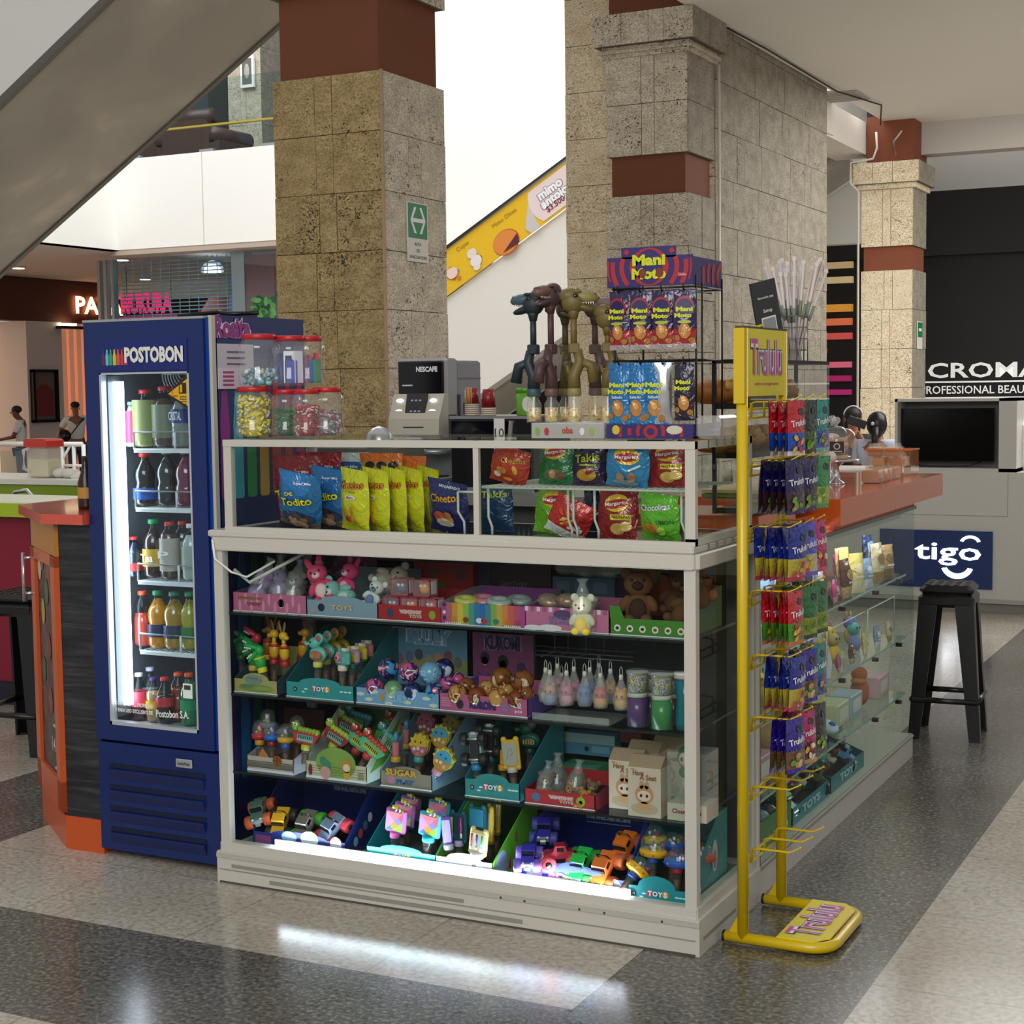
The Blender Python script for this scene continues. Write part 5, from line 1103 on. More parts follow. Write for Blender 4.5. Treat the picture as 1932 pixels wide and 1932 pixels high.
RD=C('a81f22',.5); RB=[(.0,.0001),(.042,.06),(.078,.092),(.106,.12),(.125,.13)]
arcs(hdm,cxr,czr,RB,xl_,xr_,hz0,hz0+.085,yR-.007,RD); arcs(hdm,cxr,czr,RB,xl_+.045,xr_-.05,hz0+.0,hz0+.112,yR-.0072,RD)
arcs(hdm,yR+.24,hz0+.03,[(.03,.05),(.07,.09),(.11,.13),(.15,.17)],yR,yd,hz0,hz0+.08,0,RD,side=xr_+.001)
YL=C('c9d018',.5)
def mm(mb,c,s,w=None):
    mb.text('Mani',(c[0],c[1]-.0012,c[2]+s*.42),s*.7,YL,w=s*2.2,bold=.05); mb.text('Moto',(c[0],c[1]-.0012,c[2]-s*.42),s*.7,YL,w=s*2.3,bold=.05)
    for dx in (-.42*s,.72*s): mb.disc((c[0]+dx,c[1]-.0022,c[2]-s*.40),s*.26,s*.30,C('7a2a20',.5),n=12)
hdm.disc((cxr,yR-.0075,czr),.042,.05,C('2a1f66',.5),n=24); mm(hdm,(cxr,yR-.0085,czr),.046)
hdm.box(xr_-.045,xr_-.015,yR-.008,yR-.006,hz0+.025,hz0+.035,RD); hdm.text('Colombina',(xr_-.03,yR-.009,hz0+.03),.008,C('e0b0b0',.5),w=.024)
tr=MB(C('2a1f66',.5)); tz0=ZJ; tz1=Z(1230,800,yR); tr.box(rx0-.01,rx1+.0,yR-.03,yR-.026,tz0,tz1+.0); tr.box(rx0-.01,rx1,yR-.026,yR+.2,tz0,tz0+.004); tr.box(rx1-.004,rx1,yR-.026,yR+.2,tz0,tz1)
arcs(tr,(rx0+rx1)/2,tz0+.02,[(.012,.022),(.034,.045),(.06,.072),(.09,.10)],rx0,rx1,tz0,tz1,yR-.0305,RD)
tr.disc((rx1-.055,yR-.031,tz0+.025),.025,.013,C('c9c6b0',.5),n=10); tr.disc((rx0+.02,yR-.031,tz0+.025),.012,.014,C('c9b83a',.5),n=10)
wrp=MB(GL('f0f0f0',.22,1,1.6,.05)); wrp.box(rx1+.004,rx1+.075,yR-.02,yR+.15,tz0,tz0+.065,bev=.008)
put('snack_rack','black wire peanut rack with a swirled red and blue header','rack',[('wire_frame',b),('header_card',hdm,'red and blue swirled header card'),('base_tray',tr)]+hk)
put('bread_packet','clear wrapped packet lying against the right foot of the peanut rack','packet',wrp)
def pbag(base,top,low,seed,w=.066,h=.168):
    m=bag(w,h,.022,base,[(0,.06,'a89a9a' if base=='2a1a4a' else base),(.06,.34,low)],[('disc',0,.30,.26,.13,'b97f3c',.1),('disc',-.0,.33,.13,.06,'d8a868',.2),('disc',-.32,.18,.12,.05,'a8702e'),('disc',.3,.14,.14,.05,'a8702e')],seed,nx=8,nz=12,hang=True,crimp=None)
    return m
def lab(m,w,h):
    m.text('Mani',(-.0,-.0145,h*.66),w*.2,YL,w=w*.72,bold=.05); m.text('Moto',(-.004,-.0145,h*.555),w*.2,YL,w=w*.74,bold=.05); return m
for i in range(4):
    x=rx0+.03+i*(rx1-rx0-.055)/3; y=yR-.022; m=pbag('2a1a4a','a02020','9a1f22',70+i); 
    m.disc((0,-.0125,.118),.028,.03,C('9a2222',.4),n=16); m.disc((0,-.0135,.116),.024,.025,C('1c1450',.4),n=16); lab(m,.066,.168); m.disc((0,-.0148,.075),.02,.005,C('9fae2a',.4),n=10)
    put('peanut_bag','red and navy peanut bag, '+ORD[i]+' from the left on the upper rack row','snack bag',m,(x,y,zh1-.012-.168*.97),rz=[-.15,.1,.05,.25][i],group='red and navy peanut bags on the rack')
for i in range(3):
    x=rx0+.028+i*(rx1-rx0-.055)/3.6; m=pbag('0f6aa6','','2a7cb4',80+i,.07,.185); lab(m,.07,.185); m.text('Salado',(0,-.0145,.087),.008,C('cfe0e8',.4),w=.036)
    put('peanut_bag','bright blue peanut bag, '+ORD[i]+' from the left on the lower rack row','snack bag',m,(x,yR-.022,zh2-.012-.185*.97),rz=[-.1,.0,.1][i],group='blue peanut bags on the rack')
m=bag(.05,.175,.02,'b4b4b4',[],[],90,foil=.15,hang=True); m.mats=[C('bcbcbe',.2,.8)]*len(m.mats)
put('peanut_bag','plain silver foil packet seen from behind on the lower rack row','snack bag',m,(rx0+.028+.135*1.0,yR-.02,zh2-.012-.17),rz=.3)
m=pbag('17122c','','2c1620',91,.06,.165); lab(m,.06,.165)
put('peanut_bag','dark navy peanut bag at the right end of the lower rack row','snack bag',m,(rx1-.028,yR-.02,zh2-.012-.16),rz=.1)
# ================================================================ TOYS IN THE CASE
def T(px,py,y,z): # x on shelf front plane
    return X(px,py,y)
def tray(label,pl,pr,py,y,z,d,hf,hb,c,side=None,back=None,hump=0,art=None,cat='display box',inner='4a4038',name='display_box',slope=True,sideart=None):
    x0,x1=X(pl,py,y),X(pr,py,y); w=x1-x0; t=.0025; side=side or c; back=back or c
    fr=MB(C(c,.45)); pts=[(0,0),(w,0),(w,hf)]
    if hump:
        for k in range(9): a=PI*k/8; pts.append((w*.5+math.cos(a)*w*.30,hf+math.sin(a)*hump))
    pts.append((0,hf)); fr.plate(pts,0,t); fr.poly([(0,-.0005,0),(w,-.0005,0),(w,-.0005,.003),(0,-.0005,.003)],C('dcdce4',.5))
    if art: art(fr,w,hf)
    P=[('front_flap',fr)]
    s=MB(C(side,.45)); sp_=[(0,0),(d,0),(d,hb),(d*.75,hb),(0,hf)] if slope else [(0,0),(d,0),(d,hf),(0,hf)]
    for xx in (0,w-t):
        s2=MB(C(side,.45)); s2.plate(sp_,xx,xx+t,C(side,.45),'x')
        if sideart and xx>0: sideart(s2,w,hf,d,hb)
        P.append(('side_panel',s2))
    b=MB(C(back,.5)); b.box(0,w,d-t,d,0,hb if slope else hf); P.append(('back_panel',b))
    i=MB(C(inner,.7)); i.box(t,w-t,t,d-t,.001,.004 if hf<.03 else hf*.35); P.append(('base',i))
    put(name,label,cat,P,(x0,y,z)); return x0,w
def toysart(fr,w,h):
    cx=w*.52; z=h*.5+.008
    for i,(ch,c) in enumerate((('T','c84a5a'),('O','1a2a6a'),('Y','cfd8dc'),('S','e0962a'))):
        fr.disc((cx-.024+i*.016,-.001-.0001*i,z),.0105,.0105,C(c if i in(0,3) else '2a5a8a',.5),n=12) if i!=2 else None
        fr.text(ch,(cx-.024+i*.016,-.002,z),.014,C('f0f0f0',.5),bold=.04)
    fr.disc((w*.14,-.001,h*.55),.008,.008,C('10182a',.5),n=10); fr.text('12',(w*.14,-.002,h*.55),.006,C('e8e8e8',.5))
    for u in (.26,.3,.82,.88,.94): fr.disc((w*u,-.001,h*(.4+.2*(u>.28))),.007,.0025,C('d8e4e4',.5),n=8)
def words(lst):
    def f(fr,w,h):
        for (t,u,v,tw,th,c,*o) in lst:
            if o: fr.text(t,(w*u,-.0012,h*v),th*h,C(o[0],.5),w=w*tw*1.04,bold=.12)
            fr.text(t,(w*u,-.002,h*v),th*h,C(c,.5),w=w*tw,bold=.04)
    return f
def dots(lst,after=None):
    def f(fr,w,h):
        for (u,v,ru,rv,c) in lst: fr.disc((w*u,-.001,h*v),ru,rv,C(c,.5),n=12)
        if after: after(fr,w,h)
    return f
# --- generic soft toys
def plush(body,belly,ear=.0,snout=None,eye='1a1412',earc=None,feet=None,bag_=False,s=1.0,rnd=0):
    b=MB(C(body,.9)); b.ell((0,0,.035*s),(.030*s,.026*s,.035*s)); b.ell((0,-.018*s,.032*s),(.020*s,.012*s,.024*s),C(belly,.9))
    for q in (-1,1): b.ell((q*.028*s,-.008*s,.045*s),(.011*s,.011*s,.020*s),rot=(0,q*-.5,0)); b.ell((q*.018*s,-.02*s,.010*s),(.013*s,.018*s,.011*s),C(feet or body,.9))
    h=MB(C(body,.9)); h.ell((0,-.004*s,.088*s),(.032*s,.028*s,.028*s))
    h.ell((0,-.028*s,.080*s),(.013*s,.010*s,.010*s),C(snout or belly,.9)); h.ell((0,-.037*s,.084*s),(.004*s,.003*s,.003*s),C('1a1210',.5))
    for q in (-1,1): h.ell((q*.013*s,-.029*s,.092*s),(.0035*s,.003*s,.004*s),C(eye,.2))
    P=[('body',b),('head',h)]
    for q in (-1,1):
        e=MB(C(earc or body,.9))
        if ear>0: e.ell((q*.016*s,0,(.110+ear*.5)*s),(.010*s,.006*s,ear*s),rot=(0,q*.25,0))
        else: e.ell((q*.026*s,0,.112*s),(.013*s,.008*s,.013*s))
        P.append(('ear',e))
    if bag_:
        f=MB(FILM); f.lathe([(.036*s,.0),(.042*s,.03*s),(.04*s,.09*s),(.02*s,.13*s),(.01*s,.155*s),(.02*s,.17*s)],n=10,cap=False); P.append(('film_wrap',f))
    return P
Z1,Z2,Z3,Z0=.9005,.6305,.3705,.1125
YF=.05
# ---- top shelf row
x0,w=tray('pink striped box of bagged plush toys at the left end of the top shelf',440,579,1158,YF,Z1,.28,.062,.08,'b85f86','7d4a72','a86a90',art=dots([(.66,.55,.012,.014,'1a1630'),(.66,.42,.008,.008,'d8c8d8')]+[(.1+.08*i,.3+.4*(i%2),.006,.02,'cf86a4') for i in range(11)],words([('SQUISHY',.25,.72,.34,.16,'a0743a','5a2a3a'),('TOY',.3,.42,.22,.2,'b0404a','5a2a3a')])),inner='3a2430')
for i,(dx,dy,zz_,bc,be,ea,sc,rx,lb) in enumerate(((.05,.05,.01,'a07ab8','b898c8',0,1.0,.2,'lilac plush lying in a clear bag in the pink striped box'),(.13,.08,.03,'8f7aa8','a898b8',.02,.9,-.2,'pale violet bagged plush behind the lilac one'),(.19,.06,.02,'6a6460','b8b0a8',0,.9,.1,'grey and white bagged plush in the pink striped box'),(.22,.16,.05,'1e1c26','a8a8a8',0,1.2,.15,'black plush at the back of the pink striped box'),(.28,.10,.02,'1c1e2a','2a2c3a',0,.9,.3,'black round plush beside the pink rear card'))):
    put('plush_toy',lb,'plush toy',plush(bc,be,ea,bag_=i<3,s=sc),(x0+dx,YF+dy,Z1+zz_),rot=(-.3,rx,.2*i-.3),group='plush toys on the top shelf')
b=MB(C('8a4a72',.6)); b.plate([(0,0),(.24,0),(.22,.10),(.13,.13),(.03,.10)],0,.003)
for i in range(7): b.disc((.03+.03*i,-.001,.04+.03*(i%2)),.006,.006,C('c07aa0',.5),n=8)
put('header_card','dusky pink header card standing behind the bagged plush','card',b,(x0+.13,YF+.33,Z1+.06))
x0,w=tray('grey blue TOYS box of plush figures on the top shelf',579,713,1165,YF,Z1,.28,.052,.13,'7f95ab','6f8298','8b9aa8',hump=.016,art=dots([(.21,.55,.013,.013,'0e1220'),(.09,.3,.008,.007,'a88f9a')],words([('TOYS',.5,.6,.3,.34,'c8a878','7a8aa0')])),inner='30343c')
fr=MB(C('b06a78',.5)); 
for i,(dx,dy,zz_,bc,be,ea,sc,ry,rz,lb) in enumerate(((.045,.05,.02,'d0406e','e8c0c0',.022,1.1,-.35,.4,'deep pink plush leaning at the left of the grey blue box'),(.085,.09,.03,'c83a6c','e0a8b8',.022,1.0,.2,-.2,'second deep pink plush behind the first'),(.155,.15,.07,'b8aaa0','c8bcb0',0,1.1,1.3,.1,'beige plush lying across the top of the grey blue box'),(.15,.06,.02,'7fb0aa','c8d0cc',0,1.1,-1.2,.2,'mint green plush lying on its side in the grey blue box'),(.205,.045,.01,'d0d0cc','6a78b0',0,.8,.4,0,'small white and blue plush at the right of the grey blue box'))):
    put('plush_toy',lb,'plush toy',plush(bc,be,ea,s=sc),(x0+dx,YF+dy,Z1+zz_+.02),rot=(-.2,ry,rz),group='plush toys on the top shelf')
vt=words([('VENTING',.52,.62,.34,.26,'d8a0a4','e0d4c8'),('TOYS',.6,.36,.2,.2,'c8b8a0','8a5048')])
x0,w=tray('red VENTING box under small clear packs on the top shelf',713,833,1175,YF,Z1,.22,.05,.08,'a31a22',art=dots([(.2,.5,.012,.014,'2a3a6a'),(.86,.5,.012,.014,'8a9a2a')],vt),inner='3a1418')
def pack(w,h,d,face,toy,lab=True):
    b=MB(GL('e8c0c8',.18,1,1.5)); b.box(-w/2,w/2,0,d,0,h)
    e=MB(C(face,.45)); t=.0025
    for a in ((-w/2-.0005,w/2+.0005,-.001,.003,0,t*1.6),(-w/2-.0005,w/2+.0005,-.001,.003,h-t*1.6,h),(-w/2-.0005,-w/2+t,-.001,.003,0,h),(w/2-t,w/2+.0005,-.001,.003,0,h),(-w/2,w/2,d-.002,d,0,h)): e.box(*a)
    if lab: e.box(w/2,w/2+.001,d*.2,d*.8,h*.15,h*.9,C('d8d8d4',.5))
    o=MB(C(toy,.5)); o.ell((0,d*.45,h*.45),(w*.3,d*.3,h*.36))
    for q in (-1,1): o.ell((q*w*.12,d*.18,h*.62),(w*.09,w*.06,w*.09),C('e8e4dc',.4)); o.ell((q*w*.22,d*.4,h*.8),(w*.07,)*3)
    return [('box_window',b),('box_edge',e),('figure',o)]
for i,(px,py,y,zz_,c,toy,lb) in enumerate(((737,1140,.06,.052,'a82a44','4a6a9a','lower left small pack with a blue figure'),(772,1142,.06,.052,'a82a44','e0782a','lower middle small pack with an orange figure'),(808,1142,.06,.052,'b03a4a','d06a8a','lower right small pack with a pink figure'),(753,1100,.08,.106,'b04a5c','3a6a8a','upper left small pack with a blue figure'),(795,1103,.08,.106,'b04a5c','e8a01c','upper right small pack with a yellow figure'))):
    put('toy_pack',lb+' on the red box','toy pack',pack(.060,.052,.05,c,toy),(X(px,py,y),y,Z1+zz_-.03),rz=.08*(i%2),group='small clear packs on the red box')
# rainbow box
grad=['9a3f86','b05a6a','c98a3a','c9b23a','8faa4a','4a8f7a','2a6ea8','2a62a8','3a7f8a','7fa04a','c0a040','cf7f3f','c85a4a','b84a6a','a8408a']
def rain(fr,w,h):
    n=len(grad)
    for i,c in enumerate(grad): fr.poly([(w*i/n,-.0008,.003),(w*(i+1)/n,-.0008,.003),(w*(i+1)/n,-.0008,h),(w*i/n,-.0008,h)],C(c,.45))
    for u,c in ((.16,'b8802a'),(.3,'8a2a2a'),(.46,'d8d8e0'),(.52,'b03040'),(.66,'2a7a5a'),(.8,'c86a2a'),(.92,'a03a5a')): fr.disc((w*u,-.0016,h*.25),.011,.009,C(c,.5),n=8)
    for v in (.9,.55,.3): fr.disc((w*.04,-.0016,h*v),.006,.006,C('2a2030' if v!=.55 else 'd8d0d8',.5),n=8)
    for i in range(9): fr.box(w*(.05+.022*i),w*(.06+.022*i),-.0018,-.001,h*.05,h*.12,C('e8e8e8',.5)); fr.box(w*(.76+.022*i),w*(.77+.022*i),-.0018,-.001,h*.05,h*.12,C('e8e8e8',.5))
x0,w=tray('rainbow striped box of squishy toys on the top shelf',833,991,1186,YF,Z1,.26,.068,.09,'8a3f8a','9a9a9a',art=rain,inner='4a4a4a',hump=0)
for i,(dx,dy,c,r,lb) in enumerate(((.06,.05,'c9c23a',.028,'yellow ring squishy'),(.10,.09,'d8658a',.032,'pink ring squishy'),(.17,.06,'aab4b4',.03,'pale grey squishy'),(.21,.12,'8f9a9a',.03,'rear grey squishy'))):
    m=MB(C(c,.4)); m.tube([(r*math.cos(a*PI/8),r*.8*math.sin(a*PI/8),.012) for a in range(16)],.011,n=8,closed=True); f=MB(FILM); f.ell((0,0,.012),(r*1.5,r*1.3,.015),n=10)
    put('squishy_toy',lb+' in clear film in the rainbow box','squishy',[('squishy_ring',m),('film_wrap',f)],(x0+dx,YF+dy,Z1+.058),rot=(.2,.1,0))
def sqz(fr,w,h):
    for i in range(14): fr.poly([(w*i/14,-.0006,h*.8),(w*(i+.6)/14,-.0006,h*.8),(w*(i+.6)/14,-.0006,h),(w*i/14,-.0006,h)],C('b04a7a' if i%2 else 'd8ccd4',.5))
    fr.disc((w*.45,-.0012,h*.72),.03,.014,C('5a3a6a',.5)); fr.disc((w*.3,-.0012,h*.12),.04,.01,C('e0d4dc',.5)); fr.disc((w*.1,-.0013,h*.1),.03,.008,C('e0d4dc',.5))
    fr.text('DECLAMAN',(w*.43,-.002,h*.55),.011,C('4a6aa0',.5),w=w*.28); fr.text('SQUEEZE',(w*.43,-.002,h*.36),.011,C('4a6aa0',.5),w=w*.26)
x0,w=tray('pink squeeze toy box with scalloped top on the top shelf',991,1150,1196,YF,Z1,.24,.07,.075,'bd6a90','a05a88',art=sqz,inner='5a4a40')
for i,(dx,dy,c,lb) in enumerate(((.05,.06,'8a5418','brown squeeze toy in clear wrap'),(.10,.09,'9a5c1e','amber squeeze toy in clear wrap'),(.14,.12,'8a4a5a','dusky wrapped squeeze toy'),(.18,.06,'b0a89c','pale wrapped squeeze toy'))):
    m=MB(C(c,.4)); m.ell((0,0,.015),(.03,.026,.02)); m.ell((.02,-.01,.025),(.013,.012,.01)); m.ell((-.02,-.01,.025),(.013,.012,.01)); f=MB(FILM); f.ell((0,0,.018),(.042,.034,.024),n=9,k=6)
    put('squeeze_toy',lb+' in the pink squeeze box','squeeze toy',[('toy_body',m),('film_wrap',f)],(x0+dx,YF+dy,Z1+.062),rot=(.2,.3-.2*i,.4*i))
put('plush_toy','yellow and cream animal figure wrapped in film hanging over the pink squeeze box','figure',plush('e0d8b8','e6c81e',0,snout='e8e0c8',bag_=True,s=.95,feet='e6c81e'),(X(1100,1190,.035),.034,Z1+.0),rz=.1)
def paw(fr,w,h):
    for i in range(6): fr.disc((w*(.1+.165*i),-.0012,h*.42),.0105,.0105,C('d8d4c8',.5),n=14); fr.disc((w*(.1+.165*i),-.002,h*.42),.006,.005,C(['1a1a14','5a2a2a','3a2a1a','7a3a2a','5a3a2a','6a4a2a'][i],.5),n=7); 
    fr.plate([(0,h),(.0,h+.035),(.03,h+.035),(.045,h)],0,.002,C('3f7a1e',.5))
x0,w=tray('green box of brown plush toys at the right end of the top shelf',1151,1296,1203,YF,Z1,.3,.05,.12,'3f7a1e','35651a','9a3f1c',art=paw,inner='2a1c12')
for i,(dx,dy,zz_,bc,sc,ry,rz,lb) in enumerate(((.06,.07,.02,'6b4320',1.4,.0,.3,'big brown open mouthed plush in the green box'),(.17,.09,.02,'5f3b1c',1.3,.6,-.3,'brown plush lying right of the big one in the green box'),(.13,.16,.04,'57351a',1.2,.2,0,'rear brown plush in the green box'),(.20,.17,.03,'4f3018',1.2,-.3,0,'dark brown plush at the back right of the green box'))):
    put('plush_toy',lb,'plush toy',plush(bc,'3a1c14' if i==0 else bc,0,snout='2e1410' if i==0 else '7a5430',s=sc),(x0+dx,YF+dy,Z1+zz_),rot=(-.25,ry,rz),group='plush toys on the top shelf')
b=MB(C('a8471c',.6)); b.plate([(.0,0),(.16,0),(.17,.06),(.145,.05),(.14,.085),(.11,.06),(.09,.1),(.07,.06),(.04,.085),(.03,.05),(.0,.06)],0,.003); b.disc((.06,-.001,.055),.03,.025,C('3a2a14',.5)); b.disc((.06,-.002,.055),.024,.02,C('5a7a2a',.5))
put('header_card','orange jagged header card behind the brown plush toys','card',b,(x0+.05,YF+.27,Z1+.09))
# boxes at the back of the top shelf
def bx_(name,label,pl,pr,py0,py1,y,c,d=.06,art=None,cat='box'):
    a,b_=X(pl,py1,y),X(pr,py1,y); z0_,z1_=Z((pl+pr)/2,py1,y),Z((pl+pr)/2,py0,y); m=MB(C(c,.5)); m.box(0,b_-a,0,d,0,z1_-z0_)
    if art: art(m,b_-a,z1_-z0_)
    return put(name,label,cat,m,(a,y,z0_))
bx_('toy_box','upright red box with paw prints at the back of the top shelf',782,893,1062,1130,.34,'8f1a18',.05,dots([(.45,.3,.02,.02,'3a5a1e'),(.35,.7,.018,.018,'6a3a3a'),(.8,.7,.018,.018,'5a2a3a'),(.45,.25,.008,.008,'8f1a18')]))
bx_('toy_box','narrow blue grey box between the red and dark boxes on the top shelf',894,925,1062,1122,.38,'1c3548',.05)
bx_('toy_box','dark maroon box with mirrored lettering at the back of the top shelf',926,1040,1062,1124,.36,'2e0a12',.05,lambda m,w,h:(m.text('VENTING',(w*.4,-.002,h*.34),.016,C('4a6258',.5),u=(-1,0,0),w=w*.45)))
bx_('toy_box','blue grey carton with small print behind the pink squeeze box',1043,1160,1090,1130,.34,'3a4f66',.07,lambda m,w,h:[m.box(w*(.06+.3*i),w*(.28+.3*i),-.001,0,h*.3,h*.8,C('50667c',.6)) for i in range(3)])
bx_('toy_box','dark purple box left of the orange header card',1161,1205,1086,1132,.36,'3a1440',.06)
b=MB(GL('d0d0cc',.3,1,1.5,.05)); 
for i in range(6): b.ell((i*.04,.02*(i%2),.015),(.035,.03,.016),n=9,k=5,rot=(.3*i,.2,0))
put('clear_packets','row of clear crinkled packets lying on the blue grey carton','packets',b,(X(1060,1082,.35),.37,Z(1100,1087,.35)+.0),stuff=True)
b=MB(C('9a9890',.6)); b.box(0,.05,0,.03,0,.06); put('paper_box','small grey paper box hanging behind the orange header card','box',b,(X(1212,1095,.46),.46,Z(1225,1098,.46)))
# ---- second shelf: candy topped toys
TUBE=GL('e6e6e6',.035,.8,1.4); 
def tube_toy(top,cap='d8c84a',h=.075,r=.0125,candy='5a3a2a'):
    t=MB(TUBE); t.lathe([(r*.75,0),(r,h*.1),(r,h)],n=12,cap=False)
    c=MB(C(candy,.5)); c.lathe([(r*.7,.002),(r*.88,h*.1),(r*.88,h*.7),(.001,h*.72)],n=10)
    k=MB(C(cap,.4)); k.lathe([(r*1.25,h-.002),(r*1.3,h),(r*1.3,h+.014),(r*1.1,h+.016)],n=14)
    return [('tube',t,[('candies',c)]),('cap',k)]+top(h+.014)
def croc(c,c2):
    def f(z):
        b=MB(C(c,.4)); b.ell((0,0,z+.022),(.02,.016,.026)); b.lathe([(.0205,0),(.0205,.006)],(0,0,z+.03),m=C(c2,.4),sy=.85,n=14)
        h=MB(C(c,.35)); 
        for s,a in ((1,.5),(-1,-.55)):
            h.ell((-.018+.0*s,0,z+.062+s*.016),(.032,.012,.009),rot=(0,a*1.0,0))
            for i in range(5): h.ell((-.03-.005*i+.012,-.010,z+.062+s*(.010+.002*i)),(.002,.002,.004),C('f0f0ea',.4),n=5,k=4)
        h.ell((.008,0,z+.058),(.015,.014,.018)); 
        return [('toy_body',b),('head',h)]
    return f
def roo(c,c2):
    def f(z):
        b=MB(C(c,.4)); b.ell((0,0,z+.03),(.019,.016,.03)); b.lathe([(.019,0),(.0195,.008)],(0,0,z+.044),m=C('a82a1c',.4),sy=.85,n=14); b.lathe([(.014,0),(.018,.010)],(0,0,z+.0),m=C('a82a1c',.4),n=14)
        b.tube([(0,0,z+.05),(0,0,z+.075)],.007,n=8); h=MB(C(c,.4)); h.ell((0,0,z+.085),(.017,.014,.015)); h.ell((-.016,0,z+.080),(.011,.009,.008))
        e=[]
        for s in (-1,1):
            q=MB(C(c2,.5)); q.ell((s*.012+.004,0,z+.112),(.006,.004,.022),rot=(0,s*.3,0)); q.ell((s*.012+.004,-.003,z+.112),(.0035,.002,.016),C('6a2018',.5),rot=(0,s*.3,0)); e.append(('ear',q))
        return [('toy_body',b),('head',h)]+e
    return f
def eleph(c,c2):
    def f(z):
        b=MB(C(c,.4)); b.ell((0,0,z+.026),(.034,.013,.026)); b.ell((-.002,-.010,z+.022),(.026,.006,.017),C(c2,.4))
        for i in range(5): b.box(-.018+.008*i,-.013+.008*i,-.018,-.015,z+.015,z+.029,C(['b8964a','7aa05a','c8784a'][i%3],.4))
        h=MB(C(c,.4)); h.ell((-.012,-.002,z+.062),(.022,.015,.020)); h.tube([(-.028,-.004,z+.062),(-.042,-.004,z+.056),(-.046,-.004,z+.066)],.007,n=8)
        h.ell((.006,-.004,z+.078),(.017,.006,.018)); h.ell((.006,-.009,z+.078),(.010,.003,.011),C('a85a50',.5)); h.ell((-.020,-.016,z+.066),(.003,.002,.004),C('12100e',.2))
        return [('toy_body',b),('head',h)]
    return f
def camera_(c,c2,c3):
    def f(z):
        b=MB(C(c,.4)); b.box(-.033,.033,-.010,.012,z,z+.048,bev=.008); 
        l=MB(C(c2,.4)); l.disc((-.010,-.0115,z+.026),.014,.019); l.M=Matrix.Translation((-.010,-.012,z+.026))@Matrix.Rotation(PI/2,4,'X'); l.lathe([(.011,0),(.011,.006),(.007,.008)],n=14,m=C('d88aa0',.4)); l.lathe([(.005,.0081),(.004,.009)],n=10,m=C('3a2a30',.2)); l.M=Matrix.Identity(4)
        k=MB(C(c3,.4)); k.box(.010,.026,-.013,-.009,z+.010,z+.032,bev=.001); k.box(-.02,-.008,-.004,.006,z+.048,z+.056); k.box(.0,.02,-.006,.006,z+.048,z+.058,C('e0dcd0',.4))
        return [('toy_body',b),('lens',l),('button',k)]
    return f
def dome(c,c2):
    def f(z):
        b=MB(C(c,.35)); b.lathe([(.012,0),(.026,.006),(.028,.012),(.028,.020)],(0,0,z),n=18)
        d=MB(GL('eef0f2',.05,1,1.5)); d.lathe([(.027,.02),(.026,.045),(.018,.062),(.0,.068)],(0,0,z),n=18,cap=False)
        t=MB(C(c2,.4)); t.box(-.008,.008,-.003,.003,z+.02,z+.05); t.ell((.006,-.006,z+.035),(.005,)*3,C('d8902a',.4)); t.ell((-.008,-.008,z+.027),(.004,)*3,C('c8c040',.4))
        return [('toy_body',b),('dome',d),('hoop_board',t)]
    return f
def piano(c,cat_,key,fl=1):
    def f(z):
        b=MB(C(c,.4)); pts=[(-.045,.008),(-.035,-.002),(-.022,-.006),(-.008,-.002),(.006,-.006),(.022,-.002),(.036,.002),(.046,.02),(.05,.032),(.02,.038),(-.03,.036),(-.048,.028)]
        b.plate([(x*fl,z+q+.008) for x,q in pts],-.010,.010); 
        k=MB(C(key,.4)); k.box(-.030,.030,-.0125,-.010,z+.012,z+.034)
        for i in range(8): k.box(-.028+.0072*i,-.023+.0072*i,-.0145,-.0125,z+.014,z+.032,C('9ac0b8' if key!='a8b83a' else 'c8c05a',.4)); k.box(-.0255+.0072*i,-.0225+.0072*i,-.0155,-.0145,z+.022,z+.032,C('1e2a2a',.4))
        w_=MB(C(cat_,.4))
        for i in range(6): w_.ell((.040*fl-.013*i*fl,-.002,z+.046+.001*(i%2)),(.010,.010,.011))
        h_=MB(C(cat_,.4)); h_.ell((-.042*fl,-.004,z+.056),(.015,.014,.016))
        for s in (-1,1): h_.ell((-.042*fl+s*.006,-.014,z+.064),(.005,.004,.006),C('eeeeea',.3)); h_.ell((-.042*fl+s*.006,-.018,z+.064),(.002,.002,.003),C('101010',.3))
        return [('piano_body',b),('keys',k),('caterpillar_body',w_),('caterpillar_head',h_)]
    return f
def spiky(c,c2,fc):
    def f(z):
        pts=[]
        for i in range(24):
            a=PI*2*i/24; r=.032 if (i%2 or not (3<i<15)) else .040; pts.append((r*math.cos(a-.5),z+.036+r*1.1*math.sin(a-.5)))
        b=MB(C(c2,.4)); b.plate(pts,-.006,.012)
        k=MB(C(fc,.4)); k.plate([(.030*math.cos(PI*i/10+.1),z+.036+.033*math.sin(PI*i/10+.1)) for i in range(11)],-.010,-.006)
        for s in (-1,1): k.ell((s*.010-.003,-.012,z+.050),(.0025,.002,.004),C('2a1c18',.3),n=8,k=5)
        l=MB(C(c,.4)); l.plate([(.030*math.cos(PI+PI*i/10+.1),z+.036+.033*math.sin(PI+PI*i/10+.1)) for i in range(11)],-.012,-.006)
        for x,q,cc in ((-.014,.026,'d8ccb8'),(.0,.030,'d8ccb8'),(.016,.024,'b8b0b8'),(.0,.012,'b88848')): l.disc((x,-.0128,z+q),.006,.006,C(cc,.4),n=10)
        return [('toy_back',b),('face',k),('button_panel',l)]
    return f
def pen(c,c2):
    def f(z):
        b=MB(C(c,.4)); b.box(-.011,.011,-.008,.008,z,z+.05,bev=.004); k=MB(C(c2,.4)); k.lathe([(.009,.048),(.008,.07),(.003,.08)],(0,0,z),n=12); return [('toy_body',b),('tip',k)]
    return f
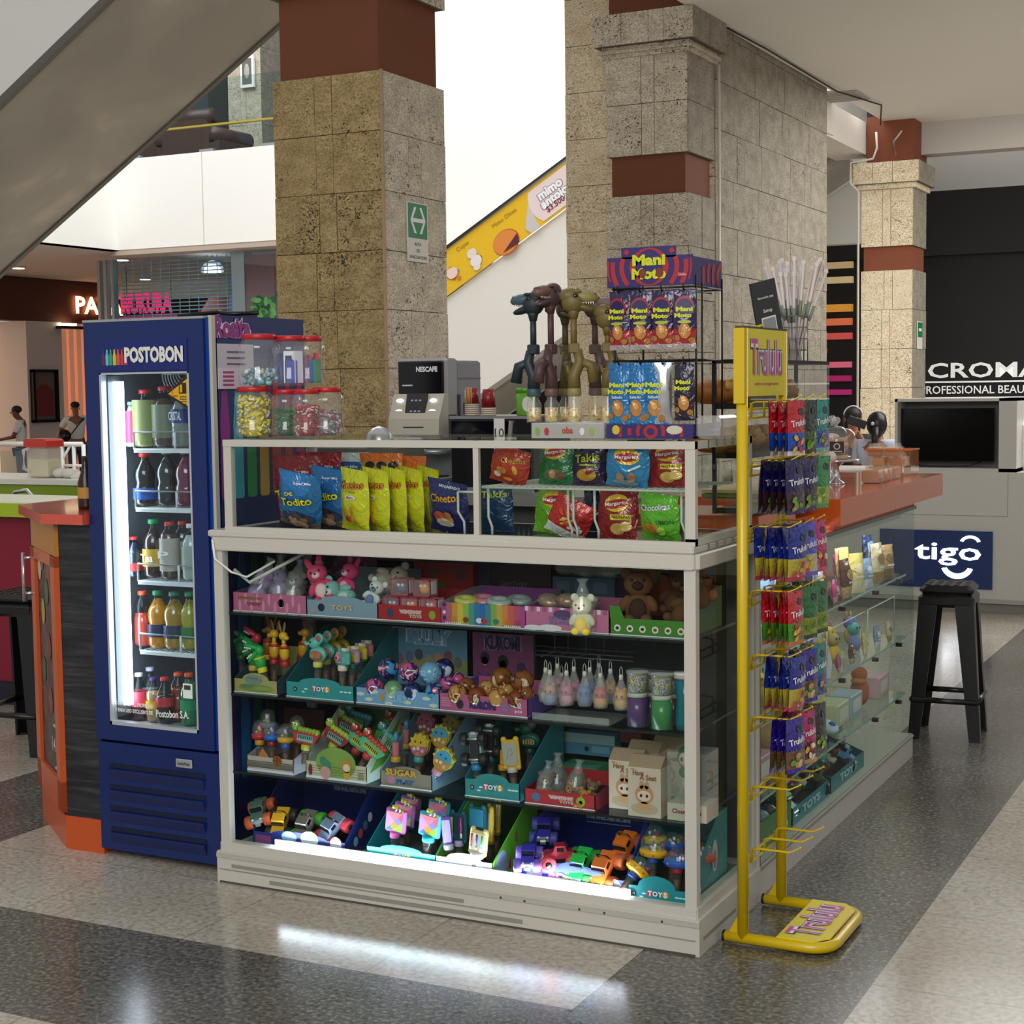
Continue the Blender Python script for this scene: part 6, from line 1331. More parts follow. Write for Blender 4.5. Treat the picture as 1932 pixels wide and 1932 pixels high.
def board(c,scr,pens=None,ears=True,dec=None,w=.034,h=.068):
    def f(z):
        b=MB(C(c,.4)); b.box(-w,w,-.006,.008,z,z+h,bev=.005)
        if ears:
            for s in (-1,1): b.ell((s*w*.7,0,z+h),(.010,.008,.010)); b.ell((s*w*.75,0,z+.0),(.009,.008,.009))
        s_=MB(C(scr,.4)); s_.box(-w*.8,w*.8,-.0085,-.006,z+h*.10,z+h*.88)
        if dec=='tan':
            W_,H_=w*.78,h*.38; cz=z+h*.49
            for pts,cc in (([(-1,1),(1,1),(0,0)],'d87a8a'),([(-1,1),(0,0),(-1,-1)],'c88ac0'),([(1,1),(1,0),(.5,.5)],'c8586a'),([(1,0),(.5,.5),(0,0),(.5,-.5)],'7a7ad0'),([(-1,-1),(-.5,-.5),(0,-1)],'3a78c8'),([(-.5,-.5),(0,0),(.5,-.5),(0,-1)],'e08a2a'),([(0,-1),(1,-1),(1,0)],'8ac83a')):
                s_.plate([(x*W_,cz+q*H_) for x,q in pts],-.0105,-.0085,C(cc,.35))
        elif dec=='draw':
            s_.tube([(-.012,-.0087,z+h*.3),(-.004,-.0087,z+h*.6),(.006,-.0087,z+h*.7),(.01,-.0087,z+h*.5),(0,-.0087,z+h*.42)],.0006,n=4,m=C('7a7a78',.5))
        P=[('board_frame',b),('screen',s_)]
        if pens:
            for i,pc in enumerate(pens):
                p_=MB(C(pc,.4)); x=(-.5+i/(len(pens)-1))*w*1.15; p_.tube([(x,-.012,z+h*.30),(x,-.012,z+h*.85)],.003,n=6); p_.tube([(x,-.012,z+h*.14),(x,-.012,z+h*.30)],.0038,n=6,m=C('e8eeee',.4)); P.append(('marker',p_))
        if dec=='tan':
            d_=MB(C('e0c83a',.4)); 
            for i in range(4): d_.ell((-.01+.012*i,-.002,z+h+.004-.004*i*(i>1)),(.007,.007,.007))
            for q in (0,.014): d_.ell((.002+q,-.008,z+h*.97),(.005,.004,.006),C('f0f0f0',.3)); d_.ell((.002+q,-.0115,z+h*.97),(.0025,.002,.003),C('1a1420',.3))
            P.append(('crest',d_))
        return P
    return f
def pin(c):
    def f(z):
        b=MB(C(c,.3)); b.lathe([(.02,0),(.040,.004),(.042,.020),(.040,.022)],(0,0,z),sy=.8,n=22)
        for i in range(8): a=PI*i/4+.3; b.ell((.0415*math.cos(a),.033*math.sin(a),z+.011),(.003,.003,.003),C('d83030',.4),n=6,k=4)
        d=MB(GL('eef0f2',.05,1,1.5)); d.lathe([(.039,.021),(.034,.04),(.018,.052),(0,.055)],(0,0,z),sy=.8,n=20,cap=False)
        t=MB(C('c8b83a',.4)); rn=random.Random(len(c)+ord(c[1]))
        for i in range(9): t.ell((rn.uniform(-.024,.024),rn.uniform(-.016,.016),z+.028+rn.uniform(0,.010)),(.005,.005,.006),C(rn.choice(['c8282a','2a58c8','e0c02a','3a9a4a','e8e8e8']),.4),n=7,k=5)
        return [('toy_body',b),('dome',d),('inner_pegs',t)]
    return f
def trk(body,wheel,cab=None,hub='2a2a30',s=1.0):
    """monster truck, nose towards -Y"""
    b=MB(C(body,.35)); b.plate([(-.045,.030),(.045,.030),(.046,.045),(.020,.048),(.014,.064),(-.012,.064),(-.020,.047),(-.044,.042)],-.020,.020,C(body,.35),'x')
    b.M=Matrix.Identity(4)
    w_=MB(C('14181e',.15)); w_.box(-.0185,.0185,-.021,-.016,.048,.060); w_.box(-.0205,.0205,-.008,.010,.049,.060)
    c_=MB(C('c8ccd2',.25,.6)); c_.box(-.018,.018,-.050,-.042,.026,.038); c_.box(-.008,.008,-.054,-.044,.018,.028); c_.box(-.014,.014,-.035,.035,.018,.030,C('26262c',.4)); c_.tube([(-.03,-.032,.018),(.03,-.032,.018)],.004,n=6); c_.tube([(-.03,.032,.018),(.03,.032,.018)],.004,n=6)
    for q in (-1,1): c_.ell((q*.013,-.045,.038),(.004,.002,.004),C('f0f0e0',.3),n=8,k=5)
    rb=MB(C('1a1a1e',.4)); rb.tube([(-.017,.02,.046),(-.015,.018,.070),(.015,.018,.070),(.017,.02,.046)],.002,n=6)
    P=[('body',b),('windows',w_),('chassis',c_),('roll_bar',rb)]
    for sx in (-1,1):
        for sy in (-1,1):
            q=MB(C(wheel,.5)); q.M=Matrix.Translation((sx*.030,sy*.032,.021))@Matrix.Rotation(PI/2,4,'Y')
            q.lathe([(.009,-.011),(.019,-.012),(.021,-.008),(.021,.008),(.019,.012),(.009,.011)],n=16); q.lathe([(.009,-.0115),(.009,.0115)],n=10,m=C(hub,.4)); P.append(('wheel',q))
    if s!=1:
        for p in P: p[1].v=[(a*s,b_*s,c*s) for a,b_,c in p[1].v]
    return P
def row(lb,items,z,py,cat='candy toy',name='candy_toy',group=None):
    for (px,y,parts,rz,ry,txt,*h) in items:
        put(name,txt,cat,parts,(X(px,py,y),y,z+(h[0] if h else 0)),rot=(-.05,ry,rz),group=group)
PY2=1330
def crocart(fr,w,h):
    fr.disc((w*.5,-.0008,h*.4),w*.4,h*.28,C('7a8a4a',.5)); fr.disc((w*.3,-.0014,h*.5),w*.16,h*.16,C('5a7a50',.5)); fr.disc((w*.68,-.0014,h*.4),w*.2,h*.14,C('8a9a4a',.5)); fr.disc((w*.45,-.002,h*1.02),w*.2,h*.34,C('6a8a80',.5)); fr.text('Funny',(w*.45,-.003,h*1.1),.008,C('a0404a',.5),w=w*.24)
x0,w=tray('olive tray of crocodile candy toys at the left end of the second shelf',442,524,1312,YF,Z2,.24,.045,.12,'a39a62','3a4a62',art=crocart,hump=.022,inner='4a3a30')
row('',[(459,.16,tube_toy(croc('0f6a3a','0f6a3a'),'1a5a3a'),0,-.1,'green crocodile head candy toy at the back left of the olive tray'),
 (478,.17,tube_toy(croc('b8283c','b8283c'),'8a2a30'),.1,.05,'red crocodile head candy toy in the olive tray'),
 (478,.075,tube_toy(croc('1d7a44','b89a2a'),'b89a2a',.06),-.1,0,'dark green crocodile candy toy with yellow collar in the olive tray'),
 (505,.065,tube_toy(croc('22a04a','d8c02a'),'d8c82a',.06),.1,-.30,'bright green open mouthed crocodile candy toy leaning forward'),
 (500,.20,tube_toy(roo('8a5a22','7a5a3a')),.2,.1,'brown kangaroo candy toy behind the red crocodile'),
 (517,.13,tube_toy(roo('d8a01c','8a6a3a'),'a8281c'),0,0,'yellow kangaroo candy toy, front left of the pair'),
 (541,.12,tube_toy(roo('e0aa1e','8a6a3a'),'a8281c'),2.8,0,'yellow kangaroo candy toy, front right of the pair'),
 (563,.20,tube_toy(roo('c8901c','7a4a3a'),'8a281c'),.1,.15,'yellow kangaroo candy toy at the back with spread ears')],Z2+.012,1300,group='animal candy toys on the second shelf')
x0,w=tray('teal TOYS tray of elephant and camera candy toys on the second shelf',540,668,1322,YF,Z2,.30,.05,.20,'2e8f96','1d6a70','174f56',hump=.018,art=toysart,inner='5a5450')
row('',[(600,.10,tube_toy(eleph('5fb8ae','b85a5a'),'d8c85a'),0,0,'mint elephant candy toy at the front of the teal tray'),
 (616,.16,tube_toy(eleph('55aca4','b85a5a'),'b8a84a'),0,0,'mint elephant candy toy behind the first one'),
 (630,.22,tube_toy(eleph('a8982e','8a5a3a'),'8a7a3a'),0,0,'olive yellow elephant candy toy in the teal tray'),
 (645,.27,tube_toy(eleph('9a8a2a','8a4a2a'),'8a7a3a'),0,0,'rear olive yellow elephant candy toy in the teal tray'),
 (646,.075,tube_toy(camera_('5aa898','d88a9a','5ab8c0'),'d8c8c0'),-.3,0,'mint toy camera with pink lens at the front of the teal tray'),
 (664,.12,tube_toy(camera_('b88a9a','5aa898','c8b83a'),'2a6a60'),-.3,0,'pink toy camera behind the mint one'),
 (678,.18,tube_toy(camera_('c8b22a','d88a9a','d88a9a'),'2a6a60'),-.3,0,'yellow toy camera third in the teal tray'),
 (690,.24,tube_toy(camera_('d8788a','d8a090','d8a090'),'2a6a60'),-.3,0,'coral pink toy camera at the back of the teal tray')],Z2+.02,1320,group='elephant and camera candy toys')
def cloudart(fr,w,h):
    for u,v in ((.06,.6),(.16,.3),(.23,.8),(.62,.3),(.85,.65),(.93,.25),(.4,.15)):
        for k in (-1,0,1): fr.disc((w*u+k*.007,-.0008-.0002*k,h*v),.008,.005+.002*(k==0),C('c8ccb8',.5),n=8)
    fr.text('BLUEY',(w*.5,-.0018,h*.5),h*.5,C('8ab4d0',.5),w=w*.26,bold=.05); fr.disc((w*.32,-.0018,h*.5),.008,.014,C('b88a4a',.5),n=10)
def cardart(t,c,c2,bgdots):
    def f(m,w,h):
        for u,v,r,cc in bgdots: m.disc((w*u,-.001,h*v),r,r*1.2,C(cc,.5),n=10)
        m.text(t,(w*.5,-.002,h*.84),h*.28,C(c2,.5),w=w*.62,bold=.13); m.text(t,(w*.5,-.003,h*.84),h*.26,C(c,.5),w=w*.58,bold=.05)
    return f
x0,w=tray('light blue cloud printed tray of patterned balls on the second shelf',672,829,1335,YF,Z2,.26,.05,.06,'6f9cc8','5a80a8',art=cloudart,inner='3a4a5a')
bx_('header_card','tall blue and cream header card behind the patterned balls','743','0',0,0,.3,'000000') if False else None
def hcard(name,label,pl,pr,py0,py1,y,c,art): return bx_(name,label,pl,pr,py0,py1,y,c,.004,art,'card')
hcard('header_card','tall pale blue and cream header card behind the patterned balls',742,882,1186,1290,.33,'5f86a0',lambda m,w,h:(m.box(0,w,-.0008,0,0,h*.45,C('8f8a5a',.5)),cardart('BLUEY','6f9cc8','c8d4d8',[(.1+.13*i,.42+.05*(i%3),.016,['7a5a7a','5a6a8a','4a4a5a','9a8a6a','c07a4a','8a4a4a','6a6a5a'][i%7]) for i in range(7)])(m,w,h)))
BALLS=[speck('ball_blue','3f8fc8',['1c2a5a','c8608a','d8dce0'],26,.12,.46),speck('ball_pink','d8588a',['5a2a78','e8d8e0','8a2a5a'],26,.12,.48),speck('ball_sky','6fa0c8',['9ac0dc','4a7ab0'],34,.12,.5),speck('ball_indigo','1e2450',['3a4a9a','c8ccd8'],28,.12,.52),speck('ball_green','6a9a6a',['9ab48a','b88a9a'],26,.12,.5)]
BR=[speck('ball_brown','8a4f22',['5a2c14','c89a60','d8c8b0'],22,.12,.5),speck('ball_tan','c08a4a',['8a4a20','e0b878','5a2c14'],22,.12,.5),speck('ball_rust','8a3a1c',['5a1c10','c8b090','a86a40'],22,.12,.5)]
def ball(m,r): b=MB(m); b.ell((0,0,0),(r,r,r),n=20,k=14); return b
bl=[(706,1298,.075,.030,1,'pink and purple'),(742,1302,.07,.030,4,'green and beige'),(780,1306,.07,.030,3,'dark navy'),(820,1305,.075,.030,0,'sky blue and black'),(733,1262,.12,.034,0,'blue and pink'),(772,1268,.12,.033,1,'bright pink'),(812,1270,.09,.036,2,'pale sky blue'),(838,1262,.15,.033,3,'indigo'),(843,1290,.12,.025,1,'small pink'),(862,1283,.19,.026,1,'rose pink rear')]
for i,(px,py,y,r,mi,lb) in enumerate(bl):
    put('patterned_ball',lb+' glossy ball '+('in the upper layer' if py<1275 else 'in the lower layer')+' of the cloud printed tray','ball',ball(BALLS[mi],r),(X(px,py,y),y,max(Z(px,py,y),Z2+.02+r*.9)),rz=i*1.3,group='patterned balls in the cloud printed tray')
def kart(fr,w,h):
    fr.text('KUROMI',(w*.5,-.002,h*.5),h*.5,C('2c1e62',.5),w=w*.30,bold=.08); fr.text('12',(w*.9,-.002,h*.65),h*.3,C('e0d0dc',.5),w=w*.07); fr.text('pcs',(w*.9,-.002,h*.28),h*.2,C('e0d0dc',.5),w=w*.08)
    fr.disc((w*.24,-.001,h*.45),.013,.015,C('241c3a',.5),n=10); fr.disc((w*.75,-.001,h*.45),.013,.014,C('8a6a9a',.5),n=10)
    for i in range(4): fr.box(w*.03,w*.13,-.001,-.0005,h*(.3+.13*i),h*(.35+.13*i),C('c890a8',.5))
x0,w=tray('pink tray of brown patterned balls marked 12 pcs on the second shelf',829,996,1352,YF,Z2,.26,.055,.065,'b25580','5a4090',art=kart,inner='3a2a3a')
hcard('header_card','tall dusky pink header card behind the brown balls',893,1008,1196,1302,.33,'7a3a62',cardart('KUROMI','2a1c5a','a8789a',[(.2,.55,.018,'2a1c30'),(.2,.5,.012,'a8a0a0'),(.5,.5,.02,'1a1420'),(.5,.45,.013,'a8a0a0'),(.8,.4,.018,'3a2450'),(.1,.25,.008,'4a3a7a'),(.25,.25,.008,'4a3a7a'),(.38,.25,.008,'4a3a7a')]))
bb=[(863,1310,.07,.030,1,'tan spotted'),(880,1295,.12,.028,0,'brown'),(900,1316,.07,.030,2,'rust red'),(918,1300,.12,.028,1,'pale tan'),(940,1322,.07,.031,1,'tan and cream'),(955,1305,.12,.028,1,'golden tan'),(975,1325,.07,.030,2,'rust and white striped'),(947,1280,.13,.034,0,'large brown open mouthed'),(987,1285,.11,.034,0,'large brown shiny'),(992,1310,.09,.026,0,'small brown right hand')]
for i,(px,py,y,r,mi,lb) in enumerate(bb):
    put('patterned_ball',lb+' ball '+('in the upper layer' if py<1290 else 'in the lower layer')+' of the pink tray','ball',ball(BR[mi],r),(X(px,py,y),y,max(Z(px,py,y),Z2+.022+r*.9)),rz=i*1.1,group='brown patterned balls in the pink tray')
# squishies hanging in nets
hr=MB(C('5a565e',.4,.3)); zr_=Z(1100,1238,.20)
for yy in (.17,.24,.32): hr.tube([(X(1010,1240,yy),yy,zr_),(X(1195,1240,yy),yy,zr_)],.0022,n=6)
for px in (1047,1072,1106,1140): hr.tube([(X(px,1240,.24),.24,zr_),(X(px,1240,.24),.24,Z1-.012)],.0018,n=5)
for px in (1047,1072,1106,1140): hr.tube([(X(px,1240,.24),.14,zr_),(X(px,1240,.24),.34,zr_)],.0018,n=5)
put('hanging_rail','thin wire rail from which the netted squishies hang','rail',hr)
def netted(kind,c,c2):
    """hangs from z=0 down"""
    L=.115; n=MB(GL('e8e4e0',.22,.6,1.3)); n.lathe([(.006,-.035),(.010,-.05),(.020,-.075),(.026,-.10),(.020,-.128)],n=12,cap=False)
    k=MB(C('d8d4cc',.6)); k.lathe([(.006,-.040),(.007,-.030),(.005,-.024)],n=8); k.tube([(-.005,0,-.028),(-.004,0,-.008),(0,0,0),(.004,0,-.008),(.005,0,-.028)],.0012,n=5)
    b=MB(C(c,.5)); b.ell((0,0,-.110),(.019,.016,.018),C(c2,.5)); h=MB(C(c,.5)); h.ell((0,0,-.086),(.020,.017,.018))
    for q in (-1,1):
        h.ell((q*.008,-.015,-.088),(.0035,.003,.0045),C('1c1416',.3),n=8,k=5); h.ell((q*.012,0,-.068),(.006,.005,.010 if kind else .006),C(c,.5),n=8,k=5)
    return [('net',n),('loop',k),('squishy_body',b),('squishy_head',h)]
sq=[(1030,1312,.12,'8a5a70','c8b8b0','mauve netted squishy at the far left'),(1038,1318,.09,'c8907a','7a8ab8','peach netted squishy with blue dress'),(1052,1300,.20,'b87888','c890a0','rear mauve netted squishy'),(1069,1298,.10,'c86a90','d88aa8','pink long eared netted squishy'),(1083,1297,.17,'c05a80','c05a80','deep pink netted squishy behind the long eared one'),(1103,1285,.11,'4a78b8','3a68a8','bright blue netted squishy'),(1113,1290,.18,'3a5a98','3a5a98','dark blue netted squishy'),(1130,1280,.26,'8a8088','8a8088','empty looking grey net at the back'),(1133,1302,.10,'c84048','d8923a','orange netted squishy with red top'),(1152,1300,.18,'b87a2a','3a2a1a','golden netted squishy behind the orange one'),(1172,1308,.10,'d8923a','d89a48','orange netted squishy with dark patch beside the purple jar'),(1060,1315,.24,'c8a0a8','c8a0a8','pale pink netted squishy at the back low down')]
for i,(px,py,y,c,c2,lb) in enumerate(sq):
    zc0=Z(px,py,y)+.1; zc0=min(zc0,zr_-.0)+.0
    put('netted_squishy',lb,'squishy',netted(i%3==0,c,c2),(X(px,py,y),y,zr_-.004 if abs(zc0-zr_)<.03 else zc0),rz=.2*(i%3-1),group='netted squishies on the second shelf')
b=MB(GL('eeeeee',.12,.9)); b.box(0,.25,0,.16,0,.003); b.box(0,.25,-.003,0,0,.02); put('clear_tray','clear plastic tray lip under the netted squishies','tray',b,(X(1005,1345,.05),.05,Z2+.0))
def slime(c,cap,h,r):
    g=MB(TUBE); g.lathe([(r,0),(r,h*.95)],n=20,cap=False); l=MB(C(c,.2)); l.lathe([(r*.95,.002),(r*.95,h*.52)],n=20)
    s=MB(speck('glitter','8a8468',['c8b85a','4a5a8a','b0b0b8','7a3a3a'],70,.3,.42)); s.lathe([(r*.9,h*.62),(r*.9,h*.93)],n=16); f=MB(C('b8b8a8',.4)); f.lathe([(r*.94,h*.53),(r*.9,h*.60)],n=16)
    k=MB(GL('d0d0d0',.3,1)); k.lathe([(r*1.03,h*.94),(r*1.03,h)],n=20); return [('tub_wall',g),('slime',l),('sequins',s),('foam_layer',f),('lid',k)]
for px,py,y,c,h,lb in ((1203,1360,.08,'4a1560',.165,'cylinder of purple slime with sequins'),(1228,1362,.15,'3a1050',.15,'rear cylinder of dark purple slime'),(1249,1372,.07,'1f7a34',.165,'cylinder of green slime with sequins'),(1270,1370,.15,'6a2434',.15,'rear cylinder of dark red slime')):
    put('slime_tub',lb,'slime tub',slime(c,None,h,.032),(X(px,py,y),y,Z2+.001),group='slime cylinders on the second shelf')
b=MB(C('0e6a78',.15)); b.lathe([(.026,0),(.03,.02),(.026,.09),(.030,.15)],n=20); k=MB(C('d8a8b0',.4)); k.lathe([(.033,.15),(.033,.158)],n=20); l=MB(C('e0dcd8',.4)); l.lathe([(.033,.158),(.033,.166)],n=20)
put('tumbler','teal tumbler with a pink and white lid at the right end of the second shelf','tumbler',[('cup',b),('lid_band',k),('lid',l)],(X(1293,1378,.09),.09,Z2+.001))
# ---- third shelf
def bkart(fr,w,h):
    fr.box(0,w,-.0008,0,h*.32,h*.62,C('6a6258',.5)); fr.box(0,w,-.0008,0,h*.28,h*.31,C('2a2420',.5)); fr.box(0,w,-.0008,0,h*.66,h*.7,C('2a2420',.5)); fr.box(0,w,-.0008,0,0,h*.16,C('d0ccd8',.5))
    fr.disc((w*.66,-.002,h*.85),.018,.018,C('8a4a20',.5)); 
    for k in range(8): a=PI*k/4; fr.box(w*.66-.0005,w*.66+.0005,-.0026,-.002,h*.85-.018,h*.85+.018,C('2a1810',.5)) if k==0 else None
    fr.box(w*.66-.018,w*.66+.018,-.0026,-.002,h*.85-.0005,h*.85+.0005,C('2a1810',.5)); fr.plate([(w*.25,h),(w*.48,h),(w*.34,h+.03)],0,.002,C('b8703a',.5))
x0,w=tray('basketball printed tray of dome candy toys at the left of the third shelf',467,554,1462,YF,Z3,.24,.05,.10,'b8aca0','a8a4b0','5a2a1a',art=bkart,inner='7a4a2a')
row('',[(490,.10,tube_toy(dome('c8202c','b8384a'),'c8902a',.06),0,0,'red based clear dome candy toy, first from the left'),(513,.10,tube_toy(dome('1c68c8','2a5ac0'),'8a2030',.06),0,0,'blue based clear dome candy toy, second from the left'),(539,.09,tube_toy(dome('e0a42a','4a6a8a'),'2a58b0',.06),0,0,'yellow based clear dome candy toy, third from the left'),(505,.20,tube_toy(dome('8a8a8a','b0a8a0'),'6a5a5a',.075),0,0,'rear clear dome candy toy with grey base'),(560,.17,tube_toy(dome('5a5a5a','8a8a7a'),'5a5a5a',.07),0,0,'rear dark dome candy toy right of the yellow one')],Z3+.018,1440,group='dome candy toys in the basketball tray')
bx_('toy_box','dark brown tilted display lid behind the dome candy toys',537,612,1338,1385,.34,'3a1c14',.03)
def musart(fr,w,h):
    fr.disc((w*.5,-.0005,h*1.0),w*.33,h*.95,C('7f9a4a',.5),n=22); fr.box(0,w,-.0008,0,0,h*.14,C('d0d0dc',.5))
    for i in range(4): fr.box(0,w,-.0012,-.0008,h*(.3+.15*i),h*(.32+.15*i),C('4a4438',.5))
    fr.disc((w*.08,-.002,h*.5),.008,.02,C('7a1a24',.5),n=8); fr.plate([(w*.25,h*.9),(w*.42,h*.65),(w*.42,h*1.0),(w*.3,h*1.35),(w*.24,h*1.3)],-.0022,-.0018,C('3f7a64',.5)); fr.disc((w*.33,-.002,h*.4),.02,.022,C('c08a8a',.5),n=12); fr.disc((w*.68,-.002,h*.9),.019,.022,C('c8802a',.5),n=12); fr.disc((w*.68,-.0026,h*.82),.013,.013,C('d8c8b0',.5),n=12); fr.disc((w*.68,-.002,h*.4),.012,.016,C('c8902a',.5),n=12)
    fr.plate([(w*.86,h*.2),(w*.95,h*.2),(w*.95,h*.6),(w*.86,h*.6)],-.002,-.0012,C('8a8468',.5))
x0,w=tray('cream music note tray of caterpillar piano toys on the third shelf',578,692,1480,YF,Z3,.28,.055,.20,'c9bfa2','c8d0c8','3f5a34',hump=.035,art=musart,inner='3a302a',sideart=lambda s,w,hf,d,hb:(s.plate([(.02,.03),(.1,.1),(.22,.18),(.14,.05)],w,w+.001,C('6aa02a',.5),'x')))
gp_='caterpillar piano toys'
row('',[(575,.055,tube_toy(piano('b8383c','8aa83a','6aa098'),'b8b83a',.05),0,.1,'red piano toy with lime caterpillar leaning over the tray front',.02),(612,.12,tube_toy(piano('a83238','a8c03a','6aa098'),'b8b83a',.075),0,.45,'red piano toy with lime caterpillar behind the first one'),(637,.24,tube_toy(piano('7a2a28','8a9a3a','5a8a80'),'8a8a3a',.08),0,.4,'rear red piano toy with olive caterpillar'),(653,.12,tube_toy(piano('4aa888','b83028','a8b83a'),'b83030',.07),0,.55,'teal piano toy with red caterpillar behind the front one'),(672,.08,tube_toy(piano('4fb494','c83a28','a8b83a'),'c83a3c',.07),0,.6,'teal piano toy with red caterpillar at the front'),(700,.18,tube_toy(piano('4a8a3a','4a9a98','3a6a4a'),'3a5a3a',.07),0,.6,'green piano toy with blue caterpillar'),(665,.27,tube_toy(piano('2a5a5a','3a8a90','2a4a4a'),'2a4a4a',.09),0,.2,'dim blue caterpillar toy at the back left of the music tray'),(715,.26,tube_toy(piano('3a6a3a','a8382c','3a6a4a'),'3a5a3a',.09),0,.5,'green piano toy with red caterpillar at the back right')],Z3+.02,1470,group=gp_)
def sugart(fr,w,h):
    fr.text('SUGAR',(w*.42,-.0015,h*.98),h*.5,C('6a4a2a',.5),w=w*.66,bold=.14); fr.text('SUGAR',(w*.42,-.0025,h*.98),h*.44,C('c8a040',.5),w=w*.62,bold=.05); fr.text('PLAY',(w*.5,-.0025,h*.42),h*.3,C('2a5a8a',.5),w=w*.36,bold=.1); fr.disc((w*.22,-.002,h*.5),.014,.014,C('b87a98',.5)); fr.box(0,w,-.0008,0,0,h*.08,C('d8dce4',.5))
x0,w=tray('grey brown SUGAR PLAY tray of spiky fan toys on the third shelf',718,815,1492,YF,Z3,.30,.05,.19,'8a8074','7f9ab0','1a3040',hump=.02,art=sugart,inner='3a302a',sideart=lambda s,w,hf,d,hb:(s.disc((w+.001,.13,.09),.012,.03,C('8a3a50',.5),(0,1,0)),s.disc((w+.001,.07,.06),.018,.014,C('c8a060',.5),(0,1,0)),s.text('TOYS',(w+.001,.05,.03),.018,C('3a6ab0',.5),u=(0,1,0),w=.05)))
row('',[(747,.10,tube_toy(pen('c86a78','4a8ab0'),'c8962a',.055),.1,0,'pink wand toy with blue tip at the left of the sugar tray'),(763,.20,tube_toy(pen('b86a78','4a8ab0'),'b88a3a',.075),0,.05,'rear pink wand toy with blue tip'),(787,.13,tube_toy(spiky('b85a78','c8a82a','c8a82a'),'4a9a90',.055),0,.1,'yellow and pink round spiky toy'),(810,.075,tube_toy(spiky('c8862a','d8c03a','4aa0cc'),'c88a9a',.045),0,.55,'bright blue faced spiky toy leaning right at the front'),(825,.17,tube_toy(spiky('b8862a','b8a83a','4a90b0'),'b87a6a',.08),0,.1,'blue faced spiky toy standing behind the front one'),(797,.26,tube_toy(spiky('8a4a58','a8526a','a8526a'),'6a4a4a',.095),0,.1,'dim rose round toy at the back of the sugar tray'),(845,.26,tube_toy(spiky('6a5a20','7a6a24','8a7424'),'6a4a4a',.095),0,.1,'dim olive spiky toy at the back of the sugar tray')],Z3+.015,1480,group='spiky fan toys in the sugar tray')
def smtruck(z): 
    P=trk('3a4248','1a1c20'); out=[]
    R=Matrix.Translation((0,0,z+.05))@Matrix.Rotation(-PI/2,4,'X')@Matrix.Translation((0,0,-.03))
    for p in P: p[1].v=[tuple(R@Vector(q)) for q in p[1].v]
    return P
def wtruck(z):
    P=trk('8a9aa0','1a1c20','a8343a'); R=Matrix.Translation((0,0,z+.05))@Matrix.Rotation(-PI/2,4,'X')@Matrix.Translation((0,0,-.03))
    P[0][1].mats=[C('9fb8b4',.3) for _ in P[0][1].mats]
    for p in P: p[1].v=[tuple(R@Vector(q)) for q in p[1].v]
    return P
x0,w=tray('teal TOYS tray of truck and drawing board toys on the third shelf',877,981,1518,YF,Z3,.32,.055,.20,'2f8488','2b7f8c','152c34',hump=.022,art=toysart,inner='3a3230')
row('',[(902,.09,tube_toy(wtruck,'2a80b8',.055),.1,-.08,'pale mint toy truck standing nose up in the teal tray'),(925,.15,tube_toy(smtruck,'1a6a80',.07),0,0,'dark grey toy truck standing nose up behind the pale one'),(971,.09,tube_toy(board('d8a82a','a8a49c',dec='draw',w=.030,h=.085),'c8b0a8',.06),.0,-.12,'yellow framed drawing board toy with a pencil scribble'),(950,.14,tube_toy(pen('d8a02a','d8a02a'),'d8981c',.05),0,0,'slim yellow wand toy left of the drawing board'),(1000,.22,tube_toy(eleph('1a5a4a','1a4a44'),'1a3a3a',.09),.2,0,'dark green animal toy at the back of the teal tray')],Z3+.02,1505,group='candy toys in the teal truck tray')
x0,w=tray('red VENTING tray of grey plush heads on the third shelf',990,1123,1532,YF,Z3,.24,.045,.06,'b02830','8a1f38',art=dots([(.17,.5,.014,.014,'4a6a9a'),(.8,.5,.015,.015,'9ab03a'),(.8,.45,.006,.006,'8a2a2a')],vt),inner='2a1a18')
for i,(px,y,bc,sc,rz,ry,lb) in enumerate(((1025,.09,'6a5448',.85,.4,.3,'grey brown plush head at the left of the red tray'),(1052,.14,'4a4644',.95,-.1,-.2,'dark grey plush head at the back of the red tray'),(1058,.08,'9a6a48',.7,.2,1.2,'tan plush lying at the front of the red tray'),(1082,.11,'5a4c44',.9,-.2,.1,'grey plush head with black nose in the red tray'),(1092,.06,'b07830',.6,0,.6,'small orange brown plush at the right of the red tray'),(1110,.12,'7a5a44',.7,.3,.5,'brown tagged plush at the right corner of the red tray'))):
    put('plush_toy',lb,'plush toy',plush(bc,bc,0,snout='a89080',s=sc*.85,bag_=i in(0,1,3)),(X(px,1520,y),y,Z3+.0),rot=(-.2,ry*.5,rz),group='plush toys in the red tray')
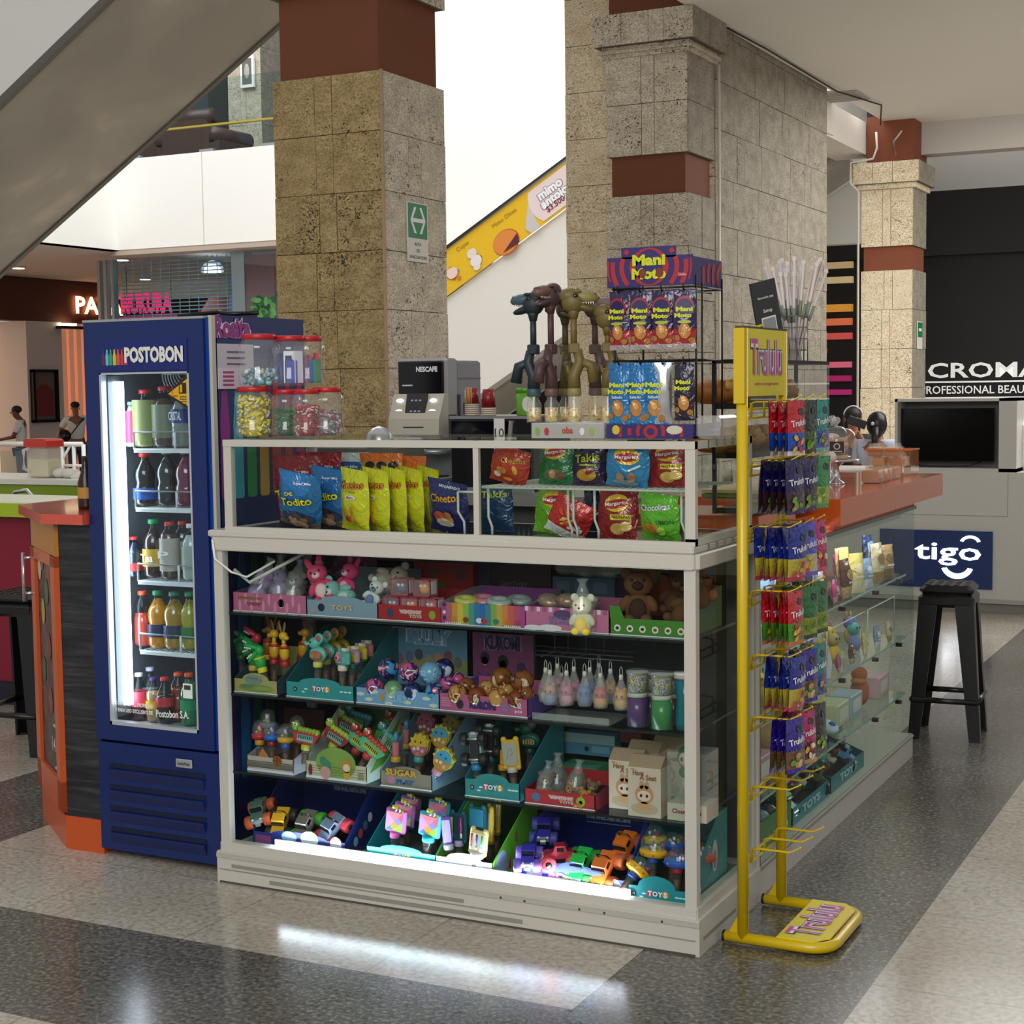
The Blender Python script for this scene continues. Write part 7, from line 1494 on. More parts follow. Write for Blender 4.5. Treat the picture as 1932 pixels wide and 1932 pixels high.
def gable(w,h,d,art=None,c='cdb8a8',top='a88a74'):
    b=MB(C(c,.5)); b.box(-w/2,w/2,0,d,0,h*.83); b.add([(-w/2,0,h*.83),(w/2,0,h*.83),(w/2,d,h*.83),(-w/2,d,h*.83),(-w/2,d*.45,h),(w/2,d*.45,h),(w/2,d*.55,h),(-w/2,d*.55,h)],[(0,1,5,4),(2,3,7,6),(1,2,6,5),(3,0,4,7),(4,5,6,7)],C(top,.5))
    b.disc((0,-.001,h*.14),w*.42,h*.10,C('b8a48c',.5)); b.disc((0,-.0016,h*.38),w*.28,h*.16,C('c08a62',.5)); b.disc((0,-.0022,h*.36),w*.21,h*.09,C('e0c4b4',.5)); b.disc((0,-.0016,h*.18),w*.2,h*.08,C('c8986e',.5))
    for q in (-1,1): b.disc((q*w*.08,-.0016,h*.54),w*.07,h*.07,C('c08a62',.5),n=12); b.disc((q*w*.09,-.0028,h*.36),w*.04,h*.03,C('241820',.3),n=10)
    b.text('Have',(-w*.18,-.002,h*.74),.016,C('8a5a30',.5),w=w*.34,bold=.03); b.text('A Seat',(w*.12,-.002,h*.67),.016,C('8a5a30',.5),w=w*.52,bold=.03); b.box(-w*.42,-w*.3,-.001,0,h*.79,h*.8,C('b84a4a',.5))
    return b
for i,(px,py,y,lb) in enumerate(((1216,1547,.045,'front cream HAVE A SEAT box on the third shelf'),(1179,1526,.10,'cream HAVE A SEAT box behind and left of the front one'),(1212,1505,.22,'rear beige box behind the front cream box'),(1258,1500,.30,'beige box at the back right of the third shelf'))):
    put('gable_box',lb,'toy box',gable(.102,.175,.085),(X(px,py,y),y,Z3+.001),rz=0,group='cream gable topped boxes')
b=MB(GL('d8e0d8',.12,1,1.5)); b.box(-.06,.06,0,.1,.05,.20); k=MB(C('b8b0a0',.5)); k.box(-.06,.06,-.001,.1,0,.05); k.text('Close to me',(.0,-.002,.028),.014,C('8a2a34',.5),w=.09,bold=.03)
x=X(1290,1552,.05); put('figure_box','clear fronted box with a green hooded doll by the right post','toy box',[('box_window',b),('box_base',k)],(x+.01,.05,Z3+.001))
b=MB(C('1f5a3a',.9)); b.ell((0,0,.05),(.026,.022,.036),C('a8a898',.8)); b.ell((0,-.002,.078),(.032,.024,.022)); h=MB(C('1f5a3a',.9)); h.ell((0,0,.122),(.037,.032,.036)); h.ell((0,-.020,.120),(.026,.016,.024),C('c8a890',.6))
for q in (-1,1): h.ell((q*.011,-.033,.122),(.005,.003,.007),C('1a0e0c',.2)); 
put('hooded_doll','green hooded doll with a pale face inside the clear fronted box','doll',[('body',b),('head',h)],(x,.10,Z3+.055))
bx_('toy_box','blue and white carton with small print at the back of the third shelf',1065,1160,1385,1425,.40,'4a7a9a',.05,lambda m,w,h:(m.box(0,w,-.001,0,h*.55,h,C('8a9aa0',.5)),m.disc((w*.45,-.002,h*.3),.008,.008,C('10283a',.5)),m.box(w*.55,w*.9,-.002,0,h*.15,h*.45,C('6a9ab0',.5))))
bx_('toy_box','dark red carton at the back right of the third shelf',1170,1210,1380,1402,.42,'5a1a22',.05)
b=MB(GL('6ac08a',.35,.9)); b.box(0,.13,0,.10,0,.06); put('green_tub','translucent green plastic box behind the red tray','box',b,(X(1055,1455,.3),.3,Z3+.001))
# ---- bottom deck
def navart(fr,w,h):
    fr.box(w*.03,w*.2,-.001,0,h*.2,h*.8,C('7a3a6a',.5)); fr.disc((w*.4,-.0015,h*.9),.03,.02,C('8ab0d8',.5)); fr.disc((w*.62,-.0015,h*.95),.035,.026,C('c8ccd8',.5)); fr.disc((w*.9,-.0015,h*.85),.022,.024,C('d8d0d8',.5))
x0,w=tray('navy tray of small monster trucks at the left of the bottom deck',478,652,1600,.065,Z0,.30,.05,.25,'1e2c78','16235e','0e1a50',art=navart,inner='2c2434',hump=.015,sideart=lambda s,w,hf,d,hb:[s.disc((w+.001,.06+.03*i,.04+.02*i),.014,.016,C(['8ab0d8','b8483a','5a6a8a','c8c0d0'][i],.5),(0,1,0)) for i in range(4)])
m=MB(C('0f1c56',.4)); m.box(0,.235,0,.004,0,.25); m.text('UNIS',(.05,-.001,.222),.02,C('c8a8a0',.5),w=.05,bold=.04); m.text('FOUR WHEEL INERTIAL DRIVE',(.125,-.001,.12),.016,C('8a96c0',.5),w=.13,bold=.04)
for i in range(5): m.disc((.10+.022*i,-.001,.205),.007,.007,C('5a6aa0',.5),n=10)
m.box(.09,.21,-.001,0,.19,.192,C('8a96c0',.5))
put('header_card','tall navy header card with white drive slogan at the back left','card',m,(x0+.07,.362,Z0+.02),rz=-.0)
TG='monster trucks in the left navy tray'
def tk(px,py,y,z,body,wheel,rz,rx,lb,grp,hub='2a2a30',ry=0,sc=.95): put('monster_truck',lb,'toy truck',trk(body,wheel,hub=hub,s=sc),(X(px,py,y),y,z),rot=(-rx,ry,rz),group=grp)
tk(498,1575,.13,Z0+.075,'4f6a5e','c0522e',.3,-.5,'dark green camouflage truck with orange wheels at the far left',TG,ry=-.25,sc=1.1)
tk(537,1570,.14,Z0+.05,'e0a41c','2a2a30',.2,-.8,'yellow truck lettered on its bonnet in the left navy tray',TG,sc=1.1)
tk(590,1590,.14,Z0+.05,'7a6e68','4aa83a',-.1,-.8,'grey painted truck with green wheels in the left navy tray',TG,sc=1.15)
tk(638,1600,.14,Z0+.05,'7a8aa8','d83a4a',-.3,-.8,'blue and yellow truck with red wheels in the left navy tray',TG,ry=.2,sc=1.15)
x0,w=tray('bright teal tray of tangram board toys on the bottom deck',692,822,1630,.055,Z0,.30,.055,.20,'19b4c0','1a9aa8','0e3a44',hump=.015,art=toysart,inner='6a6460')
x1_,w1=tray('green and white tray of marker board toys on the bottom deck',822,930,1650,.052,Z0,.32,.055,.19,'d0d4dc','74c83a','1a3a2a',hump=.02,inner='5a5058',sideart=lambda s,w,hf,d,hb:(s.disc((w+.001,.06,.04),.04,.04,C('a8b8d8',.5),(0,1,0)),s.disc((w+.001,.16,.10),.01,.02,C('b8743a',.5),(0,1,0)),s.plate([(.10,.01),(.12,.01),(.115,.05)],w,w+.002,C('b8284a',.5),'x')))
BG='board toys on the bottom deck'
def tan_(c): return board(c,'b8a0d0',dec='tan',w=.040,h=.078,ears=False)
row('',[(742,.09,tube_toy(tan_('c068b8'),'d868b0',.065),-.1,.08,'violet tangram board toy at the front of the teal tray'),(757,.15,tube_toy(tan_('a858a8'),'a858a8',.07),-.1,.1,'violet tangram board toy second in line'),(768,.21,tube_toy(tan_('8a5098'),'8a5098',.075),-.1,.1,'violet tangram board toy at the back of the line'),(803,.08,tube_toy(tan_('3ab8c8'),'3ab8c8',.07,.016),-.05,.12,'turquoise tangram board toy at the front of the teal tray'),(820,.17,tube_toy(tan_('2a8a98'),'2a8a98',.085),-.05,.1,'turquoise tangram board toy behind the front one'),
 (850,.09,tube_toy(board('7a58b8','a898d8',dec=None,w=.016,h=.09,ears=False),'d0c8e0',.05),.4,-.1,'slim purple case toy beside the turquoise board'),
 (867,.12,tube_toy(board('0e4a54','0e3a44',pens=['d8d82a','d83a8a'],w=.03,h=.09),'b8a8d0',.055),-.1,-.05,'dark teal marker board toy with yellow and pink pens'),
 (900,.16,tube_toy(board('1a6a78','3a90b8',w=.034,h=.07),'4a4a5a',.09),-.1,0,'dark teal toy with a blue picture screen'),
 (897,.065,tube_toy(board('e6cc8a','e8dcb8',pens=['d02a5a','4a48b0','2aa08a'],w=.034,h=.07),'e8e0e8',.045,.018),-.15,.1,'cream bear board toy with three coloured pens'),
 (922,.17,tube_toy(board('e0b83a','b8b0a8',w=.03,h=.10),'d8a02a',.06),-.9,0,'yellow framed board toy in front of the green side'),
 (935,.24,tube_toy(board('d8b03a','a8a8a0',w=.03,h=.10),'c8902a',.07),-.9,0,'rear yellow framed board toy')],Z0+.02,1620,group=BG)
def canart(fr,w,h):
    fr.box(w*.05,w*.2,-.001,0,h*.3,h*.8,C('c8b0c8',.5)); fr.disc((w*.5,-.0008,h*1.0),.06,.035,C('3a4ab0',.5),n=20); fr.text('Candy Toys',(w*.58,-.003,h*.75),.026,C('7a4aa8',.5),w=w*.5,bold=.14); fr.text('Candy Toys',(w*.58,-.004,h*.75),.024,C('f0e0b0',.5),w=w*.48,bold=.05); fr.disc((w*.9,-.002,h*.6),.022,.024,C('a8b0e0',.5)); fr.disc((w*.9,-.003,h*.55),.012,.008,C('c05a6a',.5)); fr.disc((w*.3,-.002,h*.6),.014,.02,C('b0a0d8',.5))
x0,w=tray('blue Candy Toys tray of monster trucks on the bottom deck',985,1180,1680,.06,Z0,.30,.055,.25,'2a44b8','2236a0','0d1c60',hump=.03,art=canart,inner='40384a')
m=MB(C('0f1f6a',.4)); m.box(0,.27,0,.004,0,.25); m.text('FOUR WHEEL INERTIAL DRIVE',(.13,-.001,.135),.017,C('c0c8e8',.5),w=.15,bold=.04); m.box(.055,.205,-.001,0,.115,.118,C('8a96c0',.5))
put('header_card','tall royal blue header card with a white slogan at the back right','card',m,(x0+.03,.357,Z0+.015))
TG='monster trucks in the Candy Toys tray'
tk(998,1600,.09,Z0+.055,'4038b8','7a5ac8',.35,-.35,'violet truck with lilac wheels at the left of the blue tray',TG,'8ac82a',sc=1.0)
tk(1030,1590,.22,Z0+.11,'3a2ea0','4a48a0',.3,-.5,'purple truck at the back of the blue tray',TG,sc=1.05)
tk(1058,1610,.10,Z0+.055,'b83048','e0485a',-1.1,-.05,'red truck with coral wheels seen from its side',TG,sc=1.15)
tk(1106,1625,.12,Z0+.05,'1fb84a','3a8a3a',-.1,-.8,'bright green truck in the middle of the blue tray',TG,sc=1.15)
tk(1150,1640,.12,Z0+.045,'e8702a','c8643a',-.15,-.8,'orange truck with green and orange wheels at the front right of the blue tray',TG,sc=1.2)
tk(1188,1610,.20,Z0+.09,'e07024','a8583a',-.2,-.7,'rear orange truck at the right of the blue tray',TG,sc=1.15)
x0,w=tray('teal TOYS tray of clear domed pinball toys in the right bottom corner',1180,1299,1715,.05,Z0,.34,.05,.22,'138a96','1d8088','1a5a60',hump=.035,art=toysart,inner='5a4c44',sideart=lambda s,w,hf,d,hb:(s.plate([(.0,.0),(.33,.0),(.33,.13),(.22,.07),(.1,.03)],w,w+.001,C('3f8a90',.5),'x'),s.disc((w+.002,.22,.10),.025,.05,C('c8c0c8',.5),(0,1,0)),s.disc((w+.003,.22,.09),.012,.03,C('b87a8a',.5),(0,1,0)),s.disc((w+.002,.07,.03),.03,.02,C('d8dce0',.5),(0,1,0))))
PG='domed pinball toys in the corner tray'
row('',[(1228,.12,tube_toy(pin('e0a81c'),'2a58b0',.09),0,.05,'yellow based pinball dome toy'),(1232,.22,tube_toy(pin('d8b02a'),'2a58b0',.10),0,0,'rear yellow pinball dome toy'),(1275,.10,tube_toy(pin('1c58b8'),'b02030',.075),0,.05,'blue based pinball dome toy at the front'),(1268,.21,tube_toy(pin('2050a8'),'b02030',.09),0,0,'rear blue pinball dome toy'),(1300,.27,tube_toy(pin('b83a2a'),'8a2030',.08),0,0,'red based pinball dome toy at the back')],Z0+.015,1700,group=PG)
put('candy_toy','yellow pinball toy tipped over the front of the corner tray','candy toy',tube_toy(pin('e8a81c'),'2a48a0',.055),(X(1170,1700,.035),.036,Z0+.03),rot=(-.5,.75,.3))
put('candy_toy','orange pinball toy at the far right side of the corner tray','candy toy',tube_toy(pin('c84a24'),'8a2030',.06),(-.065,.22,Z0+.02))
# ================================================================ YELLOW CANDY STAND
YW=C('d2b200',.35,coat=.3); sx0=.09; sA,sB=.14,.51
zhd0,zhd1=W(1395,748,0,sx0).z,W(1390,618,0,sx0).z
p1=MB(YW); p1.tube([(sx0,sA,.02),(sx0,sA,zhd1)],.0165,n=14); p2_=MB(YW); p2_.tube([(sx0,sB,.02),(sx0,sB,zhd1)],.0165,n=14)
hb=MB(C('e6d62a',.4)); hb.box(sx0-.004,sx0+.012,sA,sB,zhd0,zhd1); hb.box(sx0-.018,sx0+.014,sA-.022,sA+.004,zhd0-.02,zhd1,YW); hb.box(sx0-.018,sx0+.014,sB-.004,sB+.02,zhd0,zhd1,YW)
hb.box(sx0-.014,sx0+.012,sA-.02,sB+.02,zhd1,zhd1+.006,C('4a3a1a',.5))
ym_=(sA+sB)/2; zm=(zhd0+zhd1)/2
def trul(mb,c,u,v,n,s):
    U,V,N=Vector(u),Vector(v),Vector(n); c=Vector(c)
    for off,bo,cc in ((.001,.085,'2a3a5a'),(.0018,.05,'f0eaf0'),(.0026,.0,'c8489a')):
        mb.text('Trululu',c+N*off,s,C(cc,.4),u=u,v=v,w=.29+bo*.1,bold=bo)
trul(hb,(sx0+.012,ym_,zm+.015),(0,1,0),(0,0,1),(1,0,0),.105)
hb.text('estira tu imaginacion',(sx0+.0135,ym_,zm-.062),.012,C('d05a4a',.4),u=(0,1,0),w=.22,bold=.02)
xe=W(1575,1810,2,.02).x
bs_=MB(YW); cR=.07; xo=.345
pth=[(sx0-.055,sA,.02),(xo-cR,sA,.02)]+[(xo-cR+cR*math.sin(a*PI/12),sA+cR-cR*math.cos(a*PI/12),.02) for a in range(1,7)]+[(xo-cR+cR*math.cos(a*PI/12),sB-cR+cR*math.sin(a*PI/12),.02) for a in range(0,7)]+[(sx0-.055,sB,.02)]
bs_.tube(pth,.0165,n=12)
for y in (sA,sB): bs_.plate([(sx0-.05,.02),(sx0,.02),(sx0,.11)],y-.004,y+.004); 
cps=[]
for y in (sA,sB): k=MB(BLACK); k.tube([(sx0-.060,y,.02),(sx0-.053,y,.02)],.017,n=12); cps.append(('end_cap',k))
pt=MB(C('e6d62a',.35)); x0_=sx0+.10; pt.plate([(x0_,sA+.0),(xo-.05,sA+.0),(xo-.01,sA+.05),(xo-.01,sB-.05),(xo-.05,sB),(x0_,sB)],.036,.039,C('e2d02a',.35),'z')
trul(pt,((x0_+xo)/2-.015,ym_,.0395),(0,1,0),(-1,0,0),(0,0,1),.10); pt.text('estira tu imaginacion',((x0_+xo)/2+.07,ym_,.041),.011,C('c8705a',.4),u=(0,1,0),v=(-1,0,0),w=.2)
HZ=[1.572,1.405,1.215,1.030,.842,.660,.455,.270]
parts=[('post',p1),('post',p2_),('header_board',hb),('base_frame',bs_),('base_plate',pt)]+cps
HY=[.205,.325,.445]
for r_,z in enumerate(HZ):
    cb=MB(YW); cb.tube([(sx0,sA,z-.02),(sx0,sB,z-.02)],.004,n=6); cb.tube([(sx0,sA,z-.045),(sx0,sB,z-.045)],.004,n=6); parts.append(('crossbar',cb))
    for y in HY:
        h_=MB(YW)
        for dy in (-.006,.006): h_.tube([(sx0+.004,y+dy,z-.045),(sx0+.006,y+dy,z-.004),(sx0+.02,y+dy,z),(sx0+.12,y+dy*.6,z),(sx0+.15,y,z+.016)],.0022,n=6)
        h_.ell((sx0+.151,y,z+.017),(.004,.004,.004),n=8,k=6); parts.append(('hook',h_))
put('candy_stand','yellow floor stand of hooks with a bright yellow header board','display stand',parts)
def gum(top,low,edge,seed,kind=0):
    """hanging gummy bag, facing +X after turning"""
    z=[(0,.05,edge),(.05,.42,low),(.42,.45,edge)]; g=[('disc',.15,.80,.16,.07,'141418')]
    if kind!=2: g+=[('text','Trululu',.0,.60,.8,.12,'f0ecf4',.12)]
    rn=random.Random(seed); cols={0:['e0b83a','d86a3a','e8e0c8','c83a5a'],1:['8a5a3a','c8a05a','6aa03a','d8c08a'],2:['8ab83a','5a8a2a','c8d87a']}[kind]
    g+=[('disc',rn.uniform(-.25,.25),rn.uniform(.1,.36),.12,.05,rn.choice(cols),rn.uniform(-1,1)) for _ in range(6)]
    return bag(.092,.155,.020,top,z,g,seed,nx=8,nz=12,hang=True,crimp=None,pinch=.05)
KIND={'red':gum('b81e28','1c4aa8','e8dce0',1),'dkgreen':gum('12261c','3f5a20','1c3424',2,2),'bluegreen':gum('1f8a7a','3a5ab8','7ac0d8',3,1),
 'purple':gum('1c1450','3a2030','2a1a6a',4,1),'green':gum('2f8a4a','a8b84a','4aa85a',5,2),'bluey':gum('1a2c8a','b8a83a','c81e5a',6),'violetblue':gum('4a50c0','b8c0a8','6a60c8',7),'pink':gum('c02068','a01450','d84a88',8),
 'redgreen':gum('b8202a','4a8a2a','d8782a',9),'grass':gum('1f6a34','8a9a1e','2a3a1a',10,2),'teal':gum('14807a','2a58b8','1a4a98',11,1),'violet':gum('2c1a88','6a4a30','3a1c9a',12,1),'magenta':gum('b01860','6a1038','d8a04a',13),'black':gum('1a1c1e','2c3a28','3a3a3a',14,2)}
KIND={k:v.mesh('bag') for k,v in KIND.items()}
ROWS=[[('red',4,'red and blue'),('dkgreen',5,'dark green'),('bluegreen',4,'blue green')],
 [('purple',6,'dark purple'),('purple',4,'purple'),('green',4,'light green')],
 [('bluey',6,'blue and yellow'),('violetblue',4,'violet blue'),('pink',4,'pink')],
 [('redgreen',5,'red and green'),('grass',4,'grass green'),('grass',4,'leaf green')],
 [('bluey',5,'royal blue and yellow'),('violet',3,'dark violet'),('teal',3,'teal')],
 [('violet',4,'violet'),('magenta',4,'magenta'),('black',3,'black and green')]]
RN=['top','second','third','fourth','fifth','sixth']
rnd=random.Random(11)
for r_,row_ in enumerate(ROWS):
    for k,(kd,n,cn) in enumerate(row_):
        y=HY[k]-.0
        for i in range(n):
            x=sx0+.138-i*.0205; 
            put('gummy_bag','%s gummy bag, %s from the front, %s hook, %s row'%(cn,ORD[i],['near','middle','far'][k],RN[r_]),'candy bag',KIND[kd],(x,y,HZ[r_]-.152),rot=(rnd.uniform(-.06,.06),0,PI/2+rnd.uniform(-.10,.10)-(.28 if i==0 else 0)),group='gummy bags on the yellow stand')
# ================================================================ SIDE GLASS COUNTER STOCK
zsA,zsB,zsC=.80,.53,.285; zfl=.101
def sp_(py_y): return py_y
G3='wrapped snacks in the side glass counter'
rnd=random.Random(21)
SN=[('white and red stick pack','e0dcd8','b83028',.05,.17),('yellow wrapped cake','e6d478','e8e0b8',.07,.13),('tan wafer pack','b89a68','8a6a40',.07,.12),('pink candy pouch','d0508a','e8a0b8',.09,.09),('pale blue pouch','8aa8c8','d8e0e8',.08,.12),('navy biscuit pack','2a3a6a','d8d0c0',.06,.13),('brown chocolate pack','5a3428','c8a070',.07,.10),('cream snack pouch','d8cca8','a8843a',.08,.11)]
MS=[bag(w,h,.03,c,[(0,.3,c2)],[('disc',0,.6,.3,.14,c2),('rect',0,.4,.5,.05,'f0f0ee')],60+i,nx=6,nz=10,crimp=None).mesh('bag') for i,(n,c,c2,w,h) in enumerate(SN)]
def side(mesh,name,label,cat,y,x,z,rz=PI/2,grp=None,rot=None,sc=None): return put(name,label,cat,mesh,(x,y,z),rot=rot or (-.1,0,rz),group=grp,scale=sc)
for i in range(14):
    k=i%8; y=.72+i*.14; x=-.10-.05*(i%3)
    side(MS[k],'snack_pack','%s standing %s from the near end of the upper side shelf'%(SN[k][0],['first','second','third','fourth','fifth','sixth','seventh','eighth','ninth','tenth','eleventh','twelfth','thirteenth','fourteenth'][i]),'snack pack',y,x,zsA+.001,PI/2+rnd.uniform(-.3,.3),G3,sc=1.35)
for i in range(12):
    k=(i*3+1)%8; y=.66+i*.165
    side(MS[k],'snack_pack','%s near the glass, %s along the upper side shelf'%(SN[k][0],ORD[i]),'snack pack',y,-.055,zsA+.001,PI/2+rnd.uniform(-.5,.2),G3,sc=[1.0,1.5,1.2][i%3])
for i in range(9):
    k=(i*5+2)%8; m_=.0; y=1.3+i*.15
    put('hanging_pack','%s hanging at the back, %s from the near end'%(SN[k][0],ORD[i]),'snack pack',MS[k],(-.40,y,.86),rot=(0,0,PI/2),group='packs hanging at the back of the side counter',scale=1.2)
b=MB(CHROME); b.tube([(-.40,Y0+.1,1.0765),(-.40,Y1_-.1,1.0765)],.004,n=6); put('hanging_bar','thin bar under the glass counter top with packs hanging from it','bar',b)
# clip holders: white wire dividers
b=MB(C('d8dcdc',.35))
for y0_,y1__ in ((.95,1.5),(1.55,2.1),(2.15,2.6)):
    b.tube([(-.06,y0_,zsA-.26+.02),(-.06,y0_,zsA-.09),(-.06,y1__,zsA-.09),(-.06,y1__,zsA-.26+.02)],.003,n=6); b.tube([(-.06,y0_,zsA-.24),(-.06,y0_-.02,zsA-.262)],.003,n=6)
put('wire_rack','white bent wire rack standing on the middle side shelf','rack',b,(0,0,.0))
# figures on the middle shelf
def fig(c,c2): 
    b=MB(C(c,.5)); b.ell((0,0,.03),(.022,.02,.03)); h=MB(C(c2,.5)); h.ell((0,0,.075),(.022,.02,.022)); 
    for q in (-1,1): h.ell((q*.012,0,.10),(.007,.005,.015),C(c,.5)); h.ell((q*.008,-.019,.078),(.003,.002,.004),C('1a1410',.3))
    return [('body',b),('head',h)]
FG=['d8c85a','4ab0a8','8a6ab0','d8c03a','6a5aa8','4ac0b0','d8b028','c8707a','7a8ac8','b89a5a']
for i in range(10):
    side(fig(FG[i],FG[(i+3)%10]),'toy_figure','small rounded figure, %s from the near end of the middle side shelf'%ORD[i],'figure',.95+i*.155,-.12-.06*(i%2),zsB+.001,PI/2-.3,'rounded toy figures in the side glass counter',sc=1.25)
for i in range(4):
    b=MB(C('d4d8e0',.3)); b.plate([(-.03,0),(.03,0),(.045,.06),(.03,.12),(.02,.07),(-.02,.07),(-.03,.12),(-.045,.06)],-.012,.012)
    side([('mask_shell',b)],'toy_mask','white two pronged toy, %s from the near end of the middle side shelf'%ORD[i],'toy',1.12+i*.14,-.07,zsB+.001,PI/2-.4,'white pronged toys in the side glass counter')
b=MB(C('b08a58',.9)); b.ell((0,0,.085),(.10,.13,.085)); b.ell((.02,-.09,.10),(.05,.05,.05)); put('plush_toy','large tan plush curled up on the lower side shelf','plush toy',b,(-.16,1.15,zsC+.001))
for i in range(2):
    b=MB(C('cfe0e2',.6)); b.ell((0,0,.03),(.04,.09,.03)); b.tube([(0,.06,.04),(0,.09,.09)],.035,n=10,r2=.03); b.ell((0,-.06,.05),(.012,.02,.01),C('3a78c8',.5)); b.ell((0,.04,.06),(.02,.02,.012),C('e0a0a8',.5))
    put('slipper','pale mint plush slipper, %s of the pair on the lower side shelf'%['nearer','farther'][i],'slipper',b,(-.12,1.55+i*.16,zsC+.001),rz=.9,group='pair of plush slippers')
b=MB(C('b8643a',.8)); b.ell((0,0,.06),(.04,.035,.06)); b.ell((0,-.01,.135),(.035,.03,.032)); b.ell((.0,-.03,.11),(.03,.03,.012),C('c88a4a',.8)); put('plush_toy','orange brown plush figure at the far end of the lower side shelf','plush toy',b,(-.13,2.3,zsC+.001))
for i in range(10):
    k=(i*3)%8; y=.70+i*.2
    side(MS[(k+4)%8],'snack_pack','%s lying low by the glass, %s along the middle side shelf'%(SN[(k+4)%8][0],ORD[i]),'snack pack',y,-.055,zsB+.001,PI/2+rnd.uniform(-.3,.3),G3,sc=.8)
for i in range(5):
    b=MB(C(['5a90b8','c8a0a8','c8c8a0','a8b8c8','d8b0b8'][i],.5)); b.box(-.05,.05,-.09,.09,0,.09,bev=.004); b.box(.0505,.0515,-.06,.06,.02,.07,C('e0dcd4',.5))
    put('toy_box',['pale blue','dusty pink','cream','grey blue','rose'][i]+' flat carton on the lower side shelf','toy box',b,(-.14,[.72,.92,1.9,2.1,2.55][i],zsC+.001),group='small cartons in the side glass counter')
# floor level: trays, balls, action toys
def stray(name,label,y0_,y1__,z,hf,hb,c,c2,art=None):
    w=y1__-y0_; f=MB(C(c,.45)); f.box(0,w,0,.003,0,hf); 
    if art: art(f,w,hf)
    P=[('front_flap',f)]
    for xx in (0,w-.003): s=MB(C(c2,.45)); s.plate([(0,0),(.28,0),(.28,hb),(.2,hb),(0,hf)],xx,xx+.003,C(c2,.45),'x'); P.append(('side_panel',s))
    k=MB(C(c2,.5)); k.box(0,w,.277,.28,0,hb); P.append(('back_panel',k)); i=MB(C('3a3430',.7)); i.box(.003,w-.003,.003,.277,.001,.02); P.append(('base',i))
    put(name,label,'display box',P,(-.04,y0_,z),rz=PI/2)
def nota(f,w,h):
    for i in range(7): f.disc((w*(.1+.13*i),-.001,h*.3),.008,.012,C('c8d8a8',.5),n=8)
stray('display_box','green tray of dark shiny balls on the floor of the side counter',.66,1.04,zfl,.10,.06,'3f7f24','2c3a28',nota)
DB=[C('3a4448',.15,coat=.5),C('5a6870',.15,coat=.5),C('8aa8b8',.1,coat=.6)]
for i in range(11):
    c_=i%4; lv=i//4; put('toy_ball','glossy %s ball %s along the green side tray, %s layer'%(['dark grey','steel blue','sky tinted'][i%3],ORD[c_],['bottom','middle','top'][lv]),'ball',ball(DB[i%3],.037),(-.10-.05*lv,.72+c_*.083+.03*(lv%2),zfl+.058+lv*.06),group='glossy balls in the side counter tray')
def tart(f,w,h): 
    f.text('TOYS',(w*.5,-.002,h*.55),h*.5,C('a8d8dc',.5),w=w*.5,bold=.05)
stray('display_box','teal tray of action toys on the floor of the side counter',1.06,1.50,zfl,.06,.18,'1f8890','1a5a60',tart)
stray('display_box','second teal tray farther along the floor of the side counter',1.54,2.02,zfl,.06,.14,'2a7a80','1a4a50',tart)
rnd=random.Random(9)
AC=['2ab88a','c8643a','5a9ad8','3a3a40','8a3a4a','d8a03a','4a6a3a','c8c8d0','2a5a6a','7a4a2a']
for i in range(14):
    c=AC[i%10]; P=trk(c,['1c1c20','3a6a4a','8a4a2a'][i%3],s=1.35) if i%2==0 else tube_toy(eleph(c,AC[(i+4)%10]),'c8c8b8',.07,.016)
    put('action_toy' if i%2==0 else 'candy_toy','%s, %s along the floor of the side counter'%(['bright green toy truck','orange candy toy','blue toy truck','dark candy toy','maroon toy truck','amber candy toy','moss green toy truck','pale grey candy toy','petrol blue toy truck','brown candy toy'][i%10],['first','second','third','fourth','fifth','sixth','seventh','eighth','ninth','tenth','eleventh','twelfth','thirteenth','fourteenth'][i]),'toy',P,(-.12-.06*(i%3),1.10+i*.066,zfl+.03+.035*(i%3)),rot=(.5,0,PI/2+rnd.uniform(-.5,.5)),group='toys on the floor of the side counter')
# ================================================================ ON THE ORANGE COUNTER
zo=1.2155
def domeglass(r,h):
    g=MB(GL('eef4f4',.03,1,1.5)); g.lathe([(r,0),(r,h*.6),(r*.93,h*.8),(r*.7,h*.94),(.012,h)],n=24,cap=False); k=MB(GL('f4f8f8',.25,1,1.5)); k.lathe([(.008,h),(.007,h+.012),(.016,h+.02),(.018,h+.032),(.008,h+.042)],n=14)
    s=MB(CHROME); s.lathe([(r*.45,-.10),(r*.42,-.095),(.014,-.08),(.012,-.03),(r*.4,-.012),(r*1.12,-.008),(r*1.14,0),(r*1.0,.001)],n=24)
    return g,k,s
p=W(1597,915,2,zo)
g,k,s=domeglass(.085,.13); tg=MB(C('2a1c1c',.5)); tg.box(-.028,.028,-.092,-.089,.03,.075); tg.disc((0,-.093,.056),.013,.013,C('d8d4cc',.5),n=16); tg.disc((0,-.0936,.056),.009,.009,C('2a1c1c',.5),n=16); tg.box(-.02,.02,-.093,-.092,.034,.038,C('c8c4bc',.5))
put('cake_stand','chrome footed cake stand with a clear dome and black tag','cake stand',[('stand',s),('dome',g,[('knob',k)]),('tag',tg)],(-.20,2.18,zo+.10),rz=.3)
for i in range(5):
    b=MB(C(['c8a878','b8946a','d8c098'][i%3],.7)); b.lathe([(.035,0),(.04,.008),(.035,.016)],n=12); b.ell((.01,0,.014),(.008,.006,.004),C('5a3424',.5),n=7,k=5)
    put('cookie','pale cookie, %s from the bottom of the pile under the nearer glass dome'%ORD[i],'cookie',b,(-.20+.012*math.cos(i*2.2),2.18+.02*math.sin(i*2.2),zo+.102+i*.0165),rot=(0,0,0),group='cookies under the glass domes')
g,k,s=domeglass(.07,.13)
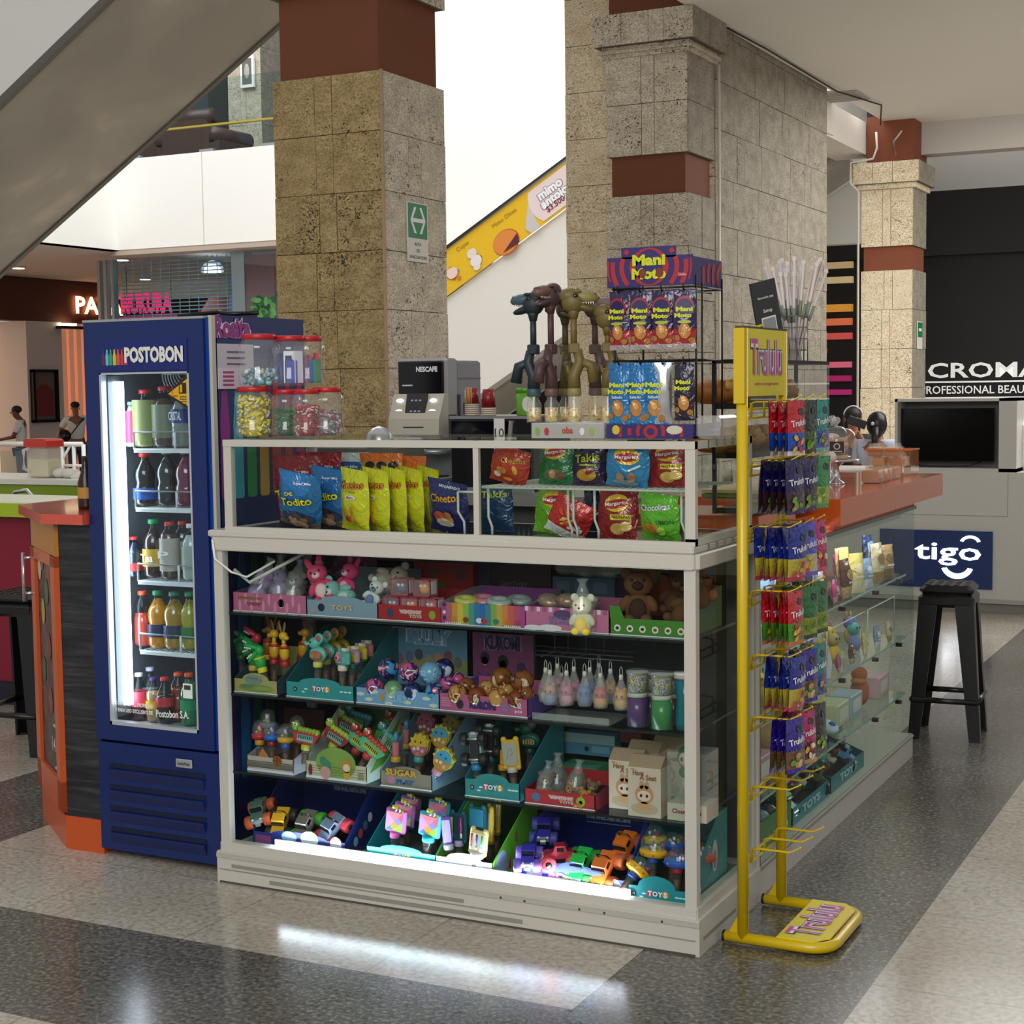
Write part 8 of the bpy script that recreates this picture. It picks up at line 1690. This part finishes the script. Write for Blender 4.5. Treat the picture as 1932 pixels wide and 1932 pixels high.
put('cake_stand','second glass dome behind the tagged one on the orange counter','cake stand',[('stand',s),('dome',g,[('knob',k)])],(-.30,2.48,zo+.10))
b=MB(C('c8b8a8',.6)); 
for i in range(4): b.ell((.02*math.cos(i*1.6),.02*math.sin(i*1.6),.02+.02*i),(.035,.035,.016))
put('cake','pale frosted cake under the rear glass dome','cake',b,(-.30,2.48,zo+.102))
b=MB(GL('eef4f4',.06,1,1.5)); b.lathe([(.02,0),(.045,.01),(.05,.05),(.035,.09),(.03,.12)],n=18,cap=False); k=MB(C('e0dcd4',.5)); k.ell((0,0,.14),(.03,.03,.028)); put('sweet_jar','small round glass jar with a pale topper beside the pastry cabinet','jar',[('jar_wall',b),('topper',k)],(-.16,1.95,zo+.0),scale=.85)
b=MB(C('c4ab7c',.8))
for i in range(26): r=random.Random(i); b.ell((r.uniform(-.07,.07),r.uniform(-.06,.06),r.uniform(.02,.24)),(.03,.028,.025),n=8,k=6)
put('popcorn_bag','tall bag of pale popcorn coloured snacks behind the pastry cabinet','snack bag',b,(-.42,2.3,zo))
b=MB(GL('e0a060',.08,.6,1.35)); 
bw,bd2,bh=.20,.15,.12
for a in ((0,bw,0,.003,0,bh),(0,bw,bd2-.003,bd2,0,bh),(0,.003,0,bd2,0,bh),(bw-.003,bw,0,bd2,0,bh),(0,bw,0,bd2,0,.004)): b.box(*a)
k=MB(C('c86a2a',.4)); 
for a in ((-.004,bw+.004,-.004,.003,bh-.006,bh),(-.004,bw+.004,bd2-.003,bd2+.004,bh-.006,bh),(-.004,.003,0,bd2,bh-.006,bh),(bw-.003,bw+.004,0,bd2,bh-.006,bh)): k.box(*a)
put('snack_basket','amber plastic basket of wrapped biscuits at the end of the orange counter','basket',[('basket_wall',b),('rim',k)],(-.22,2.72,zo))
rnd=random.Random(8)
for i in range(12):
    b=MB(C(['c8843a','d8a050','b8702c'][i%3],.5)); b.box(-.027,.027,-.022,.022,0,.036,bev=.006); f=MB(GL('f0e8e0',.15,1,1.6,.1)); f.box(-.031,.031,-.026,.026,-.001,.039); f.plate([(-.03,.038),(.03,.038),(.02,.058),(-.025,.055)],-.002,.002)
    put('wrapped_biscuit','wrapped golden biscuit, %s %s in the amber basket'%(ORD[i%4],['in the bottom layer','in the middle layer','in the top layer'][i//4]),'biscuit',[('biscuit',b),('film_wrap',f)],(-.22+.035+(i%2)*.075+.02*(i//4==1),2.72+.04+((i//2)%2)*.065,zo+.005+(i//4)*.041),rz=rnd.uniform(-.2,.2),group='wrapped biscuits in the amber basket')
for i in range(5):
    b=MB(C(['b8702c','c8843a','c27a34'][i%3],.5)); b.box(-.035,.035,-.03,.03,0,.05,bev=.006); f=MB(GL('f0e8e0',.18,1,1.6,.1)); f.box(-.039,.039,-.034,.034,-.0,.054)
    put('wrapped_cake','wrapped amber cake block, %s from the glass domes along the counter edge'%ORD[i],'cake',[('cake_block',b),('film_wrap',f)],(-.08,2.28+i*.085,zo+.001),rz=.05*i,group='wrapped cake blocks on the orange counter')
# ================================================================ PHONE KIOSK
KW=C('c9c6bf',.45); yk=7.25
kx0,kx1=-2.38,3.0; kz=Z(1800,890,yk)
b=MB(KW); b.box(kx0,kx1,yk,yk+.7,.07,kz); b.box(kx0+.03,kx1-.03,yk+.03,yk+.65,0,.07,C('8a8781',.5))
x1,z0,z1=X(1902,930,yk),Z(1850,973,yk),kz-.01
b.box(kx0+.1,x1,yk-.002,yk,z0-.003,z0,C('8d8a84',.5)); b.box(x1-.003,x1,yk-.002,yk,z0,z1,C('8d8a84',.5)); b.box(kx0,kx1,yk-.012,yk,.07,.10,C('aaa7a0',.5))
m=MB(C('c6c2bb',.4)); mx0,mx1=X(1688,820,yk),X(1890,820,yk); mz0,mz1=kz,Z(1790,752,yk); my=yk+.12
for a in ((mx0,mx1+.10,mz0,mz0+.025),(mx0,mx1+.10,mz1-.02,mz1),(mx0,mx0+.02,mz0,mz1),(mx1-.02,mx1+.10,mz0,mz1)): m.box(a[0],a[1],yk+.0,yk+.45,a[2],a[3])
k=MB(C('7d7c7a',.4)); k.box(mx0+.02,mx1-.0,yk+.25,yk+.27,mz0+.02,mz1-.02)
t=MB(C('020203',.12)); t.box(X(1692,820,yk+.1),X(1884,820,yk+.1)-.03,yk+.10,yk+.14,mz0+.07,mz1-.07)
w_=MB(BLACK); zz_=mz0+.035; w_.tube([(mx0+.1,yk+.15,zz_+.03),(mx0+.16,yk+.13,zz_),(mx0+.3,yk+.13,zz_-.004),(mx0+.5,yk+.13,zz_),(mx0+.58,yk+.14,zz_+.03)],.004,n=5)
bu=MB(C('f0f4f8',.4,e=1.5)); bu.ell((X(1888,868,yk+.05),yk+.1,Z(1888,868,yk+.05)),(.015,.01,.025))
put('phone_kiosk','long white phone kiosk with a boxed black monitor on top','kiosk',[('counter_body',b),('monitor_housing',m),('back_board',k),('monitor_screen',t),('cable',w_),('small_lamp',bu)])
b=MB(C('0d2350',.4,e=.25)); sx_0,sx_1=X(1700,1055,yk),X(1873,1055,yk); sz0,sz1=Z(1800,1109,yk),Z(1800,1001,yk); b.box(sx_0-.15,sx_1,yk-.02,yk-.002,sz0,sz1)
l=MB(C('f4f6fa',.4,e=3)); 
l.text('tigo',(X(1789,1050,yk),yk-.025,Z(1789,1045,yk)),.16,w=X(1851,1040,yk)-X(1726,1040,yk),bold=.012)
def arc(cx,cz,r0,r1,a0,a1,sq=1):
    n=14; pts=[(cx+r1*math.cos(a0+(a1-a0)*i/n),cz+sq*r1*math.sin(a0+(a1-a0)*i/n)) for i in range(n+1)]+[(cx+r0*math.cos(a1-(a1-a0)*i/n),cz+sq*(r0*math.sin(a1-(a1-a0)*i/n))-(0 if r0 else 0)) for i in range(n+1)]
    return pts
cx_,cz_=X(1807,1075,yk),Z(1807,1072,yk); l.plate(arc(cx_,cz_+.035,.095,.115,PI+.35,2*PI-.35,.95),yk-.026,yk-.022); l.plate(arc(cx_,cz_+.045,.085,.115,PI+.5,2*PI-.5,.95),yk-.026,yk-.022)
cx_,cz_=X(1832,1020,yk),Z(1832,1026,yk); l.plate(arc(cx_,cz_,.052,.075,.35,PI-.35,.8),yk-.026,yk-.022)
put('kiosk_sign','glowing white tigo lettering with a smile on a navy panel','sign',[('panel',b),('lettering',l)])
b=MB(C('e8e8ec',.5)); b.box(-.12,.12,-.1,.1,0,.35,bev=.03); b.box(-.16,-.10,-.12,.1,0,.2,C('4a48a8',.5)); put('counter_display','white and violet display at the right edge of the phone kiosk','display',b,(X(1932,850,yk+.3)+.02,yk+.35,kz))
# ================================================================ PEOPLE
def skin(nodes_,edges,mat,lv=1):
    me=bpy.data.meshes.new('s'); names=list(nodes_); me.from_pydata([nodes_[n][0] for n in names],[(names.index(a),names.index(b)) for a,b in edges],[])
    o=bpy.data.objects.new('s',me); COL.objects.link(o); o.modifiers.new('k','SKIN'); me.skin_vertices[0].data[0].use_root=True
    for i,n in enumerate(names): r=nodes_[n][1]; me.skin_vertices[0].data[i].radius=r if isinstance(r,tuple) else (r,r)
    sb=o.modifiers.new('b','SUBSURF'); sb.levels=lv; dg=bpy.context.evaluated_depsgraph_get(); out=bpy.data.meshes.new_from_object(o.evaluated_get(dg))
    bpy.data.objects.remove(o); bpy.data.meshes.remove(me); out.materials.clear(); out.materials.append(mat); out.polygons.foreach_set('use_smooth',[True]*len(out.polygons)); return out
def person(skinc,arms,shirt,trouser,head_tilt=0,turn=0,hair=None,seated=False,cap=False):
    """arms: ((elbow,hand),(elbow,hand)) for left (-x) and right (+x); faces -Y"""
    hx=math.sin(turn)*.03; hy=-.02-head_tilt*.05
    N={'pel':((0,0,.96),(.15,.10)),'sp':((0,0,1.13),(.13,.09)),'ch':((0,0,1.34),(.16,.10)),'nk':((0,.0,1.47),(.05,.05)),'jaw':((hx,hy-.01,1.55),(.062,.07)),'hd':((hx,hy,1.63),(.075,.09)),'tp':((hx,hy+.005,1.70),(.055,.065))}
    E=[('pel','sp'),('sp','ch'),('ch','nk'),('nk','jaw'),('jaw','hd'),('hd','tp')]
    for s,(el,ha) in zip((-1,1),arms):
        k='l' if s<0 else 'r'; sh=(s*.185,0,1.40); N[k+'s']=(sh,.06); N[k+'e']=(el,.042); N[k+'w']=(ha,.03)
        d=(Vector(ha)-Vector(el)).normalized(); pc=Vector(ha)+d*.06; N[k+'p']=(tuple(pc),.034); E+=[('ch',k+'s'),(k+'s',k+'e'),(k+'e',k+'w'),(k+'w',k+'p')]
        side_=d.cross(Vector((0,0,1))); side_=side_.normalized() if side_.length>.1 else Vector((1,0,0))
        for i,L in enumerate((.05,.06,.065,.055)):
            q=pc+side_*(i-1.5)*.018+d*.03; N[k+'f%d'%i]=(tuple(q+d*L*.6+Vector((0,0,-.012))),.009); E.append((k+'p',k+'f%d'%i))
        N[k+'t']=(tuple(Vector(ha)+d*.05+side_*.055),.010); E.append((k+'w',k+'t'))
    for s in (-1,1):
        k='L' if s<0 else 'R'; N[k+'h']=((s*.09,0,.90),.10); N[k+'k']=((s*.10,-.01,.50),.065); N[k+'a']=((s*.11,.02,.09),.042); N[k+'o']=((s*.12,-.12,.04),.04); E+=[('pel',k+'h'),(k+'h',k+'k'),(k+'k',k+'a'),(k+'a',k+'o')]
    body=skin(N,E,C(skinc,.6))
    S_={'pel':((0,0,.93),(.165,.115)),'sp':((0,0,1.13),(.15,.11)),'ch':((0,0,1.34),(.175,.12)),'co':((0,0,1.455),(.07,.07))}; SE=[('pel','sp'),('sp','ch'),('ch','co')]
    for s,(el,ha) in zip((-1,1),arms):
        k='l' if s<0 else 'r'; sh=Vector((s*.185,0,1.40)); m_=sh.lerp(Vector(el),.75); S_[k+'s']=(tuple(sh),.078); S_[k+'e']=(tuple(m_),.066); SE+=[('ch',k+'s'),(k+'s',k+'e')]
    sm=skin(S_,SE,C(shirt,.8))
    T_={'pel':((0,0,.93),(.155,.105))}; TE=[]
    for s in (-1,1):
        k='L' if s<0 else 'R'; T_[k+'h']=((s*.09,0,.86),.115); T_[k+'k']=((s*.10,-.01,.50),.085); T_[k+'a']=((s*.11,.02,.12),.065); TE+=[('pel',k+'h'),(k+'h',k+'k'),(k+'k',k+'a')]
    tm=skin(T_,TE,C(trouser,.8))
    f=MB(C(skinc,.6)); f.ell((hx,hy-.095,1.60),(.012,.016,.018)); mo=MB(C('8a4a44',.5)); mo.ell((hx,hy-.083,1.562),(.022,.008,.006)); FP=[('nose',f),('mouth',mo)]
    for s in (-1,1):
        a_=MB(C('2a1a14',.3)); a_.ell((hx+s*.028,hy-.082,1.628),(.012,.008,.006)); b_=MB(C('1a1210',.6)); b_.ell((hx+s*.028,hy-.085,1.648),(.018,.006,.004)); c_=MB(C(skinc,.6)); c_.ell((hx+s*.078,hy+.005,1.61),(.010,.018,.025)); FP+=[('eye',a_),('eyebrow',b_),('ear',c_)]
    P=[('body',body),*FP,('shirt',sm),('trousers',tm)]
    hm=MB(C(hair or '14100e',.6)); hm.ell((hx,hy+.018,1.665),(.088,.098,.075))
    if cap: hm=MB(C('1a1a1c',.7)); hm.ell((hx,hy+.005,1.68),(.09,.105,.068)); hm.plate([(-.07+hx,hy-.08),(.07+hx,hy-.08),(.05+hx,hy-.17),(-.05+hx,hy-.17)],1.665,1.675,C('1a1a1c',.7),'z')
    P.append(('cap' if cap else 'hair',hm)); return P
YP_=16
p=W(38,765,0,-17.0); H_=p.z; sc=H_/1.74
P=person('6a4636',(((-.25,-.12,1.14),(-.10,-.34,1.10)),((.25,-.10,1.14),(.06,-.34,1.10))),'d8d8da','6a84a0',head_tilt=1.3)
put('person','person in a white shirt and light jeans looking down at their hands','person',P,(p.x,p.y,0),rz=-1.0,scale=sc)
p=W(143,757,0,-17.0); sc=p.z/1.75
P=person('8a5c46',(((-.34,.0,1.16),(-.22,.06,.98)),((.33,.0,1.16),(.22,-.1,.98))),'e6e6e8','2e3c58',cap=True,turn=.6)
st=MB(C('17171a',.6)); st.tube([(-.15,-.12,1.43),(0,-.14,1.25),(.20,-.10,1.0)],.012,n=6); st.tube([(-.15,.13,1.43),(0,.15,1.25),(.20,.13,1.0)],.012,n=6); st.box(.14,.30,-.08,.12,.78,.98,bev=.02); P.append(('shoulder_bag',st,'black shoulder bag on a strap'))
put('person','person in a white shirt and black cap seen from behind','person',P,(p.x,p.y,0),rz=PI+.75,scale=sc)
b=MB(C('0c0c0e',.15)); b.ell((0,0,0),(.13,.13,.12)); b.ell((.0,-.09,-.02),(.09,.05,.05),C('3a3c40',.1)); p2=W(121,822,0,-17.0)
put('helmet','black motorcycle helmet held under the arm of the person in the cap','helmet',b,(p2.x,p2.y,p2.z),scale=.9)
yq=9.0
p=W(1609,768,1,yq); sc=p.z/1.74
P=person('a87458',(((-.22,-.1,1.14),(-.05,-.30,1.42)),((.22,-.15,1.14),(.06,-.30,1.42))),'2a2428','2a2a30')
hb_=MB(C('0e0c0c',.4)); hb_.ell((-.0,.03,1.60),(.10,.09,.13)); hd_=MB(C('d8d0cc',.5)); hd_.tube([(.092*math.cos(PI*i/10),-.03+.0*i,1.66+.092*math.sin(PI*i/10)) for i in range(11)],.008,n=6); P.append(('long_hair',hb_)); P.append(('headband',hd_))
put('person','dark haired person with a white headband facing the phone in their hand','person',P,(p.x,yq,0),rz=.35,scale=sc)
b=MB(C('111114',.2)); b.box(-.075,.075,-.005,.005,-.035,.035,bev=.003); p2=W(1617,797,1,yq-.5)
put('mobile_phone','black mobile phone held up in front of the face with the headband','phone',b,(p2.x,yq-.5,p2.z),rot=(0,.35,.3))
p=W(1656,776,1,8.6); sc=p.z/1.74
P=person('8a5c46',(((-.24,-.1,1.14),(-.15,-.3,1.1)),((.24,-.1,1.14),(.15,-.3,1.1))),'b8c0d8','1a1a22')
hb_=MB(C('08080a',.35)); hb_.ell((0,.035,1.61),(.105,.09,.13)); hb_.tube([(0,.09,1.58),(0,.12,1.45),(.0,.13,1.38)],.05,n=8,r2=.015); hb_.ell((.02,.125,1.62),(.018,.008,.02),C('c8c8cc',.4)); P.append(('ponytail',hb_))
put('person','person seen from behind with black tied hair and a pale blue shirt','person',P,(p.x,8.6,0),rz=PI,scale=sc)
